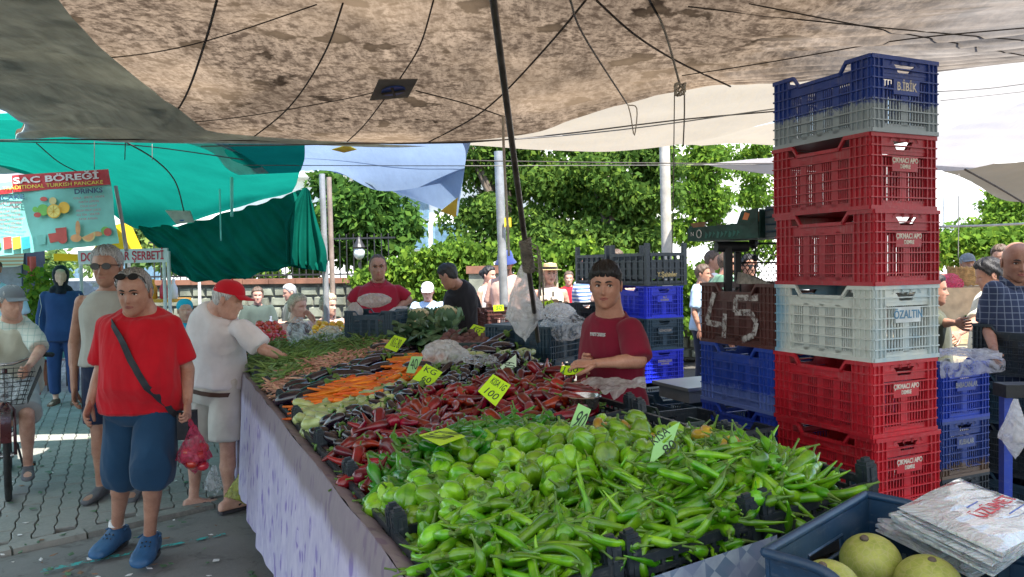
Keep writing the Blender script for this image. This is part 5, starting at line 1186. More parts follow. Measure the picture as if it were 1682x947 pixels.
def m_long(L, r0, curve, twist, seed, stemL=.03, n=8, k=12, shape='chilli', wav=.0):
    """curved tapered body lying along local y"""
    r_ = random.Random(seed); m = MB(); pts = []; rs = []; ang = -curve/2; p = V((0, 0, 0)); ax = 0
    for i in range(k+1):
        t = i/k; pts.append(p.copy())
        if shape == 'chilli': rr = r0*(min(1, (t+.03)*9)**.5)*(1-.9*t**2.2)
        elif shape == 'kapya': rr = r0*(min(1, (t+.03)*8)**.5)*(1-.80*t**1.4)
        elif shape == 'egg': rr = r0*max(.12, sin(pi*min(1, max(.0, (t*.95+.03))))**.5)*(.72+.45*t)
        elif shape == 'zuc': rr = r0*max(.25, min(1, (t+.02)*10)**.5*min(1, (1.02-t)*7)**.5)*(.85+.2*t)
        elif shape == 'carrot': rr = r0*(min(1, (t+.02)*14)**.5)*(1-.72*t)
        else: rr = r0*min(1, (t+.05)*5)*min(1, (1.05-t)*5)*(1+.12*sin(t*26))
        rs.append(max(.0008, rr*(1+wav*sin(t*11+seed))))
        p = p + V((sin(ang+.25*wav*sin(t*9)*4), cos(ang), .18*sin(twist*t*3)*twist))*(L/k); ang += curve/k
    c = sum(pts, V())/len(pts); pts = [q-c for q in pts]; m.tube(pts, rs, n)
    if stemL:
        m.mi = 1; d_ = (pts[0]-pts[1]).normalized(); e = V((r_.uniform(-.5, .5), 0, r_.uniform(-.2, .5)))
        if shape == 'egg': m.tube([pts[0]-d_*r0*.35, pts[0]-d_*r0*.1, pts[0]+d_*.004], [r0*.72, r0*.66, r0*.3], 7)
        m.tube([pts[0]-d_*.004, pts[0]+d_*.006, pts[0]+d_*stemL*.5+e*stemL*.2, pts[0]+d_*stemL+e*stemL*.6], [min(r0*.75, .008), min(r0*.4, .005), .0025, .003], 5)
    return m
def m_round(r, sq=.85, seed=0, stem=True, lob=.03, n=14):
    m = MB(); r_ = random.Random(seed); ph = r_.random()*6; rings = []
    for k in range(9):
        a = pi*k/8; a = min(max(a, .12), pi-.12); rings.append([V((r*sin(a)*(1+lob*cos(5*q+ph))*cos(q), r*sin(a)*(1+lob*cos(5*q+ph))*sin(q), r*sq*cos(a)*(1-.12*math.exp(-(sin(a)/.3)**2)))) for q in [2*pi*j/n for j in range(n)]])
    m.loft(rings[::-1])
    if stem:
        m.mi = 1
        for q in range(5): a = q*1.257+ph; m.add([V((0, 0, r*sq*.92)), V((.006*cos(a+.6), .006*sin(a+.6), r*sq*.95)), V((.02*cos(a), .02*sin(a), r*sq*.97)), V((.006*cos(a-.6), .006*sin(a-.6), r*sq*.95))], [(0, 1, 2, 3)])
    return m
def inpoly(x, y, P_):
    c = False; j = len(P_)-1
    for i in range(len(P_)):
        if (P_[i][1] > y) != (P_[j][1] > y) and x < (P_[j][0]-P_[i][0])*(y-P_[i][1])/(P_[j][1]-P_[i][1])+P_[i][0]: c = not c
        j = i
    return c
def poisson(poly, s_, rs, tries=None):
    xs = [p[0] for p in poly]; ys = [p[1] for p in poly]; out = []; g = {}
    A = (max(xs)-min(xs))*(max(ys)-min(ys)); N_ = int(A/(s_*s_)*7)
    for _ in range(N_):
        x, y = rs.uniform(min(xs), max(xs)), rs.uniform(min(ys), max(ys))
        if not inpoly(x, y, poly): continue
        k = (int(x/s_), int(y/s_))
        if any((x-a)**2+(y-b)**2 < s_*s_ for i in (-1, 0, 1) for j in (-1, 0, 1) for a, b in g.get((k[0]+i, k[1]+j), [])): continue
        g.setdefault(k, []).append((x, y)); out.append((x, y))
    return out
def mound(a, b, h):
    e = min(a, .9)/.16; k = 1 if a > .16 else max(0, e); f = min(1, max(0, (b+.17)/.12))
    return h*(k*f)**.7 + .018*sin(a*9+b*5)*k + .012*sin(b*13-a*7)*k
CMI = CM.inverted()
def pile(kind, label, cat, group, meshes, mats, polys, spacing, r, mode='lie', layers=2, dirb=None, dspread=3.14, h=.03, tilt=.35, limit=300, seed=3, lay_dz=None, vary=.12):
    rs = random.Random(seed); items = []
    for poly in polys:
        pa = [ab(GS(*q, dz=h*.8)) for q in poly]
        for ly in range(layers):
            for (a, b) in poisson(pa, spacing*(1.06 if ly == 0 else 1.05), rs):
                if a < .035 or b < -.15: continue
                z = mound(a, b, h)+rs.uniform(-.25, .5)*r - ly*r*(1.45 if lay_dz is None else 1.25*lay_dz/r); p = SF(a, b, z)
                if mode == 'lie':
                    yaw = (dirb if dirb is not None else 0)+rs.uniform(-dspread, dspread); M_ = Matrix.Translation(p) @ TILT @ rotm(0, 0, yaw) @ rotm(rs.gauss(0, tilt)) @ rotm(0, rs.uniform(0, 6.28))
                else: M_ = Matrix.Translation(p) @ rotm(rs.uniform(0, 6.28), rs.uniform(0, 6.28), rs.uniform(0, 6.28)) if mode == 'any' else Matrix.Translation(p) @ rotm(rs.gauss(0, .5), rs.gauss(0, .5), rs.uniform(0, 6.28))
                sc_ = rs.uniform(1-vary, 1+vary); l_ = CMI @ p; px = 841+l_.x/-l_.z*FP; py = 473.5-l_.y/-l_.z*FP
                items.append((ly, -l_.z, M_, sc_, rs.randrange(len(meshes)), -10 < px < 1692 and py < 965, lmk(px, py)))
    items.sort(key=lambda q: (not q[5], q[0], q[1])); mms = [m.mesh(kind, mats, 60 if mode != 'any' else 180) for m in meshes]
    for m_ in mms: m_.polygons.foreach_set('use_smooth', [True]*len(m_.polygons))
    nind = min(limit, sum(1 for q in items if q[5] and q[0] == 0))
    VS, FS, MS, off = [], [], [], 0
    data = []
    for m in meshes:
        va = np.array([tuple(v) for v in m.v]); data.append((va, m.f, m.m))
    for i, (ly, d_, M_, sc_, k, vis_, lm_) in enumerate(items):
        if i < nind:
            o = bpy.data.objects.new(kind, mms[k]); C.objects.link(o); o.location = M_.translation; o.rotation_euler = M_.to_euler(); o.scale = (sc_,)*3; tag(o, label+' '+lm_, cat, group)
        else:
            va, f_, mm = data[k]; A = np.array(M_)[:3, :3]*sc_; VS.append(va @ A.T+np.array(M_.translation)); FS.extend([tuple(x+off for x in f) for f in f_]); MS.extend(mm); off += len(va)
    if VS:
        me = bpy.data.meshes.new(kind+'_heap'); me.from_pydata(np.concatenate(VS).tolist(), [], FS); [me.materials.append(m) for m in mats]; me.polygons.foreach_set('material_index', MS); me.polygons.foreach_set('use_smooth', [True]*len(FS)); me.update()
        o = bpy.data.objects.new(kind+'_heap', me); C.objects.link(o); tag(o, 'under layers of the heap of '+group.split(' in ')[0].split(' on ')[0], None, None, 'stuff')
    return nind, len(items)
siv = [m_long(rnd.uniform(.15, .22), rnd.uniform(.0095, .0138), c, rnd.uniform(-.5, .5), i, .032, 8, 14, 'chilli', .08) for i, c in enumerate([.2, .6, 1.0, 1.5, 2.1, 2.8, .4, 1.2, -.8, 3.6])]
fat = [m_long(rnd.uniform(.12, .16), rnd.uniform(.017, .021), c, rnd.uniform(-.4, .4), 20+i, .03, 10, 12, 'chilli', .12) for i, c in enumerate([.3, .7, 1.2, 1.7, .1])]
kap = [m_long(rnd.uniform(.12, .155), rnd.uniform(.021, .026), c, rnd.uniform(-.3, .3), 40+i, .03, 10, 10, 'kapya', .07) for i, c in enumerate([.1, .3, .5, .8, .2])]
bel = [m_bell(i) for i in range(8)]
SIVP = [(640, 1010), (655, 915), (700, 895), (700, 885), (752, 862), (835, 838), (905, 808), (968, 788), (1022, 772), (1100, 760), (1125, 700), (1180, 712), (1222, 745), (1222, 832), (975, 935), (1000, 1010)]
SIVR = [(1228, 838), (1200, 760), (1225, 735), (1262, 742), (1310, 762), (1388, 796), (1240, 850)]
BELP = [(602, 872), (582, 815), (620, 800), (680, 780), (740, 755), (840, 715), (930, 700), (1000, 690), (1090, 705), (1122, 700), (1105, 762), (1022, 776), (968, 792), (905, 812), (835, 842), (752, 866), (695, 890), (655, 912)]
DRKP = [(580, 830), (578, 795), (640, 742), (690, 726), (770, 705), (880, 683), (940, 695), (930, 715), (840, 728), (740, 768), (680, 792), (620, 815)]
REDP = [(531, 756), (543, 777), (600, 795), (645, 760), (694, 730), (760, 713), (809, 700), (882, 688), (940, 700), (965, 660), (960, 634), (890, 607), (850, 622), (768, 642), (711, 646), (666, 658), (629, 687), (584, 720), (535, 748)]
EG1P = [(502, 691), (510, 732), (531, 750), (584, 722), (629, 689), (666, 660), (711, 648), (768, 644), (850, 625), (880, 600), (845, 590), (768, 590), (739, 605), (694, 630), (645, 648), (612, 679), (571, 676), (555, 689), (523, 697)]
ZUCP = [(490, 687), (510, 699), (555, 689), (571, 676), (612, 681), (645, 648), (690, 640), (700, 618), (645, 621), (629, 650), (584, 656), (543, 660), (506, 664)]
CARP = [(470, 672), (482, 684), (506, 664), (584, 656), (629, 652), (649, 632), (690, 610), (718, 600), (705, 585), (662, 588), (645, 612), (604, 615), (563, 632)]
EG2P = [(445, 646), (461, 660), (523, 655), (563, 634), (604, 617), (645, 613), (655, 590), (700, 570), (690, 560), (640, 562), (612, 578), (604, 598), (539, 611), (482, 628)]
BORP = [(425, 642), (445, 650), (482, 630), (539, 613), (571, 602), (608, 586), (640, 575), (650, 562), (600, 566), (560, 576), (522, 589), (490, 600), (441, 623)]
BEAP = [(402, 617), (420, 637), (441, 625), (498, 601), (531, 590), (600, 570), (650, 560), (700, 545), (640, 530), (560, 548), (500, 562), (440, 568), (404, 590)]
print(pile('green_chilli_pepper', 'long curved bright green pepper', 'pepper', 'long green peppers in the front trays', siv+fat[:1], [V_SIV, V_STEM], [SIVP, SIVR], .030, .022, layers=3, h=.035, tilt=.32, seed=5, lay_dz=.022))
print(pile('bell_pepper', 'light green bell pepper', 'bell pepper', 'green bell peppers heaped on the front trays', bel, [V_BEL, V_STEM], [BELP], .056, .030, mode='any', layers=3, h=.05, seed=6))
print(pile('green_pepper', 'dark green long pepper bordering the red ones', 'pepper', 'dark green peppers bordering the red ones', fat, [V_DRK, V_STEM], [DRKP], .036, .02, layers=3, h=.04, seed=7))
print(pile('red_pepper', 'glossy dark red long pepper', 'pepper', 'dark red peppers in the middle trays', kap, [V_RED, V_STEM], [REDP], .045, .026, layers=3, h=.045, seed=8, tilt=.4))
print(pile('small_aubergine', 'small shiny black aubergine', 'aubergine', 'small black aubergines in the trays', [m_long(L_, r_, c, 0, 60+i, .02, 10, 10, 'egg') for i, (L_, r_, c) in enumerate([(.11, .024, .2), (.10, .026, .4), (.125, .023, .6), (.09, .027, .1)])], [V_EGG, V_STEM], [EG1P], .052, .027, layers=2, h=.035, seed=9, tilt=.5))
print(pile('courgette', 'pale green courgette', 'courgette', 'pale courgettes on the stall', [m_long(L_, .021, c, 0, 70+i, .012, 10, 9, 'zuc') for i, (L_, c) in enumerate([(.12, .1), (.14, .3), (.10, .5)])], [V_ZUC, V_STEM], [ZUCP, [(735, 605), (790, 590), (765, 580), (735, 590)], [(820, 585), (850, 590), (870, 580), (830, 575)]], .048, .022, layers=2, h=.035, seed=10, dirb=1.2, dspread=.9))
print(pile('carrot', 'bright orange carrot', 'carrot', 'orange carrots on the stall', [m_long(L_, .0155, c, 0, 80+i, .01, 8, 9, 'carrot') for i, (L_, c) in enumerate([(.17, .05), (.19, .15), (.15, .2), (.18, -.1)])], [V_CAR, V_STEM], [CARP], .038, .017, layers=2, h=.045, seed=11, dirb=1.35, dspread=.35, tilt=.15))
print(pile('large_aubergine', 'large dark aubergine', 'aubergine', 'large dark aubergines on the stall', [m_long(L_, .036, c, 0, 90+i, .03, 12, 10, 'egg') for i, (L_, c) in enumerate([(.18, .2), (.20, .4), (.17, .1)])], [V_EGG, V_STEM], [EG2P, [(690, 612), (760, 590), (840, 575), (800, 560), (720, 570)]], .085, .035, layers=2, h=.03, seed=12, dirb=1.3, dspread=.6, tilt=.15))
print(pile('borlotti_bean', 'pink speckled bean pod', 'bean pod', 'pink bean pods on the stall', [m_long(L_, .0065, c, .3, 100+i, .006, 5, 7, 'bean') for i, (L_, c) in enumerate([(.13, .3), (.15, .6), (.12, .9), (.14, -.4)])], [V_BOR, V_STEM], [BORP], .022, .014, layers=3, h=.05, seed=13, dirb=1.2, dspread=.7, tilt=.25))
print(pile('green_bean', 'thin green bean pod', 'bean pod', 'green bean pods on the far trays', [m_long(L_, .0058, c, .3, 110+i, .006, 4, 6, 'bean') for i, (L_, c) in enumerate([(.16, .3), (.18, .6), (.15, .9), (.17, -.4)])], [V_BEAN, V_STEM], [BEAP], .027, .016, layers=3, h=.07, seed=14, dirb=.9, dspread=.8, tilt=.3))
# a few peppers turning orange
for k, (px, py) in enumerate(((1022, 708), (1058, 712), (986, 706), (1160, 718), (1212, 745), (1198, 742))):
    mb = m_bell(50+k); o = mb.build('turning_pepper', [V_YEL, V_STEM], None, 180); p = GS(px, py, .05); o.location = p; o.rotation_euler = (rnd.random()*6, rnd.random()*6, 0); tag(o, ('orange tinged bell pepper at the back of the bell pepper heap' if k < 3 else 'orange tinged bell pepper among the long peppers on the right'), 'bell pepper', 'peppers turning orange '+('behind the card' if k < 3 else 'on the right'))
# tomatoes, lemons, beetroots on the far side
def heap_px(kind, label, cat, group, meshes, mats, pts, dfn, seed=1, up=True):
    ms = [m.mesh(kind, mats, 180) for m in meshes]; rs = random.Random(seed)
    for px, py in pts:
        o = bpy.data.objects.new(kind, rs.choice(ms)); C.objects.link(o); o.location = P(px, py, dfn(px, py)+rs.uniform(-.02, .02)); o.rotation_euler = (rs.gauss(0, .5), rs.gauss(0, .5), rs.random()*6) if up else (rs.random()*6, rs.random()*6, 0); tag(o, label, cat, group)
def heap_pts(cx, y0, w0, w1, n, step, ystep, rs=random.Random(4)):
    out = []
    for k in range(n):
        w_ = w0+(w1-w0)*k/max(1, n-1); m = max(1, int(w_/step))
        for i in range(m+1): out.append((cx-w_/2+w_*i/m+rs.uniform(-2, 2)+(step/2 if k % 2 else 0)*0, y0+k*ystep+rs.uniform(-1.5, 1.5)))
    return out
heap_px('tomato', 'ripe red tomato in the pile at the far left end of the stall', 'tomato', 'tomatoes at the far end', [m_round(.04, .82, i) for i in range(3)], [V_TOM, V_STEM], heap_pts(441, 533, 26, 62, 5, 11, 7), lambda x, y: 6.75-(y-533)*.012, 2)
heap_px('lemon', 'yellow lemon in the pile in front of the polo shirt man', 'lemon', 'lemons at the far end', [m_round(.033, 1.15, i, False, 0) for i in range(3)], [V_LEM, V_STEM], heap_pts(547, 533, 46, 66, 3, 10, 7), lambda x, y: 6.5-(y-533)*.012, 3, False)
heap_px('beetroot', 'earthy dark beetroot piled in the black crate by the leaning pole', 'beetroot', 'beetroots beside the cauliflowers', [m_round(.034, .95, i, False, .05) for i in range(3)], [V_BEET, V_STEM], heap_pts(765, 547, 50, 90, 5, 13, 7), lambda x, y: 5.05-(y-547)*.012, 4, False)
heap_px('pomegranate_red_onion', 'x', 'x', 'x', [m_round(.03)], [V_TOM, V_STEM], [], None) if False else None
crate('black crate under the beetroots', P(775, 560, 5.0)-V((0, 0, .27)), P_GRN, RZ-.35, nop=True, scale=.95)
crate('black crate of greens half hidden by the price cards', P(845, 580, 4.6)-V((0, 0, .30)), P_GRN, RZ-.2, nop=True, scale=.9)
def cauli(px, py, d_, r_, label):
    c = P(px, py, d_); t = thing('cauliflower', label, 'cauliflower', c); m = MB(); rs = random.Random(int(px))
    for k in range(60):
        a = rs.random()*6.28; e = rs.uniform(.1, 1.57); m.ball(c+V((r_*.8*cos(a)*cos(e), r_*.8*sin(a)*cos(e), r_*.65*sin(e))), r_*.24, 7, 5)
    m.ball(c, r_*.85, 10, 6); m.build('curd', V_CRM, t, 180); m = MB()
    for k in range(9):
        a = k*.7+rs.random()*.3; q = V((cos(a), sin(a), 0)); s_ = V((-sin(a), cos(a), 0))
        m.grid(lambda u, v: c+q*(r_*(.7+.5*sin(v*2.2)))+s_*(u-.5)*r_*1.1*sin(.4+v*2.4)+V((0, 0, -r_*.8+v*r_*1.5+.008*sin(u*9))), 4, 5)
    m.build('leaf', V_LEAF, t, 180)
cauli(688, 524, 5.9, .10, 'cream cauliflower at the left of the two upper ones'); cauli(733, 520, 5.75, .10, 'cream cauliflower behind the dark cabbage leaves, nearest the man in black'); cauli(690, 541, 5.6, .085, 'lower cauliflower under the other two')
mb = MB(); rs = random.Random(9)
for k in range(60):
    px, py = rs.uniform(672, 738), rs.uniform(536, 568); c = P(px, py, 5.25-(py-540)*.012); a = rs.random()*6.28; q = V((cos(a), sin(a)*.6, rs.uniform(-.2, .6))).normalized(); s_ = q.cross(V((0, 0, 1))).normalized(); L_ = rs.uniform(.10, .17)
    mb.grid(lambda u, v: c+q*(v*L_)+s_*((u-.5)*.09*sin(.3+v*2.6))+V((0, 0, .02*sin(u*9+v*4)+.03*v*(1-v))), 4, 5)
single(mb, 'leafy_greens', V_LEAF, 'heap of dark cabbage leaves in front of the cauliflowers', 'greens', P(705, 560, 5.2), smooth=180)
for (x0, y0, x1, y1, d_, lb_, mm) in ((648, 548, 690, 520, 5.8, 'bundle of thin green stalks leaning left of the cauliflowers', V_BEAN), (668, 562, 722, 530, 5.6, 'pale green bundle of leeks beside the clear bag', V_ZUC), (588, 556, 608, 530, 6.2, 'bright lettuce stalks beside the lemons', V_BEL)):
    mb = MB(); a0 = P(x0, y0, d_); a1 = P(x1, y1, d_+.3)
    for k in range(26): o_ = V((rnd.uniform(-.08, .08), rnd.uniform(-.08, .08), rnd.uniform(-.03, .05))); mb.tube([a0+o_, a0.lerp(a1, .5)+o_*1.1+V((0, 0, .03)), a1+o_*1.6], [.007, .006, .004], 5)
    single(mb, 'stalk_bundle', mm, lb_, 'vegetables', a0, smooth=180)

# ------------------------------------------------------------ price cards
def neon():
    n = N('neon card'); oi = n.n('ObjectInfo'); f = n.noise(n.co(), 12, 3); n.col(n.mix(n.ramp(f, [(.3, 0.0), (.8, .3)]), (.50, .78, .02), (.38, .62, .02))); n.rough(.6); n.b.inputs['Specular IOR Level'].default_value = .3; return n.m
M_NEON = neon(); M_PALEG = mat('pale green card', (.30, .62, .22), .5, .1); M_INK = mat('black marker ink', (.02, .04, .03), .7)
def card(label, pts, lines, m=None, dz=.06, lean=0.0, stick=True, hs=.9, d_=None, roll=0):
    """pts: picture corners TL TR BR BL of the card at its distance"""
    cx = sum(p[0] for p in pts)/4; cy = sum(p[1] for p in pts)/4; by = max(p[1] for p in pts)
    dd = d_ or -(CMI @ GS(cx, by, dz)).z; P3 = [P(p[0], p[1], dd+lean*(by-p[1])/100) for p in pts]
    n_ = (P3[1]-P3[0]).cross(P3[3]-P3[0]).normalized()
    if n_.dot(CM.translation-P3[0]) < 0: n_ = -n_
    mb = MB(); mb.loft([P3, [p-n_*.002 for p in P3]]); b = P3[3].lerp(P3[2], .5); o = single(mb, 'price_card', m or M_NEON, label, 'price card', b)
    ex = (P3[1]-P3[0]+P3[2]-P3[3]); W_ = ex.length/2; ex.normalize(); ey = n_.cross(ex).normalized(); c = sum(P3, V())/4; H_ = ((P3[0]-P3[3]).length+(P3[1]-P3[2]).length)/2
    h = H_*hs/len(lines)
    for i, ln in enumerate(lines):
        cc = c+ey*H_*((len(lines)-1)/2-i)/len(lines)*.95+n_*.0012; T_ = Matrix(((ex.x, ey.x, n_.x, cc.x), (ex.y, ey.y, n_.y, cc.y), (ex.z, ey.z, n_.z, cc.z), (0, 0, 0, 1))) @ rotm(0, 0, roll+rnd.uniform(-.05, .05))
        tw = min(1.2, W_*.85/(h*.55*max(1, len(ln)))); t = text('handwriting', ln, M_INK, o, T_, h*.95, ext=.0003, sx=tw, shear=.15)
    return o
card('big neon card reading 100 standing in the red peppers', [(810, 614), (839, 632), (814, 667), (785, 642)], ['KISA 1G', '100'], dz=.10, lean=.12, roll=-.0)
card('flat neon card reading 70 lying between red and green peppers', [(688, 714), (733, 702), (764, 716), (723, 731)], ['1KG 70'], dz=.13, lean=.9)
card('pale neon card standing at the back of the bell peppers', [(950, 662), (971, 672), (952, 722), (931, 712)], ['90'], M_PALEG, dz=.05, lean=.1)
card('largest neon card standing over the long green peppers', [(1077, 716), (1117, 692), (1103, 733), (1066, 765)], ['KISA', '80'], M_PALEG, dz=.06, lean=.1)
card('neon card with handwriting standing behind the courgettes', [(700, 597), (727, 611), (708, 634), (677, 622)], ['KG', '60'], dz=.06, lean=.1)
card('narrow pale green card standing in the carrots', [(676, 585), (695, 585), (681, 613), (667, 612)], ['40'], M_PALEG, dz=.06, lean=.1)
card('neon card over the pink beans', [(648, 550), (668, 556), (651, 578), (631, 570)], ['1KG 80'], dz=.1, lean=.1)
card('neon card lying on the beetroots', [(778, 532), (812, 542), (797, 555), (768, 544)], ['KG 50'], d_=4.95, lean=.6)
card('white backed card by the upturned crate', [(848, 581), (848, 602), (826, 610), (822, 602)], ['60'], mat('white green card', (.55, .72, .50), .5), dz=.1, lean=.1)
card('neon card half hidden by red peppers near the boy hands', [(923, 600), (962, 601), (956, 614), (918, 616)], ['60'], dz=.07, lean=.2)
card('neon card stuck on the dark crate behind the hanging bag', [(810, 501), (827, 500), (828, 510), (811, 511)], ['50'], d_=6.6); card('neon card on the crate behind the clear bag', [(889, 496), (906, 492), (913, 500), (895, 504)], ['40'], d_=6.6)
# ------------------------------------------------------------ plastic bags
F_CLR = film_mat('clear bag film', (.84, .86, .88), .30); F_WHT = film_mat('white bag film', (.84, .84, .84), .72); F_PNK = film_mat('pink bag film', (.80, .10, .22), .62); F_YEL = film_mat('yellow green bag film', (.62, .66, .16), .66); F_PK = film_mat('pinkish clear film', (.75, .66, .62), .85)
def bag(label, c, r_, m, seed=0, top=None, amp=.25, name='plastic_bag', cat='bag', handles=False):
    """crumpled bag: belly below, gathered at the top"""
    rs = np.random.RandomState(seed); nu, nv = 84, 50; pts = []
    for j in range(nv+1):
        v = j/nv
        for i in range(nu):
            q = 2*pi*i/nu; e = sin(pi*min(v*1.0, .5)) if v < .5 else (1-(v-.5)*2)**.8*.85+.15
            e = (sin(pi*v*.5*1.6) if v < .31 else 1-((v-.31)/.69)**1.1*.86) if top else max(.12, sin(pi*(v*.92+.05))**.6)
            pts.append((r_[0]*e*cos(q), r_[1]*e*sin(q), r_[2]*(-1+2*v)))
    p = np.array(pts); u = p/np.array(r_); n1_ = fnoise(u*np.array([1, 1, .5]), seed, 2.6, 3); n2_ = np.abs(fnoise(u*np.array([1, 1, .35]), seed+9, 4.5, 2)); n3_ = np.abs(fnoise(u*np.array([1, 1, .4]), seed+21, 9, 2)); k = 1+amp*(n1_*.6-n2_*.5-n3_*.12+.15)
    p[:, 0] *= k; p[:, 1] *= k; p[:, 2] *= 1+.25*amp*n1_
    mb = MB(); fs = [(j*nu+i, j*nu+(i+1) % nu, (j+1)*nu+(i+1) % nu, (j+1)*nu+i) for j in range(nv) for i in range(nu)]; mb.add([V(q)+c for q in p], fs)
    if handles:
        for s_ in (-1, 1):
            z = r_[2]; mb.grid(lambda a, b: c+V((s_*(.02+.02*sin(b*pi))+(a-.5)*.04, (a-.5)*.012, z*(.92)+b*handles)), 4, 8)
    return single(mb, name, m, label, cat, c-V((0, 0, r_[2])), smooth=180)
bag('crumpled clear bag on the near side of the far green beans', P(491, 548, 5.75), (.10, .08, .12), F_CLR, 1, amp=.35); bag('wide crumpled clear bag lying on the far green beans', P(548, 552, 5.7), (.14, .10, .075), F_CLR, 2, amp=.4)
bag('crumpled pinkish white bag on the aubergines', P(731, 580, 4.2), (.11, .09, .075), F_WHT, 3, amp=.45); bag('small grey clear bag between the stalk bundles', P(661, 548, 5.9), (.07, .06, .06), F_CLR, 4, amp=.35)
bag('clear bag at the right of the lemons', P(660, 515, 6.2), (.12, .08, .06), F_PK, 14, amp=.35); bag('pinkish bag on the crate of greens at the polo shirt man belly', P(614, 493, 5.45), (.12, .09, .05), F_PK, 24, amp=.3); bag('pinkish bag hanging beside the greens crate', P(583, 512, 5.6), (.06, .05, .07), F_PK, 25, amp=.3)
bag('large clear bag spread over the crate left of the boy', P(925, 535, 4.7), (.16, .13, .09), F_CLR, 5, amp=.5); bag('white bags crumpled behind the clear bag', P(915, 510, 5.6), (.12, .08, .06), F_WHT, 6, amp=.5); bag('grey white bag at the right edge', P(1668, 705, 3.3), (.06, .07, .13), F_WHT, 7, top=1, amp=.3)
# hanging bag on the pole
c = P(862, 492, 4.32); bag('long white carrier bag hanging from the leaning pole', c+V((0, 0, -.03)), (.115, .07, .215), F_WHT, 8, top=1, amp=.42)
bag('silvery film torn over the aubergines', P(790, 590, 3.9), (.08, .06, .03), F_CLR, 9, amp=.5)
# film lying over the red pepper crate by the boy
def film(label, pts, m, seed=1, amp=.012, nu=46, nv=34):
    A = [GS(*q[:2], dz=q[2]) for q in pts]; f_ = []
    for j in range(nv+1):
        for i in range(nu+1): f_.append(A[0].lerp(A[1], i/nu).lerp(A[3].lerp(A[2], i/nu), j/nv))
    q = np.array([tuple(v) for v in f_]); q[:, 2] += (fnoise(q, seed, 22, 3)*amp)-np.abs(fnoise(q, seed+4, 14, 2))*amp; mb = MB(); k = nu+1; mb.add([V(v) for v in q], [(j*k+i, j*k+i+1, (j+1)*k+i+1, (j+1)*k+i) for j in range(nv) for i in range(nu)])
    return single(mb, 'plastic_film', m, label, 'plastic film', f_[0], smooth=180)
film('white plastic film lying over the crate in front of the boy', [(945, 622, .10), (1060, 618, .12), (1062, 628, .12), (1010, 648, .10)], F_WHT, 3, .015)
# crate by the boy + bowl
crate('black crate with red peppers standing before the boy', S(1.22, 1.02, .76), P_GRN, RZ, nop=True, scale=.78); 
mb = MB(); p = SF(.93, .98, .03); mb.lathe([(.03, 0), (.05, .004), (.062, .035), (.066, .05), (.069, .051), (.066, .054), (.058, .035), (.045, .008), (.001, .006)], 24, Matrix.Translation(p)); single(mb, 'steel_bowl', mat('brushed steel', (.5, .5, .5), .25, .1, metal=1), 'small steel bowl behind the leaning pale card', 'bowl', p, smooth=50)
# ------------------------------------------------------------ melon crate
c0 = P(1422, 812, 1.80); c1 = P(1256, 900, 1.45); c1.z = c0.z; e1 = (c1-c0); W_ = e1.length; e1.normalize(); e2 = V((-e1.y, e1.x, 0)); 
if e2.x < 0: e2 = -e2
LM = .64; HM_ = .29
mc = thing('melon_crate', 'dark petrol blue crate of melons at the lower right corner', 'crate', Matrix.Translation(c0-V((0, 0, HM_))))
def pt_(a, b, z): return c0+e2*a+e1*b+V((0, 0, z))
P_MEL = plas('deep petrol crate plastic', (.012, .045, .10), dirt=.12, rough=.35)
def rim(a): return -.075*(1/(1+math.exp(-(a-.16)/.018)))*(1-1/(1+math.exp(-(a-.50)/.018)))
for b_, nm in ((0, 'back_wall'), (W_, 'front_wall')):
    mb = MB(); s_ = -1 if b_ == 0 else 1
    mb.grid(lambda u, v: pt_(u*LM, b_-s_*.02*(1-v), -HM_+.12*0+v*(HM_+rim(u*LM))-.0), 60, 10); mb.grid(lambda u, v: pt_(u*LM, b_-s_*.02*(1-v)-s_*.006, -HM_+v*(HM_+rim(u*LM))), 60, 10)
    o = mb.build(nm, P_MEL, mc, 60)
    mb = MB(); mb.tube([pt_(LM*k/60, b_, rim(LM*k/60)) for k in range(61)], .010, 8); mb.build('rim', P_MEL, o, 60)
    mb = MB()
    for k in range(34):
        for z in (-.13, -.18, -.23): mb.box((0, 0, 0), (.008, .003, .034), Matrix.Translation(pt_(.04+k*.0165, b_-s_*.011-s_*.004, z)) @ rotm(0, 0, math.atan2(e2.y, e2.x)))
    mb.build('slot', mat('slot light', (.10, .16, .20), .6), o)
for a_, nm in ((0, 'end_wall'), (LM, 'end_wall')):
    mb = MB(); s_ = 1 if a_ == 0 else -1; f = lambda b, z: pt_(a_+s_*.02*(-z/HM_), b, z)
    hb0, hb1, hz0, hz1 = W_*.33, W_*.67, -.085, -.05
    for (b0, b1, z0, z1) in ((0, W_, -HM_, hz0), (0, W_, hz1, 0), (0, hb0, hz0, hz1), (hb1, W_, hz0, hz1)):
        mb.hexa([f(b0, z0), f(b1, z0), f(b1, z0)+e2*.007, f(b0, z0)+e2*.007, f(b0, z1), f(b1, z1), f(b1, z1)+e2*.007, f(b0, z1)+e2*.007])
    o = mb.build(nm, P_MEL, mc)
    mb = MB(); mb.tube([pt_(a_, W_*k/8, 0) for k in range(9)], .010, 8); mb.tube([f(hb0, hz0)+e2*.006, f(hb1, hz0)+e2*.006, f(hb1, hz1)+e2*.006, f(hb0, hz1)+e2*.006, f(hb0, hz0)+e2*.006], .004, 6)
    for k in range(10): q = .02+k*(W_-.04)/9; mb.tube([f(q, -HM_)-e2*.004*s_, f(q, hz0-.01)-e2*.004*s_], .003, 4)
    mb.build('rim', P_MEL, o, 60)
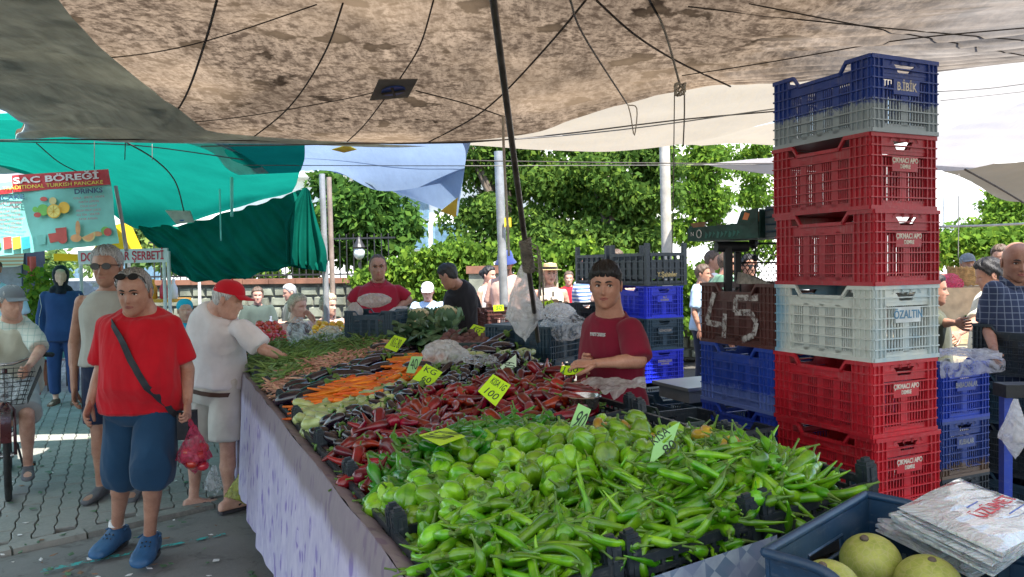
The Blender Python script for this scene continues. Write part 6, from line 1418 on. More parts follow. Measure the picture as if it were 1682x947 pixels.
mb = MB(); mb.hexa([pt_(.01, .01, -HM_), pt_(LM, .01, -HM_), pt_(LM, W_, -HM_), pt_(.01, W_, -HM_), pt_(.01, .01, -HM_+.008), pt_(LM, .01, -HM_+.008), pt_(LM, W_, -HM_+.008), pt_(.01, W_, -HM_+.008)]); mb.build('bottom', P_MEL, mc)
def melm():
    n = N('netted melon skin'); v = n.co(); f = n.noise(v, 22, 5, .65); vo = n.n('TexVoronoi', feature='DISTANCE_TO_EDGE'); vo.inputs['Scale'].default_value = 70; n.l(v, vo.inputs[0])
    k = n.ramp(f, [(.3, (.20, .25, .04)), (.7, (.44, .46, .10))]); k = n.mix(n.ramp(vo.outputs['Distance'], [(.02, .45), (.08, 0.0)]), k, (.42, .38, .18)); n.col(k); n.rough(.55); n.bump(f, .3, .004); return n.m
M_MEL = melm()
for k, (px, py, d_, r_, lb_) in enumerate(((1430, 922, 1.60, .061, 'rounded green yellow melon nearest the middle of the crate'), (1362, 968, 1.44, .058, 'melon at the lower left of the melon crate, cut by the frame'), (1525, 962, 1.50, .063, 'melon at the right of the melon crate, stalk scar on top'))):
    c = P(px, py, d_); mb = MB(); mb.ball(c, (r_, r_, r_*.93), 28, 18); mb.mi = 1; mb.tube([c+V((-.3*r_*(k != 2), -.2*r_, r_*.86)), c+V((-.3*r_*(k != 2), -.22*r_, r_*.96))], [.010, .006], 8); single(mb, 'melon', [M_MEL, M_BARK], lb_, 'melon', c-V((0, 0, r_)), smooth=180)
for k in range(5):
    c = pt_(.1+k*.115, W_*(.3+.35*(k % 2)), -.21); mb = MB(); mb.ball(c, (.072, .07, .066), 20, 12); single(mb, 'melon', [M_MEL], 'melon in the bottom layer of the melon crate', 'melon', c-V((0, 0, .066)), 'bottom layer melons', smooth=180)
sp_ = thing('crate_stand', 'upturned crates holding up the melon crate', 'stand', Matrix.Translation(V((c0.x, c0.y, 0)))); zt = c0.z-HM_-.004
mb = MB(); q = [pt_(.03, .03, 0), pt_(LM-.03, .03, 0), pt_(LM-.03, W_-.03, 0), pt_(.03, W_-.03, 0)]; mb.hexa([V((p.x, p.y, 0)) for p in q]+[V((p.x, p.y, zt)) for p in q]); mb.build('stacked_crate', P_PET, sp_)
# packs of folded carrier bags
def pack(label, quad, z, th, m, n_, print_=False):
    A = []
    for px, py in quad: A.append(GZ(px, py, z))
    t = thing('bag_pack', label, 'bag pack', Matrix.Translation(A[0]-V((0, 0, th))))
    for k in range(n_):
        z0 = -th+k*th/n_; ox = (CV*rnd.uniform(-.008, .008))+(CU*rnd.uniform(-.008, .008)); nu, nv = 26, 18; mb = MB()
        def tp_(u, v): 
            p = A[0].lerp(A[1], u).lerp(A[3].lerp(A[2], u), v)+ox; e = min(u, 1-u, v, 1-v); return p+V((0, 0, z0+th/n_*(.35+.6*min(1, e*9))+.0035*sin(u*5+v*4+k)+.0012*sin(v*33-u*11)))
        mb.grid(tp_, nu, nv); bt = [A[i]+ox+V((0, 0, z0)) for i in range(4)]; o0 = len(mb.v); mb.add(bt, [(3, 2, 1, 0)])
        kk = nu+1; idx = [i for i in range(nu+1)]; top_ = [mb.v[i] for i in idx]; mb.add([mb.v[i] for i in idx]+[A[0].lerp(A[1], i/nu)+ox+V((0, 0, z0)) for i in range(nu+1)], [(i, i+1, nu+2+i, nu+1+i) for i in range(nu)])
        idx = [nv*kk+i for i in range(nu+1)]; mb.add([mb.v[i] for i in idx]+[A[3].lerp(A[2], i/nu)+ox+V((0, 0, z0)) for i in range(nu+1)], [(i, i+1, nu+2+i, nu+1+i) for i in range(nu)])
        idx = [j*kk for j in range(nv+1)]; mb.add([mb.v[i] for i in idx]+[A[0].lerp(A[3], j/nv)+ox+V((0, 0, z0)) for j in range(nv+1)], [(i, i+1, nv+2+i, nv+1+i) for i in range(nv)])
        mb.build('folded_bag', m, t, 50)
    return t, A
def packm():
    n = N('printed white film'); v = n.co('World'); f = n.noise(v, 20, 4, .6, 2); w_ = n.n('TexWave'); w_.inputs['Scale'].default_value = 5.5; w_.inputs['Distortion'].default_value = 6; n.l(n.co('World', rot=(0, 0, .5)), w_.inputs[0])
    k = n.mix(n.ramp(f, [(.4, 0.0), (.7, .3)]), (.70, .73, .76), (.45, .52, .60)); n.col(k); n.rough(.12); n.b.inputs['Coat Weight'].default_value = 1; n.b.inputs['Subsurface Weight'].default_value = .3; n.b.inputs['Subsurface Scale'].default_value = .03; n.bump(n.noise(v, 12, 4, .6, 3), .9, .02); return n.m
M_PACK = packm()
pk, A = pack('stack of folded white carrier bags with red and blue print beside the melon crate', [(1468, 826), (1572, 782), (1740, 836), (1640, 905)], 1.07, .05, M_PACK, 5)
pk2, _ = pack('lower stack of folded clear bags under the printed ones', [(1440, 850), (1500, 826), (1660, 900), (1600, 925)], 1.01, .03, M_PACK, 3)
M_PR = mat('red print', (.50, .03, .04), .4); M_PB = mat('blue print', (.04, .10, .45), .4); M_PO = mat('orange print', (.75, .25, .08), .4)
def on_pack(u, v): return A[0].lerp(A[1], u).lerp(A[3].lerp(A[2], u), v)+V((0, 0, .0035))
ex = (A[2]-A[3]).normalized(); ey = V((-ex.y, ex.x, 0)); q = on_pack(.62, .62); T_ = Matrix(((ex.x, ey.x, 0, q.x), (ex.y, ey.y, 0, q.y), (0, 0, 1, q.z), (0, 0, 0, 1)))
text('printed_word', 'MARKET'[:0]+'ÜZÜMET', M_PR, pk, T_, .045, sx=1.1); text('printed_line', '———', M_PB, pk, T_ @ Matrix.Translation((.03, -.035, 0)), .04); text('printed_line', '——', M_PB, pk, T_ @ Matrix.Translation((-.02, .038, 0)), .03)
st5 = thing('bag_stand', 'dark box under the folded carrier bags', 'stand', Matrix.Translation(V((A[0].x, A[0].y, 0))))
mb = MB(); q = [GZ(x, y, 1.0) for x, y in ((1480, 838), (1575, 800), (1720, 850), (1640, 915))]; mb.hexa([V((p.x, p.y, 0)) for p in q]+[V((p.x, p.y, .975)) for p in q]); mb.build('box_body', P_PET, st5)
# ------------------------------------------------------------ fabrics
def cloth_m(name, c, rough=.9, var=.14, stripes=None, plaid=None, bump=.25):
    n = N(name); v = n.co(); f = n.noise(v, 5, 5, .6); k = n.ramp(f, [(.3, tuple(q*(1-var) for q in c)), (.7, tuple(min(1, q*(1+var)) for q in c))])
    s3 = n.sep(v)
    if stripes: k = n.mix(n.ramp(n.math('FRACT', n.math('MULTIPLY', s3[2], stripes[0])), [(.44, 0.0), (.5, 1.0)]), k, stripes[1])
    if plaid:
        for ax in (0, 2): k = n.mix(n.ramp(n.math('FRACT', n.math('MULTIPLY', s3[ax], plaid[0])), [(.10, .75), (.16, 0.0)]), k, plaid[1])
    n.col(k); n.rough(rough); n.bump(n.noise(v, 26, 4, .6), bump, .006); n.b.inputs['Sheen Weight'].default_value = .15; n.b.inputs['Specular IOR Level'].default_value = .2; return n.m
F_RED = cloth_m('red cotton', (.52, .008, .018)); F_NAVY = cloth_m('petrol shorts cotton', (.014, .050, .105)); F_DNAV = cloth_m('dark navy cotton', (.012, .02, .05)); F_TANK = cloth_m('grey ribbed cotton', (.36, .35, .31)); F_WTEE = cloth_m('off white cotton', (.76, .73, .74)); F_BEIG = cloth_m('beige linen', (.64, .61, .56))
F_MAR = cloth_m('maroon cotton', (.20, .010, .030)); F_POLO = cloth_m('crimson polo cotton', (.28, .010, .028)); F_BLK = cloth_m('black cotton', (.014, .014, .017)); F_TUN = cloth_m('navy tunic cloth', (.022, .055, .16)); F_HIJ = cloth_m('black scarf', (.008, .010, .018)); F_PINK = cloth_m('pale pink cotton', (.60, .37, .30)); F_CRE = cloth_m('cream knit', (.60, .53, .43))
F_STR = cloth_m('striped cotton', (.62, .64, .68), stripes=(22, (.08, .15, .38))); F_PLD = cloth_m('blue checked shirt', (.035, .05, .10), plaid=(26, (.22, .26, .34))); F_PLG = cloth_m('pale checked shirt', (.50, .52, .46), plaid=(22, (.28, .38, .34))); F_VEST = cloth_m('beige vest', (.44, .42, .34)); F_GRY = cloth_m('grey shorts', (.34, .36, .37)); F_DBR = cloth_m('dark brown top', (.05, .025, .025)); F_LBL = cloth_m('light blue shirt', (.38, .52, .68)); F_GRN = cloth_m('green shirt', (.13, .26, .17)); F_CAMO = cloth_m('camouflage cloth', (.06, .065, .045), var=.6); F_TURQ = cloth_m('turquoise scarf', (.02, .36, .52)); F_WHT2 = cloth_m('white cotton', (.72, .70, .68)); F_DGRN = cloth_m('dark grey green cloth', (.05, .07, .06)); F_YW = cloth_m('white and yellow cotton', (.66, .62, .48), var=.25)
H_GRY = hair_mat('grey hair', (.30, .30, .30), (.50, .50, .50)); H_SALT = hair_mat('salt and pepper hair', (.22, .21, .20), (.42, .41, .40)); H_BLK = hair_mat('black hair', (.006, .005, .006), (.016, .014, .014)); H_BLD = hair_mat('blond hair', (.48, .38, .24), (.68, .58, .42)); H_BRN = hair_mat('brown hair', (.06, .035, .022), (.14, .09, .06)); H_WHT = hair_mat('white hair', (.55, .55, .54), (.75, .75, .74))
C_RED = cloth_m('red cap cloth', (.55, .012, .025)); C_GRY = cloth_m('grey cap cloth', (.16, .18, .20)); C_BLU = cloth_m('blue hat cloth', (.035, .06, .22)); C_WHT = cloth_m('white cap', (.70, .70, .70)); C_STRAW = mat('straw', (.62, .44, .22), .8, .25, 40, .5); C_BLK = cloth_m('black band', (.01, .01, .012)); L_BRN = mat('brown leather', (.07, .03, .018), .5); L_BLK = mat('black webbing', (.012, .014, .02), .7); R_SOLE = mat('dark sandal', (.03, .025, .03), .7); R_CLOG = mat('blue foam clog', (.018, .085, .20), .55); R_SNK = mat('grey sneaker', (.10, .10, .11), .7, .4, 12); R_SAN = mat('brown sandal', (.14, .08, .05), .7)
SK_T = (.43, .235, .165); SK_F = (.58, .35, .27); SK_D = (.37, .20, .14); SK_L = (.60, .40, .31)
def at(px, d, z=0): p = P(px, 445, d); return V((p.x, p.y, z))
def MH(px, d, deg, z=0): return TR(at(px, d, z), rz=R(deg))
# --- man in the red T-shirt
M0 = MH(230, 4.28, 4)
t, HM, j, sp, tor = person('grey haired man in red T-shirt and petrol blue shorts carrying a pink bag', M0, H=1.68, girth=1.17, belly=.075, skinc=SK_T, hair='receding', hairm=H_SALT, hairh=.011, top=F_RED, hem=.85, sleeve=.80, bot=F_NAVY, botlen=1.16, bwd=.112, near=True, fat=.05, hs=1.03, neck=1.2, pitch=R(9), seed=3, curl=(.75, 1.25), fold=.010, shoes=None, shirt_name='t_shirt', bot_name='shorts',
    J=dict(head=(0, -.075, 1.565), neck=(0, -.01, 1.42), sha=(-.20, 0, 1.365), shb=(.20, 0, 1.365), ela=(-.275, .04, 1.09), elb=(.275, .04, 1.09)),
    W=dict(wra=(148, 668, 4.22), wrb=(306, 665, 4.25), kna=(195, 775, 4.42), ana=(186, 875, 4.55), knb=(250, 770, 4.15), anb=(246, 893, 4.20), foa=(0, 0, 1)), gaze=0)  if False else (None,)*5
def man_red():
    J = dict(head=(0, -.085, 1.525), neck=(0, -.01, 1.40), sha=(-.18, 0, 1.325), shb=(.165, 0, 1.325), ela=(-.25, .04, 1.07), elb=(.235, .04, 1.07), foa=(-.14, -1, 0), fob=(.12, -1, 0))
    Wj = dict(wra=(148, 662, 4.22), wrb=(308, 660, 4.25), kna=(200, 775, 4.36), ana=(192, 868, 4.50), knb=(252, 770, 4.18), anb=(246, 880, 4.30))
    t, HM, j, sp, tor = person('grey haired man in red T-shirt and petrol blue shorts carrying a pink bag', M0, J=J, W=Wj, H=1.68, girth=1.17, belly=.075, skinc=SK_T, hair='receding', hairm=H_SALT, hairh=.011, top=F_RED, hem=.85, sleeve=.80, bot=F_NAVY, botlen=1.16, bwd=.112, near=True, fat=.05, hs=1.03, neck=1.2, pitch=R(9), seed=3, curl=(.75, 1.25), fold=.010, shoes=None, shirt_name='t_shirt', bot_name='shorts')
    sunglasses(t, HM, .098, -.078, R(-48))
    for e, dx in (('a', 1), ('b', 1)):
        mb = MB(); A = j['an'+e]-V((0, 0, .012)); mb.loft(shoe_rings(A, j['fo'+e], 'clog', 1.12)); cl = remesh(mb, 'clog', R_CLOG, t, .006, 2); f = j['fo'+e].normalized(); s_ = f.cross(V((0, 0, 1)))
        mb = MB(); [mb.ball(A+f*(.075+.026*r_)+s_*(q*.022)+V((0, 0, .006-.016*r_-.004*abs(q))), .0052, 6, 4) for r_ in range(4) for q in (-1, 0, 1)]; mb.build('air_hole', BLACKP, cl, 180, local=True)
        mb = MB(); mb.tube([A+s_*.055*sx_*cos(q)-f*(.088*sin(q)-.015)+V((0, 0, .012)) for sx_, q in ((1, pi*k/12) for k in range(13))], .008, 6, sx=.5); mb.build('heel_strap', R_CLOG, cl, 180, local=True)
        mb = MB(); mb.loft([[V((p.x, p.y, A.z-.072+dz)) for p in [A+f*a_+s_*b_ for a_, b_ in [(.055+.145*cos(q), .060*sin(q)) for q in [2*pi*k/20 for k in range(20)]]]] for dz in (-.016, .006)]); mb.build('sole', BLACKP, cl, 60, local=True)
        if e == 'a': mb = MB(); mb.tube([j['ana']+V((0, .0, .02)), j['ana']+V((0, .0, .05))], [.045, .042], 14); mb.build('sock', F_WHT2, t, 60, local=True)
    # strap over the chest from his right shoulder down to the left hip
    pts = []
    for k in range(17):
        u = k/16; z = 1.42-u*.60; x = -.115+u*.325; cy = sp(z).y if False else 0
        rg = tor(z, *([ip(z, [(.80, .17), (.92, .172), (1.0, .165), (1.16, .16), (1.31, .172), (1.405, .14), (1.43, .10)]), ip(z, [(.80, .12), (.92, .125), (1.0, .148), (1.08, .145), (1.16, .14), (1.24, .13), (1.31, .117), (1.37, .10), (1.43, .072)])]), off=ip(z, [(.92, .015), (1.0, .041), (1.08, .045), (1.16, .034), (1.24, .015), (1.31, 0)]), infl=.030)
        q = min(rg, key=lambda p: abs(p.x-x*1.0)+(10 if p.y > sp(z).y else 0)); pts.append(V((x, q.y-.004, q.z)))
    strap(t, pts, L_BLK, .034, 'shoulder_strap'); mb = MB(); b = pts[-1]; mb.box(b+V((.035, .05, -.06)), (.06, .16, .14)); mb.build('waist_bag', L_BLK, t, local=True)
man_red()
c = P(319, 738, 4.22); PB = bag('translucent pink bag full of tomatoes held by the man in the red T-shirt', c, (.095, .085, .135), F_PNK, 31, top=1, amp=.22)
mb = MB(); mb.tube([c+V((0, 0, .12)), P(308, 688, 4.24)], [.012, .02], 8); o = mb.build('handle', F_PNK, PB, 180)
for k in range(9):
    a = k*2.4; o = bpy.data.objects.new('bagged_tomato', m_round(.034, .85, 5).mesh('tomato', [V_TOM, V_STEM], 180)) if k == 0 else o.copy(); C.objects.link(o); o.location = c+V((.045*cos(a), .04*sin(a), -.09+.022*k*.55)); tag(o, 'tomato inside the pink bag', 'tomato', 'tomatoes in the pink bag')
# --- man in grey tank top behind
def man_tank():
    t, HM, j, sp, tor = person('tall grey haired man in sunglasses and grey tank top behind the man in red', MH(178, 5.4, 6), H=1.765, girth=.98, belly=.02, skinc=SK_D, hair='short', hairm=H_GRY, hairh=.014, top=F_TANK, tops='tank', hem=.93, bot=F_DNAV, botlen=.8, near=True, seed=5, hs=1.10, curl=(.7, .7), shirt_name='tank_top', bot_name='shorts', W=dict(wra=(122, 640, 5.35), ela=(122, 565, 5.45), ana=(166, 795, 5.45), kna=(163, 715, 5.4), anb=(224, 792, 5.5), knb=(212, 712, 5.4)), shoes=R_SNK, face=False)
    sunglasses(t, HM, .004, -.094, 0)
    mb = MB(); mb.tube([HM @ V((x, -.0925+abs(x)*abs(x)*14, -.067)) for x in (-.023, -.012, 0, .012, .023)], .003, 6); mb.build('lips', LIP, t, 180, local=True)
man_tank()
# --- man with red cap reaching over the stall, seen from behind
def man_white():
    Mw = MH(352, 5.17, 128)
    Wj = dict(pelvis=(350, 622, 5.15), chest=(354, 553, 5.12), neck=(356, 512, 5.06), head=(374, 492, 5.02), sha=(398, 540, 4.98), shb=(322, 540, 5.30), ela=(432, 573, 4.97), wra=(478, 590, 4.98), elb=(345, 590, 5.45), wrb=(400, 600, 5.5),
              hia=(370, 632, 5.10), hib=(330, 632, 5.22), kna=(374, 735, 5.08), knb=(325, 735, 5.25), ana=(376, 818, 5.12), anb=(318, 815, 5.28))
    t, HM, j, sp, tor = person('man in red cap and white T-shirt reaching over the stall, seen from behind', Mw, H=1.68, girth=1.12, belly=.05, skinc=SK_F, hair='short', hairm=H_WHT, hairh=.008, top=F_WTEE, hem=.90, sleeve=.85, bot=F_BEIG, botlen=.86, bwd=.105, near=True, W=Wj, yaw=R(-32), pitch=R(14), seed=6, curl=(.9, .5), fold=.010, face=False, shirt_name='t_shirt', bot_name='shorts', J=dict(foa=(.2, -1, 0), fob=(-.1, -1, 0)), neck=1.15)
    cap_hat(t, HM, C_RED); rg = tor(.856, .170, .125, .01, .040)
    mb = MB(); rg2 = tor(.886, .170, .125, .01, .040); mb.loft([rg, rg2], caps=False); mb.build('belt', L_BRN, t, 60, local=True)
    for e in 'ab':
        mb = MB(); A = j['an'+e]; f = (j['fo'+e]).normalized(); rg = shoe_rings(A-V((0, 0, .008)), f, 'shoe', 1.0); mb.loft([[V((p.x, p.y, A.z-.090+(.018 if p.z > A.z-.04 else 0))) for p in r_] for r_ in rg]); mb.build('sandal_sole', R_SOLE, t, 40, local=True)
        s_ = f.cross(V((0, 0, 1))); c_ = A+f*.13-V((0, 0, .035)); mb = MB(); mb.tube([c_, A+f*.05+s_*.04-V((0, 0, .05))], .006, 6); mb.tube([c_, A+f*.05-s_*.04-V((0, 0, .05))], .006, 6); mb.build('sandal_strap', R_SOLE, t, 180, local=True)
man_white()
bag('yellow green carrier bag on the ground at the sandal feet', P(402, 800, 4.95), (.13, .11, .115), F_YEL, 41, top=1, amp=.3); bag('pale clear bag on the ground left of the yellow green bag', P(352, 790, 5.1), (.07, .07, .10), F_CLR, 42, top=1, amp=.3)
# --- the boy
def boy():
    AG[0] = .12
    Mb = MH(1004, 3.78, -42)
    Wj = dict(head=(995, 468, 3.66), neck=(1002, 520, 3.72), shb=(1036, 541, 3.60), elb=(1050, 592, 3.50), wrb=(975, 597, 3.42), sha=(980, 540, 3.90), ela=(978, 592, 3.92), wra=(962, 592, 3.60))
    t, HM, j, sp, tor = person('dark haired boy in maroon T-shirt standing behind the peppers', Mb, H=1.58, girth=1.10, belly=.03, skinc=(.50, .27, .19), hair='boy', hairm=H_BLK, hairh=.011, top=F_MAR, hem=.84, sleeve=.95, bot=F_DNAV, bots='long', near=True, fat=.09, hs=.95, W=Wj, yaw=R(27), pitch=R(3), seed=9, curl=(.9, .9), gaze=.0035, neck=1.05, shirt_name='t_shirt', bot_name='trousers', handd={'b': (-.8, -.55, .0)}, handn={'b': (.3, -.2, 1)})
    c = Mb.inverted() @ P(981, 548, 3.46); M_ = Matrix.Translation(c)@rotm(0, 0, R(-6))@rotm(pi/2)
    tt = text('shirt_lettering', 'YOUTH'[:0]+'versus', mat('white print', (.6, .6, .6), .6), None, M_, .035, ext=.004, shear=.3); tt.parent = t
boy(); AG[0] = 1.0
# --- crimson polo man
def polo():
    Mp = MH(621, 7.5, 6)
    Wj = dict(elb=(671, 492, 7.55), wrb=(648, 510, 7.4), ela=(577, 498, 7.5), wra=(585, 525, 7.3))
    t, HM, j, sp, tor = person('middle aged man in crimson polo shirt with one hand on his hip', Mp, H=1.73, girth=1.12, belly=.05, skinc=SK_D, hair='receding', hairm=H_BRN, hairh=.006, top=F_POLO, sleeve=.85, bot=F_DNAV, bots='long', near=True, W=Wj, seed=12, fat=.03, yaw=R(6), curl=(.6, .9), shirt_name='polo_shirt', bot_name='trousers')
    for s_ in (-1, 1): strap(t, [V((s_*.075, .02, 1.475)), V((s_*.07, -.06, 1.455)), V((s_*.03, -.10, 1.405))], F_POLO, .035, 'collar', .008)
polo()
def black():
    Mp = MH(757, 7.4, -128)
    Wj = dict(head=(737, 453, 7.2), neck=(752, 470, 7.32), chest=(758, 500, 7.4))
    person('young man in black T-shirt looking down to the left, seen from behind', Mp, H=1.62, girth=1.06, skinc=SK_T, hair='boy', hairm=H_BLK, hairh=.011, top=F_BLK, sleeve=.85, bot=F_DNAV, bots='long', near=True, W=Wj, seed=13, yaw=R(10), pitch=R(22), face=False, shirt_name='t_shirt', bot_name='trousers', J=dict())
black()
# --- strollers
def blue_hat():
    t, HM, j, *_ = person('bearded man in pink T-shirt, blue bucket hat and sunglasses', MH(832, 9.0, -24), H=1.76, skinc=SK_T, hair='short', hairm=H_BRN, top=F_PINK, sleeve=.85, bot=F_GRY, girth=1.02, face=False, yaw=R(8), pitch=R(10), seed=15, shirt_name='t_shirt', bot_name='shorts', shoes=R_SNK)
    brim_hat(t, HM, C_BLU, .085, .035, .045, 'bucket_hat', flat=False); sunglasses(t, HM)
    mb = MB(); rs = [[HM @ head_pt(z, (k/24)*.5+.25, 0, .006) for k in range(25)] for z in (-.124, -.11, -.09, -.07, -.055)]; mb.add([p for r_ in rs for p in r_], [(a*25+b, a*25+b+1, (a+1)*25+b+1, (a+1)*25+b) for a in range(4) for b in range(24)]); mb.build('beard', H_BRN, t, 180, local=True)
blue_hat()
def straw():
    t, HM, j, *_ = person('woman in straw hat and cream sleeveless top with a black shoulder bag', MH(903, 9.0, 10), H=1.62, skinc=SK_F, hair='long', hairm=H_BLD, top=F_CRE, tops='tank', hem=.98, bot=F_BEIG, bots='shorts', botlen=.8, bwd=.11, girth=.88, seed=16, shirt_name='top', bot_name='shorts', J=dict(ela=(-.25, .0, 1.12), wra=(-.08, -.17, 1.20)), shoes=R_SAN)
    brim_hat(t, HM, C_STRAW, .07, .055, .0, 'straw_hat', C_BLK)
    for s_ in (-1, 1): mb = MB(); mb.cap(HM @ V((s_*.07, .03, .02)), HM @ V((s_*.085, .0, -.17)), .03, .018); mb.build('hair', H_BLD, t, 180, local=True)
    strap(t, [V((-.11, .06, 1.42)), V((-.13, -.06, 1.40)), V((-.16, -.12, 1.2)), V((-.20, -.13, 1.05))], C_BLK, .03, 'bag_strap'); mb = MB(); mb.box((-.22, -.10, .90), (.10, .10, .32)); mb.build('shoulder_bag', C_BLK, t, local=True)
    mb = MB(); mb.box((.0, -.155, 1.27), (.02, .01, .06)); mb.build('hanging_sunglasses', BLACKP, t, local=True)
straw()
def redcap():
    t, HM, j, *_ = person('person in red cap and blue striped shirt carrying paper, facing right', MH(956, 9.6, 75), H=1.64, skinc=SK_F, hair='short', hairm=H_BRN, top=F_STR, sleeve=.9, bot=F_BEIG, face=False, seed=17, shirt_name='striped_shirt', J=dict(ela=(-.22, -.08, 1.12), wra=(-.18, -.30, 1.1)), shoes=R_SNK); cap_hat(t, HM, C_RED)
    mb = MB(); mb.box((-.1, -.32, 1.05), (.24, .02, .36), rotm(.2)); mb.build('paper_bag', mat('brown paper', (.42, .32, .20), .8), t, local=True)
redcap()
def simple(label, px, d, deg, H, top, skinc=SK_T, hair='short', hm=None, tops='tee', bot=F_DNAV, bots='long', z=0, sit=False, hat=None, yaw=0, pitch=0, seed=20, girth=1.0, hem=.86, J=None, sleeve=.8, face=False, belly=0.02, shoes=R_SNK, shirt='shirt', hairh=.012, near=False, legs=True, W={}):
    JJ = dict(J or {})
    if sit: 
        JJ = dict(dict(pelvis=(0, .02, .50), chest=(0, .03, .84), neck=(0, .03, 1.01), head=(0, -.01, 1.165), sha=(-.185, .02, .965), shb=(.185, .02, .965), ela=(-.24, -.04, .70), elb=(.24, -.04, .70), wra=(-.15, -.27, .72), wrb=(.15, -.27, .72), hia=(-.09, 0, .47), hib=(.09, 0, .47), kna=(-.12, -.42, .50), knb=(.12, -.42, .50), ana=(-.12, -.42, .08), anb=(.12, -.42, .08)), **JJ)
    t, HM, j, sp, tor = person(label, MH(px, d, deg, z), J=JJ, H=H, top=top, tops=tops, skinc=skinc, hair=hair, hairm=hm or H_BRN, bot=bot, bots=bots, yaw=yaw, pitch=pitch, seed=seed, girth=girth, hem=hem, sleeve=sleeve, face=face, belly=belly, shoes=shoes, shirt_name=shirt, hairh=hairh, near=near, W=W, legs=legs)
    return t, HM, j
t, HM, j = simple('dark haired woman in white vest top next to the man in pink', 801, 9.9, 60, 1.60, F_WHT2, SK_F, 'short', H_BLK, 'tank', hem=.95); mb = MB(); mb.ball(HM @ V((0, .11, .03)), .045); mb.build('hair_bun', H_BLK, t, 180, local=True)
t, HM, j = simple('elderly man in white cap looking at his phone at the purple table', 702, 10.6, 0, 1.72, F_LBL, SK_F, 'short', H_WHT, sit=True, z=.10, pitch=R(14), J=dict(wra=(-.03, -.25, .85), wrb=(.05, -.25, .85), ela=(-.23, -.06, .74), elb=(.23, -.06, .74))); cap_hat(t, HM, C_WHT, 'flat_cap'); mb = MB(); mb.box((.01, -.32, .90), (.07, .012, .13)); mb.build('phone', BLACKP, t, local=True)
t, HM, j = simple('blond woman in dark sleeveless top sitting with a hand at her chin', 487, 7.8, 60, 1.66, F_DBR, SK_L, 'short', H_BLD, 'tank', sit=True, z=.09, girth=1.1, J=dict(wrb=(.06, -.17, 1.02), elb=(.16, -.30, .76)), hairh=.02)
t, HM, j = simple('blond woman in pink strap top and red glasses seated facing right', 538, 8.7, 40, 1.64, F_PINK, SK_L, 'short', H_BLD, 'tank', sit=True, z=.07, yaw=R(20), hairh=.022)
simple('dark haired person in dark clothes sitting far off by the wall', 422, 11.2, 20, 1.66, F_DGRN, SK_F, 'long', H_BRN, sit=True, z=.10); simple('grey haired man in dark jacket bending over a table by the wall', 476, 11.6, -60, 1.70, F_DGRN, SK_F, 'short', H_GRY, sit=True, z=.10, pitch=R(10))
t, HM, j = simple('seated person with turquoise headscarf behind the man with red cap', 302, 8.6, 30, 1.62, F_TURQ, SK_F, None, None, sit=True, z=.06); mb = MB(); mb.ball(HM @ V((0, .02, .055)), (.088, .10, .085), 16, 10); mb.build('headscarf', F_TURQ, t, 180, local=True)
simple('tanned man in white vest seen beside the black stand', 1168, 10.4, 70, 1.76, F_WHT2, SK_D, 'short', H_BRN, 'tank'); simple('child in pale blue shirt left of the man in green', 1152, 9.4, 60, 1.58, F_LBL, SK_T, 'short', H_BRN); simple('man in green T-shirt partly hidden by the black stand', 1192, 9.0, 120, 1.72, F_GRN, SK_T, 'short', H_BRN, yaw=R(-30), girth=1.1)
t, HM, j = simple('person in black with sunglasses seen through the black mesh', 1229, 8.2, 10, 1.68, F_BLK, SK_T, 'short', H_BLK, face=False, girth=1.1); sunglasses(t, HM)
simple('brown haired person whose head shows above the folding black crates', 1010, 8.6, 30, 1.76, F_PINK, SK_T, 'short', H_BRN); simple('sunburnt person in red shirt far behind the straw hat woman', 934, 12.0, 0, 1.50, C_RED, SK_F, 'short', H_BRN); simple('man in pale blue shirt cut off by the left edge of the picture', -14, 7.6, 20, 1.78, F_LBL, SK_T, 'bald', H_BRN)
# right hand side
def bald():
    t, HM, j, sp, tor = person('bald man in blue checked shirt at the right edge', MH(1668, 4.75, -14), H=1.70, girth=1.15, belly=.05, skinc=SK_D, hair=None, top=F_PLD, sleeve=.9, bot=F_DNAV, bots='long', near=True, seed=33, fat=.05, shirt_name='checked_shirt', bot_name='trousers', pitch=R(8), W=dict(sha=(1634, 478, 4.7), ela=(1622, 535, 4.75), wra=(1632, 572, 4.55)))
    for s_ in (-1, 1): strap(t, [V((s_*.075, .02, 1.475)), V((s_*.07, -.06, 1.455)), V((s_*.03, -.10, 1.405))], F_PLD, .035, 'collar', .008)
bald()
t, HM, j = simple('woman with black bun in white and yellow top bending left beside the bald man', 1628, 5.9, -112, 1.64, F_YW, SK_T, 'short', H_BLK, pitch=R(14), near=True, W=dict(head=(1626, 452, 5.75), neck=(1636, 488, 5.85), elb=(1600, 530, 5.5), wrb=(1574, 548, 5.35), shb=(1630, 505, 5.7)), hairh=.02, sleeve=.9); mb = MB(); mb.ball(HM @ V((0, .125, .03)), .05); mb.build('hair_bun', H_BLK, t, 180, local=True); mb = MB(); mb.cap(HM @ V((-.05, .14, .06)), HM @ V((-.02, .16, .0)), .012, .006); mb.cap(HM @ V((.03, .16, .07)), HM @ V((.01, .17, -.01)), .012, .006); mb.build('hair_clip', F_CRE, t, 180, local=True)
simple('brown haired woman in white top behind the bun woman', 1642, 9.0, -30, 1.76, F_WHT2, SK_F, 'short', H_BRN, pitch=R(15)); t, HM, j = simple('stall keeper in dark blue top and grey cap behind the wicker basket', 1588, 9.6, -10, 1.66, F_DNAV, SK_T, 'short', H_GRY); cap_hat(t, HM, C_GRY, 'flat_cap')
simple('shopper in camouflage clothes half hidden behind the crate tower', 1528, 5.3, 60, 1.50, F_CAMO, SK_D, 'short', H_BLK, near=True, W=dict(wra=(1572, 530, 5.0), ela=(1545, 530, 5.2)))
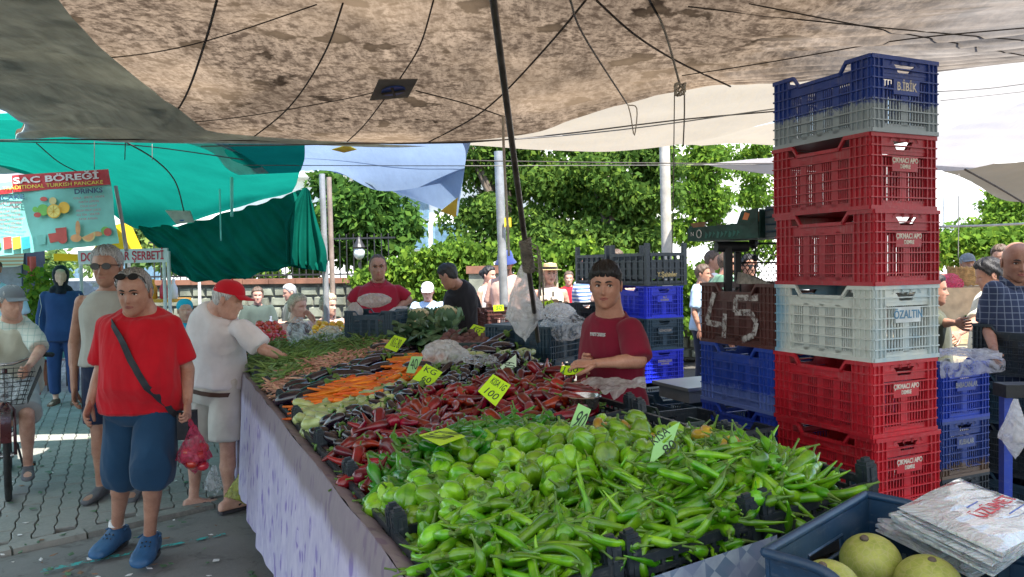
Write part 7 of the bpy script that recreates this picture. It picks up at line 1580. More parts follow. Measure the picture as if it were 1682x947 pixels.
# woman with headscarf on the left
def hijab():
    t, HM, j, sp, tor = person('young woman in black headscarf and long navy tunic standing in the alley', MH(100, 9.35, 18), H=1.67, skinc=SK_L, hair=None, top=F_TUN, hem=.80, sleeve=1.85, bot=F_TUN, bots='long', face=False, seed=41, shirt_name='tunic', bot_name='trousers', girth=.96, yaw=R(12), J=dict(wra=(-.24, -.06, .88)), shoes=R_SAN)
    mb = MB(); rs = []
    for z, k in ((-.19, 1.6), (-.16, 1.55), (-.13, 1.35), (-.10, 1.3), (-.05, 1.27), (0, 1.25), (.05, 1.27), (.09, 1.32), (.14, 1.6)):
        rs.append([HM @ (V((head_pt(max(-.10, min(z, .12)), i/28).x*k, head_pt(max(-.10, min(z, .12)), i/28).y*k, z*1.08))+V((0, .012+ (.018 if z > -.1 else 0), 0))) for i in range(28)])
    mb.loft(rs); mb.cap(HM @ V((-.06, 0, -.17)), HM @ V((.06, .0, -.17)), .07, .07); remesh(mb, 'headscarf', F_HIJ, t, .010, 3)
    mb = MB(); rs = [[HM @ (head_pt(z, .5+(k/12-.5)*w_, 0, .019)) for k in range(13)] for z, w_ in ((-.10, .16), (-.07, .22), (-.03, .27), (.01, .27), (.035, .24), (.05, .18))]; mb.add([p-V((0, .012, 0)) for r_ in rs for p in r_], [(a*13+b, a*13+b+1, (a+1)*13+b+1, (a+1)*13+b) for a in range(5) for b in range(12)]); mb.build('face_front', skin(SK_L), t, 180, local=True)
    for e in 'ab': 
        strap(t, [j['sh'+e]+V((.02 if e == 'b' else -.05, -.05, .02)), j['el'+e].lerp(j['sh'+e], .5)+V((0, -.065, 0)), j['el'+e]+V((0, -.06, 0)), j['wr'+e].lerp(j['el'+e], .25)+V((0, -.052, 0))], F_WHT2, .008, 'sleeve_stripe')
hijab()
# cyclist
def cyclist():
    Mc = MH(16, 5.9, 25)
    Wj = dict(pelvis=(22, 625, 6.05), chest=(22, 565, 5.95), neck=(20, 527, 5.88), head=(18, 497, 5.78), sha=(-16, 545, 5.9), shb=(50, 543, 5.85), elb=(66, 575, 5.7), wrb=(48, 601, 5.45), ela=(-30, 575, 5.7), wra=(-22, 605, 5.45), hia=(8, 632, 6.0), hib=(38, 632, 6.0), knb=(44, 682, 5.6), anb=(46, 762, 5.72), kna=(-2, 672, 5.55), ana=(-8, 740, 5.65))
    t, HM, j, *_ = person('elderly cyclist in grey cap, checked shirt and beige vest on a dark bicycle', Mc, H=1.68, girth=1.12, belly=.05, skinc=SK_F, hair='short', hairm=H_GRY, top=F_PLG, hem=.90, sleeve=.9, bot=F_GRY, botlen=.95, bwd=.10, near=True, W=Wj, yaw=R(38), pitch=R(6), seed=44, face=False, curl=(1.3, 1.3), shoes=R_SNK, shirt_name='checked_shirt', bot_name='shorts', J=dict(foa=(0, -1, 0), fob=(.1, -1, 0)))
    cap_hat(t, HM, C_GRY)
    mb = MB(); q = tor_v(j, 1.68, 1.12, .05); mb.loft(q[1:] if False else q); o = remesh(mb, 'vest', F_VEST, t, .010, 4, .01, seed=8)
def tor_v(j, H, g, by):
    s = H/1.72; out = []
    sh = (j['shb']-j['sha']).normalized(); hp = (j['hib']-j['hia']).normalized()
    for u, rx, ry, off in ((-.12, .19, .145, .01), (.0, .185, .145, .02), (.3, .178, .148, .03), (.6, .178, .145, .02), (.9, .18, .135, .01), (1.15, .175, .12, 0), (1.4, .135, .095, 0)):
        p = j['pelvis'].lerp(j['chest'], min(u, 1)) if u <= 1 else j['chest'].lerp(j['neck'], (u-1)/.5); sv = hp.lerp(sh, min(1, max(0, u))).normalized(); d = (j['chest']-j['pelvis']).normalized(); sv = (sv-d*sv.dot(d)).normalized(); fv = d.cross(sv); out.append(ring(p-fv*off, (rx*g+.010)*s, (ry*g+.006)*s, sv, fv))
    return out
cyclist()
def bike():
    M_ = MH(2, 5.55, 33); t = thing('bicycle', 'dark bicycle with a wire front basket ridden by the elderly cyclist', 'bicycle', M_)
    MF = mat('maroon bike paint', (.06, .01, .015), .3, coat=.5); RB = mat('tyre rubber', (.015, .015, .015), .8); CR = mat('chromed steel', (.5, .5, .5), .25, metal=1)
    for y in (-.22, .82):
        mb = MB(); c = V((0, y, .32)); mb.tube([c+V((0, .30*cos(q), .30*sin(q))) for q in [2*pi*k/36 for k in range(37)]], .021, 8, caps=False); w_ = mb.build('wheel', RB, t, 180, local=True)
        mb = MB(); mb.tube([c+V((0, .275*cos(q), .275*sin(q))) for q in [2*pi*k/36 for k in range(37)]], .010, 6, caps=False)
        mb.build('rim', CR, w_, 180, local=True); mb = MB(); mb.tube([c-V((.04, 0, 0)), c+V((.04, 0, 0))], .02, 8)
        for k in range(20): q = 2*pi*k/20; mb.tube([c+V((.02*(-1)**k, 0, 0)), c+V((0, .275*cos(q), .275*sin(q)))], .0015, 4)
        mb.build('spokes', CR, w_, 60, local=True)
        mb = MB(); mb.grid(lambda u, v: c+V(((u-.5)*.06, .335*cos(.3+v*2.4), .335*sin(.3+v*2.4))), 3, 16); mb.build('mudguard', MF, t, 180, local=True)
    mb = MB(); hd, bb, seat, ra = V((0, -.06, .78)), V((0, .30, .30)), V((0, .46, .78)), V((0, .82, .32))
    for a, b, r_ in ((hd, bb, .018), (V((0, -.05, .70)), V((0, .43, .62)), .016), (bb, seat, .017), (bb, ra, .012), (V((0, .44, .70)), ra, .010), (V((0, -.09, .92)), V((0, -.05, .68)), .018)): mb.tube([a, b], r_, 8)
    for s_ in (-1, 1): mb.tube([V((0, -.06, .68)), V((s_*.05, -.10, .62)), V((s_*.05, -.22, .32))], .011, 6)
    mb.build('frame', MF, t, 180, local=True)
    mb = MB(); mb.tube([V((-.30, .10, .98)), V((-.22, -.02, 1.0)), V((-.05, -.09, .95)), V((.05, -.09, .95)), V((.22, -.02, 1.0)), V((.30, .10, .98))], .012, 8); mb.build('handlebar', CR, t, 180, local=True)
    for s_ in (-1, 1): mb = MB(); mb.tube([V((s_*.23, .0, 1.0)), V((s_*.305, .11, .98))], .018, 8); mb.build('grip', RB, t, 180, local=True)
    mb = MB(); mb.loft([[V((w_*cos(q), y, z+.025*sin(q))) for q in [2*pi*k/12 for k in range(12)]] for y, w_, z in ((.36, .02, .84), (.42, .04, .84), (.52, .09, .84), (.58, .10, .85), (.61, .06, .85))]); mb.build('saddle', RB, t, 180, local=True)
    mb = MB()
    for k in range(8):
        z = .70+k*.032; e = .11+.010*k; mb.tube([V((-e, -.14, z)), V((e, -.14, z)), V((e, -.40-.01*k, z)), V((-e, -.40-.01*k, z)), V((-e, -.14, z))], .0025, 4)
    for k in range(9): x = -1+k/4; mb.tube([V((x*.13, -.40, .70)), V((x*.22, -.48, .93))], .0025, 4); mb.tube([V((x*.13, -.14, .70)), V((x*.22, -.14, .93))], .0025, 4)
    for k in range(6):
        y = -.14-k*.052
        for s_ in (-1, 1): mb.tube([V((s_*.13, y, .70)), V((s_*.22, y-.01*k, .93))], .0025, 4)
    mb.build('basket', mat('black wire', (.02, .02, .02), .4), t, 60, local=True)
    mb = MB(); mb.tube([V((.06, .30, .30)), V((.09, .22, .16))], .009, 6); mb.box((.13, .21, .15), (.09, .07, .02)); mb.tube([V((-.06, .30, .30)), V((-.09, .38, .44))], .009, 6); mb.box((-.13, .38, .45), (.09, .07, .02)); mb.build('pedal', RB, t, 60, local=True)
    mb = MB(); mb.box((.13, .17, .15), (.06, .006, .014)); mb.build('pedal_reflector', mat('amber reflector', (.8, .30, .02), .3), t, local=True)
bike()
bag('green vegetables in a clear bag in the bicycle basket', V(MH(2, 5.55, 33) @ V((0, -.27, .80))), (.10, .09, .10), F_CLR, 51, amp=.3)
# ------------------------------------------------------------ menu banner, sherbet stand
D_B = 6.15
def BP(px, py, out=0.0): return P(px, py, D_B)+V((0, -out, 0))
M_BAN = cloth_m('pale aqua banner print', (.22, .60, .56), .5, .12); M_BRED = mat('red banner print', (.50, .03, .04), .5); M_BTXT = mat('white banner letters', (.70, .70, .68), .5); M_BYEL = mat('yellow banner letters', (.75, .72, .08), .5); M_BDK = mat('dark blue banner letters', (.02, .07, .14), .5); M_BPK = mat('faded pink banner letters', (.45, .16, .20), .5)
def qd(pts, th=.004, out=0.0):
    mb = MB(); A = [BP(*p, out) for p in pts]; mb.loft([A, [p+V((0, th, 0)) for p in A]]); return mb
ban = thing('menu_banner', 'aqua menu banner with a red heading hanging above the alley at the left', 'banner', BP(100, 412))
def bs(u, v):
    x = -90+u*(183+14*v)+ (0); px = -90+u*(270+16*v); top = 303-(px+30)*.120; bot = 423-(px+30)*.106; py = top+(bot-top)*v; p = BP(px, py); p.y += .012*sin(u*17)+.01*sin(v*9+u*5); return p
mb = MB(); mb.grid(bs, 40, 14); mb.build('cloth_panel', M_BAN, ban, 180)
qd([(22, 288), (180, 278), (184, 303), (24, 316)], out=.022).build('red_heading', M_BRED, ban); qd([(-90, 322), (23, 309), (23, 317), (-90, 330)], out=.022).build('red_heading', M_BRED, ban)
exb = (P(180, 278, D_B)-P(22, 288, D_B)).normalized()
def bt(s_, px, py, hpx, m, out=.034, wpx=None, name='lettering'):
    c = BP(px, py, out); n_ = V((0, -1, 0)); e = V((exb.x, 0, exb.z)).normalized(); u = n_.cross(e) if n_.cross(e).z > 0 else -n_.cross(e); T_ = Matrix(((e.x, u.x, n_.x, c.x), (e.y, u.y, n_.y, c.y), (e.z, u.z, n_.z, c.z), (0, 0, 0, 1)))
    h = hpx*D_B/FP/.72; w0 = len(s_)*.60*h; k = (wpx*D_B/FP)/w0 if wpx else 1
    return text(name, s_, m, ban, T_, h, ext=.0005, sx=k, off=.0015*h/.05 if hpx > 6 else 0)
bt('SAC BÖREĞİ', 96, 293.5, 10, M_BTXT, wpx=146); bt('R TRADITIONAL TURKISH PANCAKE', 86, 305, 6, M_BYEL, wpx=185); bt('DRINKS', 149, 314, 8, M_BDK, wpx=48); bt('NCAKE', 20, 325, 8, M_BDK, wpx=44)
for i, s_ in enumerate(('COLA - SPRITE - FANTA', 'FANTA LEMON', 'COLA LIGHT', 'FRESH FRUIT JUICE', 'ICE TEA - WATER', 'YAYIK AYRAN')): bt(s_, 150-i*.3, 324.5+i*7.0, 3.6, M_BPK, wpx=len(s_)*2.9)
for i, s_ in enumerate(('OLATE & BANANA', 'EN WITH SUGAR', 'YELLOW CHEESE', 'WITH POTATOE', 'BANANA WITH HONEY', 'WITH MINCED MEAT', 'CHEESE & SPINACH', 'MIXED')): bt(s_, 20, 334+i*6.7, 3.6, M_BPK, wpx=len(s_)*2.9)
def disc(px, py, r_, m, out=.03, name='printed_fruit', sy=1.0, seg=(0, 2*pi), rot=0):
    c = BP(px, py, out); k = D_B/FP; n_ = 22; mb = MB(); a = [c+V((r_*k*cos(seg[0]+(seg[1]-seg[0])*i/n_)*cos(rot)-r_*k*sy*sin(seg[0]+(seg[1]-seg[0])*i/n_)*sin(rot), 0, r_*k*cos(seg[0]+(seg[1]-seg[0])*i/n_)*sin(rot)+r_*k*sy*sin(seg[0]+(seg[1]-seg[0])*i/n_)*cos(rot))) for i in range(n_+1)]
    mb.loft([a, [p+V((0, .001, 0)) for p in a]]); return mb.build(name, m, ban)
f_o = mat('printed orange', (.72, .45, .04), .5); f_g = mat('printed green apple', (.16, .50, .10), .5); f_l = mat('printed lemon slice', (.75, .68, .20), .5); f_r = mat('printed red', (.52, .08, .07), .5); f_p = mat('printed peach', (.68, .36, .16), .5); f_c = mat('printed blue can', (.03, .33, .45), .5); f_m = mat('printed melon', (.62, .55, .25), .5)
disc(61, 344, 4.5, f_g, .026); disc(108, 341, 9.5, f_o, .026); disc(90, 330, 6, f_m, .027); disc(74, 345, 9.5, f_g, .028); disc(92, 347, 11.5, f_o, .030); disc(92, 347, 9.8, f_l, .032)
for k in range(8): a = k*pi/4; mb = MB(); c = BP(92, 347, .0335); mb.tube([c, c+V((.045*cos(a), 0, .045*sin(a)))], .0012, 4); mb.build('printed_segment', f_o, ban)
disc(75, 327, 6, f_r, .027, sy=.6); disc(65, 353, 6, f_r, .029, sy=.7)
for px, m in ((16, f_r), (31, f_o), (46, f_c)): qd([(px-7, 390), (px+6, 388), (px+7, 407), (px-6, 410)], .001, .028).build('printed_can', m, ban)
disc(0, 402, 6, f_g, .028); qd([(64, 386), (79, 385), (78, 401), (66, 402)], .001, .028).build('printed_glass', M_BAN, ban)
qd([(94, 375), (112, 373), (113, 388), (97, 390)], .001, .027).build('printed_glass', f_r, ban); qd([(82, 384), (97, 382), (99, 396), (86, 399)], .001, .028).build('printed_glass', f_r, ban); disc(106, 392, 8, f_r, .029)
disc(131, 375, 4, f_p, .027, sy=3.2); disc(128, 391, 9, f_p, .028, sy=.7); disc(148, 385, 12, f_m, .029, seg=(pi, 2*pi), rot=.4); disc(148, 386, 9, f_p, .030, seg=(pi, 2*pi), rot=.4); disc(163, 384, 8, f_p, .028, sy=.5); disc(176, 379, 7, f_g, .028); disc(180, 381, 6.5, f_r, .030)
# --- sherbet stand
D_S = 9.6; M_SGN = mat('white sign board', (.62, .62, .62), .5, .06); M_SRED = mat('red sign letters', (.52, .02, .05), .5)
ss = thing('sherbet_stand', 'sherbet stand with a white sign with red capital letters on thin pale posts', 'stand', at(200, D_S))
def SP(px, py, out=0): return P(px, py, D_S)+V((0, -out, 0))
mb = MB(); A = [SP(127, 411), SP(275, 407), SP(275, 430), SP(129, 434)]; mb.loft([A, [p+V((0, .03, 0)) for p in A]]); sg = mb.build('sign_board', M_SGN, ss)
c = SP(201, 421, .006); e = (A[1]-A[0]).normalized(); n_ = V((0, -1, 0)); u = V((0, 0, 1)); T_ = Matrix(((e.x, u.x, n_.x, c.x), (e.y, u.y, n_.y, c.y), (e.z, u.z, n_.z, c.z), (0, 0, 0, 1)))
text('lettering', 'DOĞAL NAR ŞERBETİ', M_SRED, sg, T_, .15, sx=.70, off=.003)
for px in (131, 268, 276): mb = MB(); p = SP(px, 425); mb.tube([V((p.x, p.y+.02, 0)), V((p.x, p.y+.02, p.z+.1))], .022, 8); mb.build('post', M_SGN, ss)
for px in (133, 262): mb = MB(); p = SP(px, 425); mb.tube([V((p.x, p.y+1.2, 0)), V((p.x, p.y+1.2, p.z))], .022, 8); mb.build('post', M_SGN, ss)
M_ORG = mat('orange board', (.62, .30, .03), .6); M_DKW = mat('dark counter', (.08, .06, .05), .6)
mb = MB(); a, b = SP(158, 460), SP(272, 460); mb.box(((a.x+b.x)/2, a.y+.5, .93), (b.x-a.x+.1, .8, .05)); mb.box(((a.x+b.x)/2, a.y+.5, 1.22), (b.x-a.x, .5, .04)); mb.build('counter_top', M_ORG, ss)
mb = MB(); mb.box(((a.x+b.x)/2, a.y+.55, .45), (b.x-a.x, .7, .9)); mb.build('counter_front', M_DKW, ss)
for k in range(6): mb = MB(); x = a.x+.1+k*(b.x-a.x-.2)/5; mb.lathe([(.04, 1.24), (.05, 1.26), (.05, 1.38), (.02, 1.44), (.02, 1.5)], 10, Matrix.Translation((x, a.y+.45, 0))); o = mb.build('jar', [M_ORG, M_SRED, M_SGN][k % 3], None, 50); o['label'] = 'row of jars on the upper shelf of the sherbet stand'; o['category'] = 'jar'; o['group'] = 'jars on the sherbet stand'
# ------------------------------------------------------------ cafe tables and red chairs
M_PUR = cloth_m('purple blue tablecloth', (.045, .035, .22)); M_NBL = cloth_m('blue tablecloth', (.02, .04, .22)); M_CHR = mat('red chair plastic', (.50, .012, .022), .35, .12, coat=.2)
def cafe_table(label, pxa, pxb, d, m, z=.76, depth=.8, items=True):
    a, b = at(pxa, d), at(pxb, d); c = (a+b)/2; w_ = (b-a).length/2; t = thing('cafe_table', label, 'table', V((c.x, c.y+depth/2, 0)))
    mb = MB(); mb.box((c.x, c.y+depth/2, z-.02), (2*w_-.04, depth-.04, .03)); mb.build('table_top', M_SGN, t)
    for sx in (-1, 1):
        for sy in (0, 1): mb = MB(); mb.tube([V((c.x+sx*(w_-.08), c.y+.08+sy*(depth-.16), 0)), V((c.x+sx*(w_-.08), c.y+.08+sy*(depth-.16), z-.03))], .018, 8); mb.build('leg', M_IRON, t)
    mb = MB(); rings = []; n_ = 64
    for k, (f_, zz) in enumerate(((1, z+.003), (1.01, z-.01), (1.02, z-.12), (1.03, z-.30))):
        rg = []
        for i in range(n_):
            q = 2*pi*i/n_; x = max(-1, min(1, 1.3*cos(q))); y = max(-1, min(1, 1.3*sin(q))); wv = 1+(.018*sin(i*1.9)*(k/3)); rg.append(V((c.x+x*w_*f_*wv, c.y+depth/2+y*depth/2*f_*wv, zz)))
        rings.append(rg)
    mb.loft([[V((c.x, c.y+depth/2, z+.004))]*n_]+rings, caps=False); mb.build('table_cloth', m, t, 40); return t
cafe_table('long table with a purple cloth behind the tomatoes, nearest the shoppers', 312, 470, 7.3, M_PUR); cafe_table('purple clothed table between the blond women and the polo shirt man', 505, 590, 7.9, M_PUR)
cafe_table('blue clothed table by the wall behind the dark haired guest', 380, 462, 10.2, M_NBL); cafe_table('purple clothed table in front of the man with the phone', 681, 722, 9.6, M_PUR); cafe_table('blue clothed table at the right of the twin poles', 545, 575, 9.6, M_NBL)
cafe_table('blue clothed table behind the turquoise scarf', 268, 330, 9.9, M_NBL); cafe_table('pale table of goods behind the hanging white bag', 790, 850, 8.2, F_WHT2)
def chair(label, px, d, deg):
    t = thing('plastic_chair', label, 'chair', MH(px, d, deg), 'red plastic cafe chairs')
    mb = MB(); mb.grid(lambda u, v: V(((u-.5)*.44*(1-.08*v), -.22+.42*v, .43-.02*sin(v*pi)+.02*abs(u-.5)*2)), 8, 8); mb.grid(lambda u, v: V(((u-.5)*.44*(1-.08*v), -.22+.42*v, .41)), 2, 2); mb.build('seat', M_CHR, t, 60, local=True)
    mb = MB()
    for k in range(5): x = -.14+k*.07; mb.tube([V((x, .20, .44)), V((x*1.05, .26, .62)), V((x*1.02, .29, .80))], .012, 6)
    mb.tube([V((-.22, .19, .42)), V((-.23, .26, .66)), V((-.17, .30, .84)), V((0, .31, .875)), V((.17, .30, .84)), V((.23, .26, .66)), V((.22, .19, .42))], .020, 8); mb.build('backrest', M_CHR, t, 180, local=True)
    for s_ in (-1, 1):
        mb = MB(); mb.tube([V((s_*.23, .24, .64)), V((s_*.26, .05, .66)), V((s_*.26, -.16, .64)), V((s_*.235, -.20, .42))], .018, 7); mb.build('armrest', M_CHR, t, 180, local=True)
        for y in (-.2, .2): mb = MB(); mb.tube([V((s_*.20, y, .43)), V((s_*.24, y*1.2, 0))], [.024, .016], 7); mb.build('leg', M_CHR, t, 180, local=True)
chair('red plastic chair turned towards the alley beside the tomatoes', 415, 7.0, 200); chair('red plastic chair just behind the tomatoes', 452, 6.95, 170); chair('red plastic chair at the blue table by the wall', 432, 9.5, 180); chair('red plastic chair at the left end of the blue table', 400, 9.6, 150); chair('red plastic chair by the lemons, next to the polo shirt man', 522, 7.35, 185); chair('red plastic chair beside the purple table, left of the man in black', 690, 8.9, 165); chair('red plastic chair behind the cyclist and the headscarf woman', 72, 10.4, 60)
def bottle(px, d, z, m=None, lab='clear water bottle on the purple table'):
    p = at(px, d, z); mb = MB(); mb.lathe([(.028, 0), (.032, .01), (.032, .13), (.014, .17), (.012, .19), (.015, .19), (.015, .205)], 12, Matrix.Translation(p)); single(mb, 'water_bottle', m or F_CLR, lab, 'bottle', p, smooth=50)
bottle(405, 7.5, .765, lab='clear water bottle at the left of the long purple table'); bottle(443, 10.4, .765, lab='clear water bottle on the blue table by the wall'); bottle(533, 8.1, .765, lab='clear water bottle in front of the blond woman in pink'); bottle(277, 8.4, .80, mat('yellow plastic bottle', (.7, .6, .05), .3), 'yellow bottle beside the man in red')
for k, (px, d) in enumerate(((445, 7.6), (550, 8.15), (560, 8.2), (325, 7.7), (345, 7.7))):
    p = at(px, d, .768); mb = MB(); mb.box(p+V((0, 0, .035)), (.10, .07, .07), None, .9); single(mb, 'napkin_box', F_WHT2 if k % 2 else F_LBL, ['white napkin box on the long purple table', 'pale blue box before the blond woman in pink', 'white box at the right of the pale blue box', 'pale box at the left end of the purple table, nearer the edge', 'pale box on the purple table behind the white T-shirt'][k], 'box', p)
# parked car glimpse and alley clutter on the far left
def car():
    c = at(150, 17.5); t = thing('parked_car', 'bright white parked car at the far end of the alley', 'car', TR(c, rz=R(80))); MC = mat('white car paint', (.75, .75, .75), .25, .03, coat=.6, bump=0); GL = mat('dark car glass', (.03, .04, .05), .08, bump=0)
    mb = MB(); rs = []
    for y, w_, z0, z1 in ((-2.1, .70, .35, .62), (-2.0, .82, .25, .78), (-1.2, .88, .22, .92), (0, .90, .22, .98), (1.4, .88, .22, .98), (2.0, .82, .28, .90), (2.1, .70, .40, .75)):
        rs.append([V((w_*cx, y, z0+(z1-z0)*cz)) for cx, cz in ((-1, 0), (1, 0), (1.02, .5), (.93, 1), (-.93, 1), (-1.02, .5))])
    mb.loft(rs); mb.build('body', MC, t, 40, local=True)
    mb = MB(); mb.loft([[V((w_*cx, y, z)) for cx, y in ((-1, y0), (1, y0), (1, y1), (-1, y1))] for w_, y0, y1, z in ((.82, -1.1, 1.7, .95), (.66, -.35, 1.3, 1.42))]); mb.build('windows', GL, t, local=True); mb = MB(); mb.box((0, .48, 1.44), (1.32, 1.7, .05)); mb.build('roof', MC, t, local=True)
    for s_ in (-1, 1):
        for y in (-1.3, 1.3): mb = MB(); mb.tube([V((s_*.72, y, .32)), V((s_*.92, y, .32))], .32, 20); mb.build('wheel', M_IRON, t, 50, local=True)
        mb = MB(); mb.ball((s_*.6, -2.08, .62), (.14, .06, .08)); mb.build('headlight', GL, t, 180, local=True)
car()
c = at(58, 11.0); mb = MB(); mb.lathe([(.24, 0), (.26, .5), (.2, .55)], 18, Matrix.Translation(c)); single(mb, 'plant_pot', mat('terracotta', (.30, .12, .07), .85), 'terracotta planter behind the cyclist', 'planter', c)
mb = MB(); leaves(mb, [((c.x, c.y, 1.0), (.35, .35, .4)), ((c.x+.1, c.y, 1.4), (.25, .25, .3))], 700, .12, .6); single(mb, 'potted_shrub', GREEN2, 'green shrub growing in the terracotta planter', 'plant', c+V((0, 0, .5)))
c = at(28, 12.5); mb = MB(); mb.box((c.x, c.y, 1.1), (.62, .5, 2.2)); o = single(mb, 'drinks_fridge', mat('dark blue fridge', (.02, .04, .08), .4), 'dark drinks fridge under the orange awning', 'fridge', c); mb = MB(); mb.box((c.x, c.y-.26, 1.2), (.48, .02, 1.5)); mb.build('glass_door', mat('fridge glass', (.12, .20, .26), .1), o)
c = P(52, 437, 11); mb = MB(); mb.grid(lambda u, v: c+V(((u-.5)*.12, .02*sin(u*9), .28*(.5-v))), 8, 4); fl_ = single(mb, 'small_flag', f_r, 'small red and white flag hanging in the alley', 'flag', c)
# teal table behind headscarf woman
cafe_table('small teal table behind the cyclist shoulder', 58, 90, 10.3, cloth_m('teal cloth', (.10, .40, .38)), z=.74, depth=.6)
# ------------------------------------------------------------ box on its black stand, mesh panel, scale
D_A = 3.95; av = thing('produce_box', 'dark green cardboard fruit box with leaf print on the black stand', 'box', P(1185, 400, D_A)); M_CARD = mat('green printed card', (.012, .055, .045), .6, .5, 14); M_KR = mat('brown card', (.26, .15, .09), .9)
A0 = P(1131, 396, 4.1); A1 = P(1247, 397, 3.72); A1.z = A0.z; ea = (A1-A0).normalized(); LA = (A1-A0).length; en = V((-ea.y, ea.x, 0)); zb = V((0, 0, 1))
def bxp(a, b, z): return A0+ea*a+en*b+zb*z
WA_ = .30
def panel(name, pts, m, th=.006, par=None): 
    A = [bxp(*p) for p in pts]; n_ = (A[1]-A[0]).cross(A[3]-A[0]).normalized()*th; mb = MB(); mb.loft([A, [p+n_ for p in A]]); return mb.build(name, m, par or av)
fr = panel('front_wall', [(0, 0, 0), (LA, 0, 0), (LA, 0, .08), (0, 0, .07)], M_CARD); panel('back_wall', [(0, WA_, 0), (LA, WA_, 0), (LA, WA_, .08), (0, WA_, .07)], M_CARD); panel('end_wall', [(0, 0, 0), (0, WA_, 0), (0, WA_, .08), (0, 0, .08)], M_CARD); panel('end_wall', [(LA, 0, 0), (LA, WA_, 0), (LA, WA_, .14), (LA, 0, .14)], M_CARD)
panel('corner_flap', [(LA-.13, -.004, .07), (LA, -.004, .07), (LA, -.004, .145), (LA-.10, -.004, .135)], M_CARD); panel('corner_flap', [(.04, .02, .05), (.10, .02, .05), (.10, .02, .10), (.0, .02, .095)], M_KR); panel('corner_flap', [(LA-.20, .14, .05), (LA-.10, .14, .05), (LA-.10, .14, .14), (LA-.20, .14, .13)], M_KR); panel('bottom', [(0, 0, 0), (LA, 0, 0), (LA, WA_, 0), (0, WA_, 0)], M_CARD)
panel('printed_leaf', [(LA-.09, -.011, .095), (LA-.06, -.011, .09), (LA-.045, -.011, .12), (LA-.075, -.011, .13)], mat('orange print', (.62, .20, .07), .6), .001)
lf = mat('teal leaf print', (.03, .14, .12), .6)
for k in range(9): x = .12+k*.026; panel('printed_leaf', [(x, -.0075, .012), (x+.012, -.0075, .01+.01*(k % 3)), (x+.022, -.0075, .03+.008*(k % 2)), (x+.006, -.0075, .045)], lf, .001)
c = bxp(.055, -.009, .036); T_ = Matrix(((ea.x, 0, -en.x, c.x), (ea.y, 0, -en.y, c.y), (0, 1, 0, c.z), (0, 0, 0, 1))); text('lettering', 'N', mat('white print', (.6, .6, .6), .6), av, T_ @ Matrix.Translation((-.02, 0, 0)), .03)
mb = MB(); mb.tube([T_ @ V((.028+.016*cos(q), .02*sin(q), .001)) for q in [2*pi*k/20 for k in range(21)]], .003, 5, caps=False); mb.build('printed_ring', mat('white ring print', (.6, .6, .6), .6), av, 180)
mb = MB(); 
for k in range(5): mb.ball(bxp(LA*.5+.04*k, .08+.03*(k % 2), .055), (.035, .03, .03), 10, 7)
o = single(mb, 'green_fruit', V_BEL, 'pale green fruit peeking over the rim of the dark green box', 'fruit', bxp(LA*.5, .1, .03), smooth=180)
bb = thing('black_box', 'second dark box beside the green printed one, touching the crate tower', 'box', bxp(LA+.02, .0, 0))
mb = MB(); q = [bxp(LA+.02, .02, 0), bxp(LA+.22, .0, 0), bxp(LA+.22, .3, 0), bxp(LA+.02, .3, 0)]; mb.hexa(q+[p+zb*.15 for p in q]); mb.build('box_body', P_BLK, bb)
for k in range(4): mb = MB(); a, b = bxp(LA+.03, .012, .03+k*.035), bxp(LA+.20, -.006, .03+k*.035); mb.tube([a, b], .006, 6); mb.build('ridge', P_PET, bb)
stn = thing('black_stand', 'black column with a wide head carrying the green cardboard box', 'stand', V((P(1192, 450, 3.95).x, 3.95, 1.2)))
M_BP2 = mat('matt black plastic', (.008, .009, .011), .5); c = P(1192, 405, 3.95)
mb = MB(); mb.tube([c+V((-.05, 0, 0)), c+V((.12, .03, 0))], .028, 14); mb.build('stand_head', M_BP2, stn, 50); mb = MB(); mb.box((c.x+.01, c.y, (c.z+1.2)/2), (.035, .035, c.z-1.2)); mb.box((c.x+.09, c.y+.1, (c.z+1.2)/2), (.03, .03, c.z-1.2)); mb.build('column', M_BP2, stn)
mp_ = thing('mesh_panel', 'black diamond mesh side of a tall crate behind the stand', 'mesh panel', V((P(1235, 450, 4.15).x, 4.15, 1.2)))
a, b = P(1201, 463, 4.12), P(1290, 463, 4.05); h_ = P(1201, 400, 4.12).z-a.z; e = (b-a); W0 = e.length; e.normalize(); mb = MB(); n_ = 15
for k in range(-n_, n_*2):
    for s_ in (-1, 1):
        x0 = k*.024; pts = []
        for tt in (0, 1):
            pass
        xa, xb = x0, x0+s_*h_*.62
        t0, t1 = 0, 1
        lo, hi = 0, W0
        def cl(t): return xa+(xb-xa)*t
        if xa == xb: continue
        ts = sorted(((lo-xa)/(xb-xa), (hi-xa)/(xb-xa))); t0, t1 = max(0, ts[0]), min(1, ts[1])
        if t1-t0 < .02: continue
        mb.tube([a+e*cl(t0)+zb*h_*t0, a+e*cl(t1)+zb*h_*t1], .0018, 4)
mb.build('mesh', M_BP2, mp_)
mb = MB()
for x in (0, W0): mb.box((a+e*x+zb*h_/2), (.014, .014, h_))
for z in (0, h_*.5, h_): mb.tube([a+zb*z, b+zb*z], .005, 5)
mb.tube([a+e*W0*.45, a+e*W0*.45+zb*h_], .004, 5); mb.ball(a+e*W0*.45+zb*h_*.62, .018, 8, 6); mb.ball(a+e*W0*.42+zb*h_*1.0, .028, 8, 6); mb.build('frame', M_BP2, mp_)
mb = MB(); q = [P(1214, 466, 3.8), P(1268, 466, 3.6), P(1240, 453, 3.68), P(1217, 447, 3.8)]; mb.loft([q, [p+V((.02, .12, 0)) for p in q]]); single(mb, 'folded_sack', mat('speckled grey sack', (.28, .26, .23), .9, .5, 40, .5), 'speckled grey folded sack on the brown crate', 'sack', q[0])
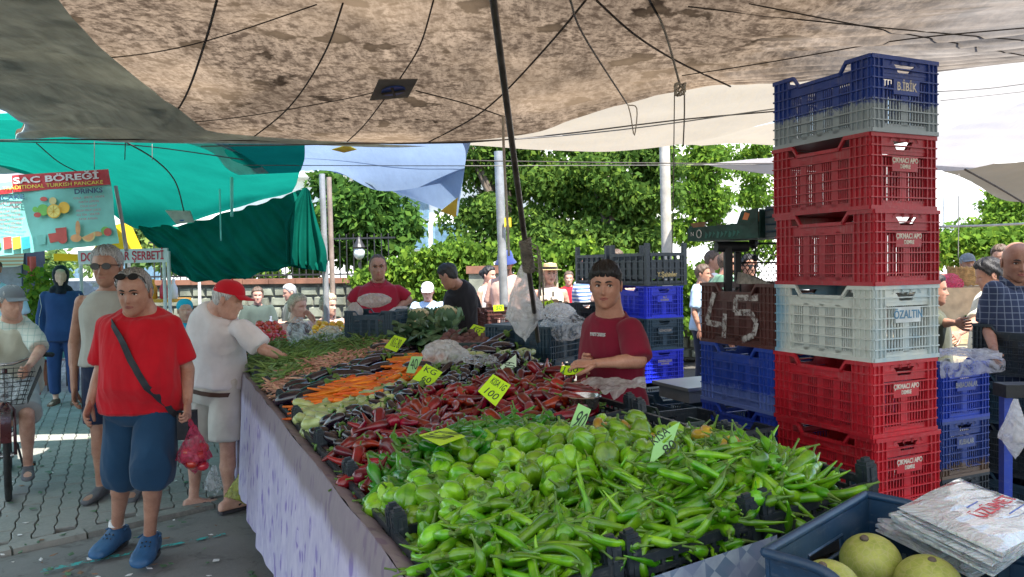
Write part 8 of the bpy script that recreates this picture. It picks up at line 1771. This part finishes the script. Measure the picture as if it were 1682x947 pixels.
# weighing scale on black crates
s0 = P(1108, 655, 4.3); sc_ = thing('weighing_scale', 'flat steel weighing scale standing on dark crates between the boy and the blue crates', 'scale', s0)
Ms = TR(V((s0.x+.14, s0.y+.1, 0)), rz=TH)
mb = MB(); mb.box((0, 0, s0.z+.07), (.36, .34, .018), Ms); mb.build('pan', mat('brushed steel plate', (.48, .48, .47), .35, .1, 3, metal=.8), sc_); mb = MB(); mb.box((0, 0, s0.z+.025), (.30, .28, .07), Ms); mb.build('body', mat('grey scale body', (.22, .23, .24), .6), sc_)
cz = s0.z-.01
for k, (z, m) in enumerate(((cz-.30, P_PET), (cz-.60, P_BLK), (cz-.9, P_BLK))): crate('dark crate number %s under the weighing scale' % ['upper', 'middle', 'lower'][k] if False else ['upper dark crate directly under the weighing scale', 'middle dark crate below the weighing scale', 'bottom dark crate below the weighing scale'][k], V((s0.x+.14, s0.y+.12, z)), m, RZ, nop=True)
crate('dark crate standing low between the scale and the peppers', S(1.45, .55, .55), P_PET, RZ+.1, nop=True); crate('dark crate below the low one between scale and peppers', S(1.45, .55, .25), P_PET, RZ+.1, nop=True)
crate('black crate beside the blue stack below the brown crate', S(1.65, 1.2, .60), P_BLK, RZ, nop=True); crate('lower black crate beside the blue stack', S(1.65, 1.2, .30), P_BLK, RZ, nop=True)
# film over the right hand blue crate
def filmw(label, A, m, seed=1, amp=.02, nu=46, nv=30, name='plastic_film'):
    f_ = []
    for j in range(nv+1):
        for i in range(nu+1): f_.append(A[0].lerp(A[1], i/nu).lerp(A[3].lerp(A[2], i/nu), j/nv))
    q = np.array([tuple(v) for v in f_]); n_ = (A[1]-A[0]).cross(A[3]-A[0]).normalized(); dz = fnoise(q, seed, 16, 3)*amp-np.abs(fnoise(q, seed+4, 12, 2))*amp; q += dz[:, None]*np.array(n_)[None, :]
    mb = MB(); k = nu+1; mb.add([V(v) for v in q], [(j*k+i, j*k+i+1, (j+1)*k+i+1, (j+1)*k+i) for j in range(nv) for i in range(nu)]); return single(mb, name, m, label, 'plastic film', f_[0], smooth=180)
filmw('clear film draped over the top of the blue crate at right', [P(1543, 574, 4.35), P(1640, 582, 4.3), P(1650, 594, 3.9), P(1543, 590, 3.88)], F_WHT, 3, .02); filmw('clear film hanging over the front of the blue crate at right', [P(1543, 588, 3.86), P(1650, 592, 3.88), P(1648, 610, 3.86), P(1544, 622, 3.84)], F_CLR, 5, .012)
# right hand stall behind
rt = thing('side_stall', 'wooden vegetable stall behind the right hand stack', 'table', at(1620, 7.6)); rc = at(1640, 7.6)
mb = MB(); mb.box((rc.x+.6, rc.y+.7, .80), (3.2, 1.7, .05)); mb.box((rc.x+.6, rc.y-.1, .88), (3.2, .03, .14)); mb.build('plank_top', mat('raw pine', (.50, .36, .20), .8), rt)
for dx in (-.9, 2.1):
    for dy in (0, 1.4): mb = MB(); mb.box((rc.x+dx, rc.y+dy, .39), (.06, .06, .78)); mb.build('leg', M_WOOD, rt)
mb = MB(); mb.box((rc.x+.6, rc.y-.13, .55), (3.2, .02, .55)); mb.build('sackcloth', cloth_m('pale sacking', (.46, .38, .26)), rt)
def hp(kind, label, cat, group, ms, mats, cx, cy, w_, d_, n_, z, h_, seed=1):
    rs = random.Random(seed); mm = [m.mesh(kind, mats, 180) for m in ms]
    for k in range(n_):
        a, b = rs.uniform(-1, 1), rs.uniform(-1, 1); o = bpy.data.objects.new(kind, rs.choice(mm)); C.objects.link(o); o.location = (cx+a*w_, cy+b*d_, z+h_*(1-.6*a*a-.5*b*b)*rs.uniform(.7, 1)); o.rotation_euler = (rs.random()*6, rs.random()*6, 0); tag(o, label, cat, group)
hp('tomato', 'red tomato on the wooden side stall behind the bald man', 'tomato', 'tomatoes on the side stall', [m_round(.036, .85, 3)], [V_TOM, V_STEM], rc.x+.15, rc.y+.25, .35, .2, 40, .85, .10, 3); hp('large_aubergine', 'dark aubergine on the wooden side stall', 'aubergine', 'aubergines on the side stall', [m_long(.17, .034, .2, 0, 90, .03, 10, 8, 'egg')], [V_EGG, V_STEM], rc.x-.25, rc.y+.65, .3, .2, 22, .88, .10, 5)
mb = MB(); leaves(mb, [((rc.x-.1, rc.y+1.1, 1.12), (.28, .2, .16)), ((rc.x-.35, rc.y+1.0, 1.05), (.2, .2, .12))], 1600, .07, .5, .3, .2); single(mb, 'parsley_heap', GREEN3, 'heap of dark parsley on the wooden side stall', 'greens', V((rc.x-.1, rc.y+1.1, .83)))
bc = P(1598, 456, 8.6); bk = thing('wicker_basket', 'brown wicker basket in front of the stall keeper with grey cap', 'basket', V((bc.x, bc.y, 1.30))); mb = MB()
for k in range(9): mb.tube([V((bc.x+.26*cos(q)*(1+.0*k), bc.y+.18*sin(q), 1.32+k*.022)) for q in [2*pi*i/24 for i in range(25)]], .012, 5, caps=False)
for k in range(26): q = 2*pi*k/26; mb.tube([V((bc.x+.255*cos(q), bc.y+.175*sin(q), 1.30)), V((bc.x+.265*cos(q), bc.y+.185*sin(q), 1.52))], .010, 5)
mb.build('weave', mat('wicker', (.42, .25, .09), .75, .4, 30, .6), bk, 60); mb = MB(); mb.box((bc.x, bc.y, .65), (1.5, .6, 1.28)); single(mb, 'goods_bench', mat('raw pine bench', (.46, .34, .20), .8), 'pale wooden bench below the wicker basket', 'bench', V((bc.x, bc.y, .01)))
bag('bright pink bag on the bench left of the wicker basket', P(1562, 464, 8.4), (.14, .10, .10), F_PNK, 61, amp=.3)
# metal rack at the right edge
rk = thing('metal_rack', 'black metal rail with hanging bags at the right edge', 'rack', at(1672, 3.6)); mb = MB(); a = P(1652, 640, 3.6); mb.box((a.x+.22, a.y, a.z), (.5, .10, .06)); mb.build('rail', M_BP2, rk); mb = MB(); mb.box((a.x+.02, a.y+.03, a.z/2), (.04, .04, a.z)); mb.build('leg', P_BLU2, rk)
for k in range(5): crate(['dark crate seen under the rack, topmost', 'crate of onions under the rack', 'dark crate in the shade at the right edge', 'dark crate at floor level at the right edge', 'crate behind the rack leg'][k], at(1700, 4.6 if k < 4 else 5.2)+V((0, 0, .9-.3*min(k, 3))), P_PET if k % 2 else P_BLK, RZ, nop=True)
# crates and goods behind the boy, left of the stack
crate('dark crate of goods in front of the striped shirt person', at(985, 7.0)+V((0, 0, .98)), P_BLK, RZ, nop=True, scale=.9); crate('dark crate below the goods in front of the striped shirt person', at(985, 7.0)+V((0, 0, .7)), P_BLK, RZ, nop=True)
crate('brown tinted crate under the neon card behind the hanging bag', at(822, 6.9)+V((0, 0, .95)), P_BRN, RZ-.2, nop=True, scale=.9); crate('dark crate of potatoes behind the clear bag', at(905, 6.9)+V((0, 0, 1.0)), P_BLK, RZ, nop=True, scale=.9)
tb = thing('rear_table', 'table carrying the rear crates behind the leaning pole', 'table', at(880, 6.7)); mb = MB(); q = at(880, 6.9); mb.box((q.x, q.y+.1, .92), (1.6, .9, .05)); mb.build('table_top', mat('sack covered board', (.30, .24, .17), .9), tb)
for dx in (-.7, .7): mb = MB(); mb.box((q.x+dx, q.y, .45), (.05, .05, .9)); mb.build('leg', M_WOOD, tb)
hp('potato', 'potato heaped on the rear crate near the straw hat woman', 'potato', 'potatoes on the rear crate', [m_round(.032, .8, 2, False, .08)], [mat('earthy potato', (.30, .19, .10), .85), V_STEM], at(905, 6.9).x, 6.9, .2, .12, 40, 1.2, .07, 8)

# scraps trodden into the ground
mb = MB(); rs = random.Random(21)
for k in range(170):
    q = GZ(rs.uniform(-40, 460), rs.uniform(640, 960)); 
    if (q-SO).dot(CV) > -.08: continue
    a = rs.random()*6.28; L_ = rs.uniform(.008, .035); w_ = L_*rs.uniform(.3, .7); e = V((cos(a), sin(a), 0)); f = V((-sin(a), cos(a), 0)); z = V((0, 0, .008 if (q-K0).dot(KN) > 0 else -.004)); mb.mi = rs.choice((0, 0, 1, 2))
    mb.loft([[q+z+e*L_+V((0, 0, .004)), q+z+f*w_, q+z-e*L_*.8, q+z-f*w_], [q+z+e*L_+V((0, 0, .006)), q+z+f*w_+V((0, 0, .003)), q+z-e*L_*.8+V((0, 0, .003)), q+z-f*w_+V((0, 0, .003))]])
o = mb.build('ground_litter', [V_LEAF, M_KR, F_WHT2], kind='stuff'); o['label'] = 'scraps of leaf, card and paper trodden into the ground'
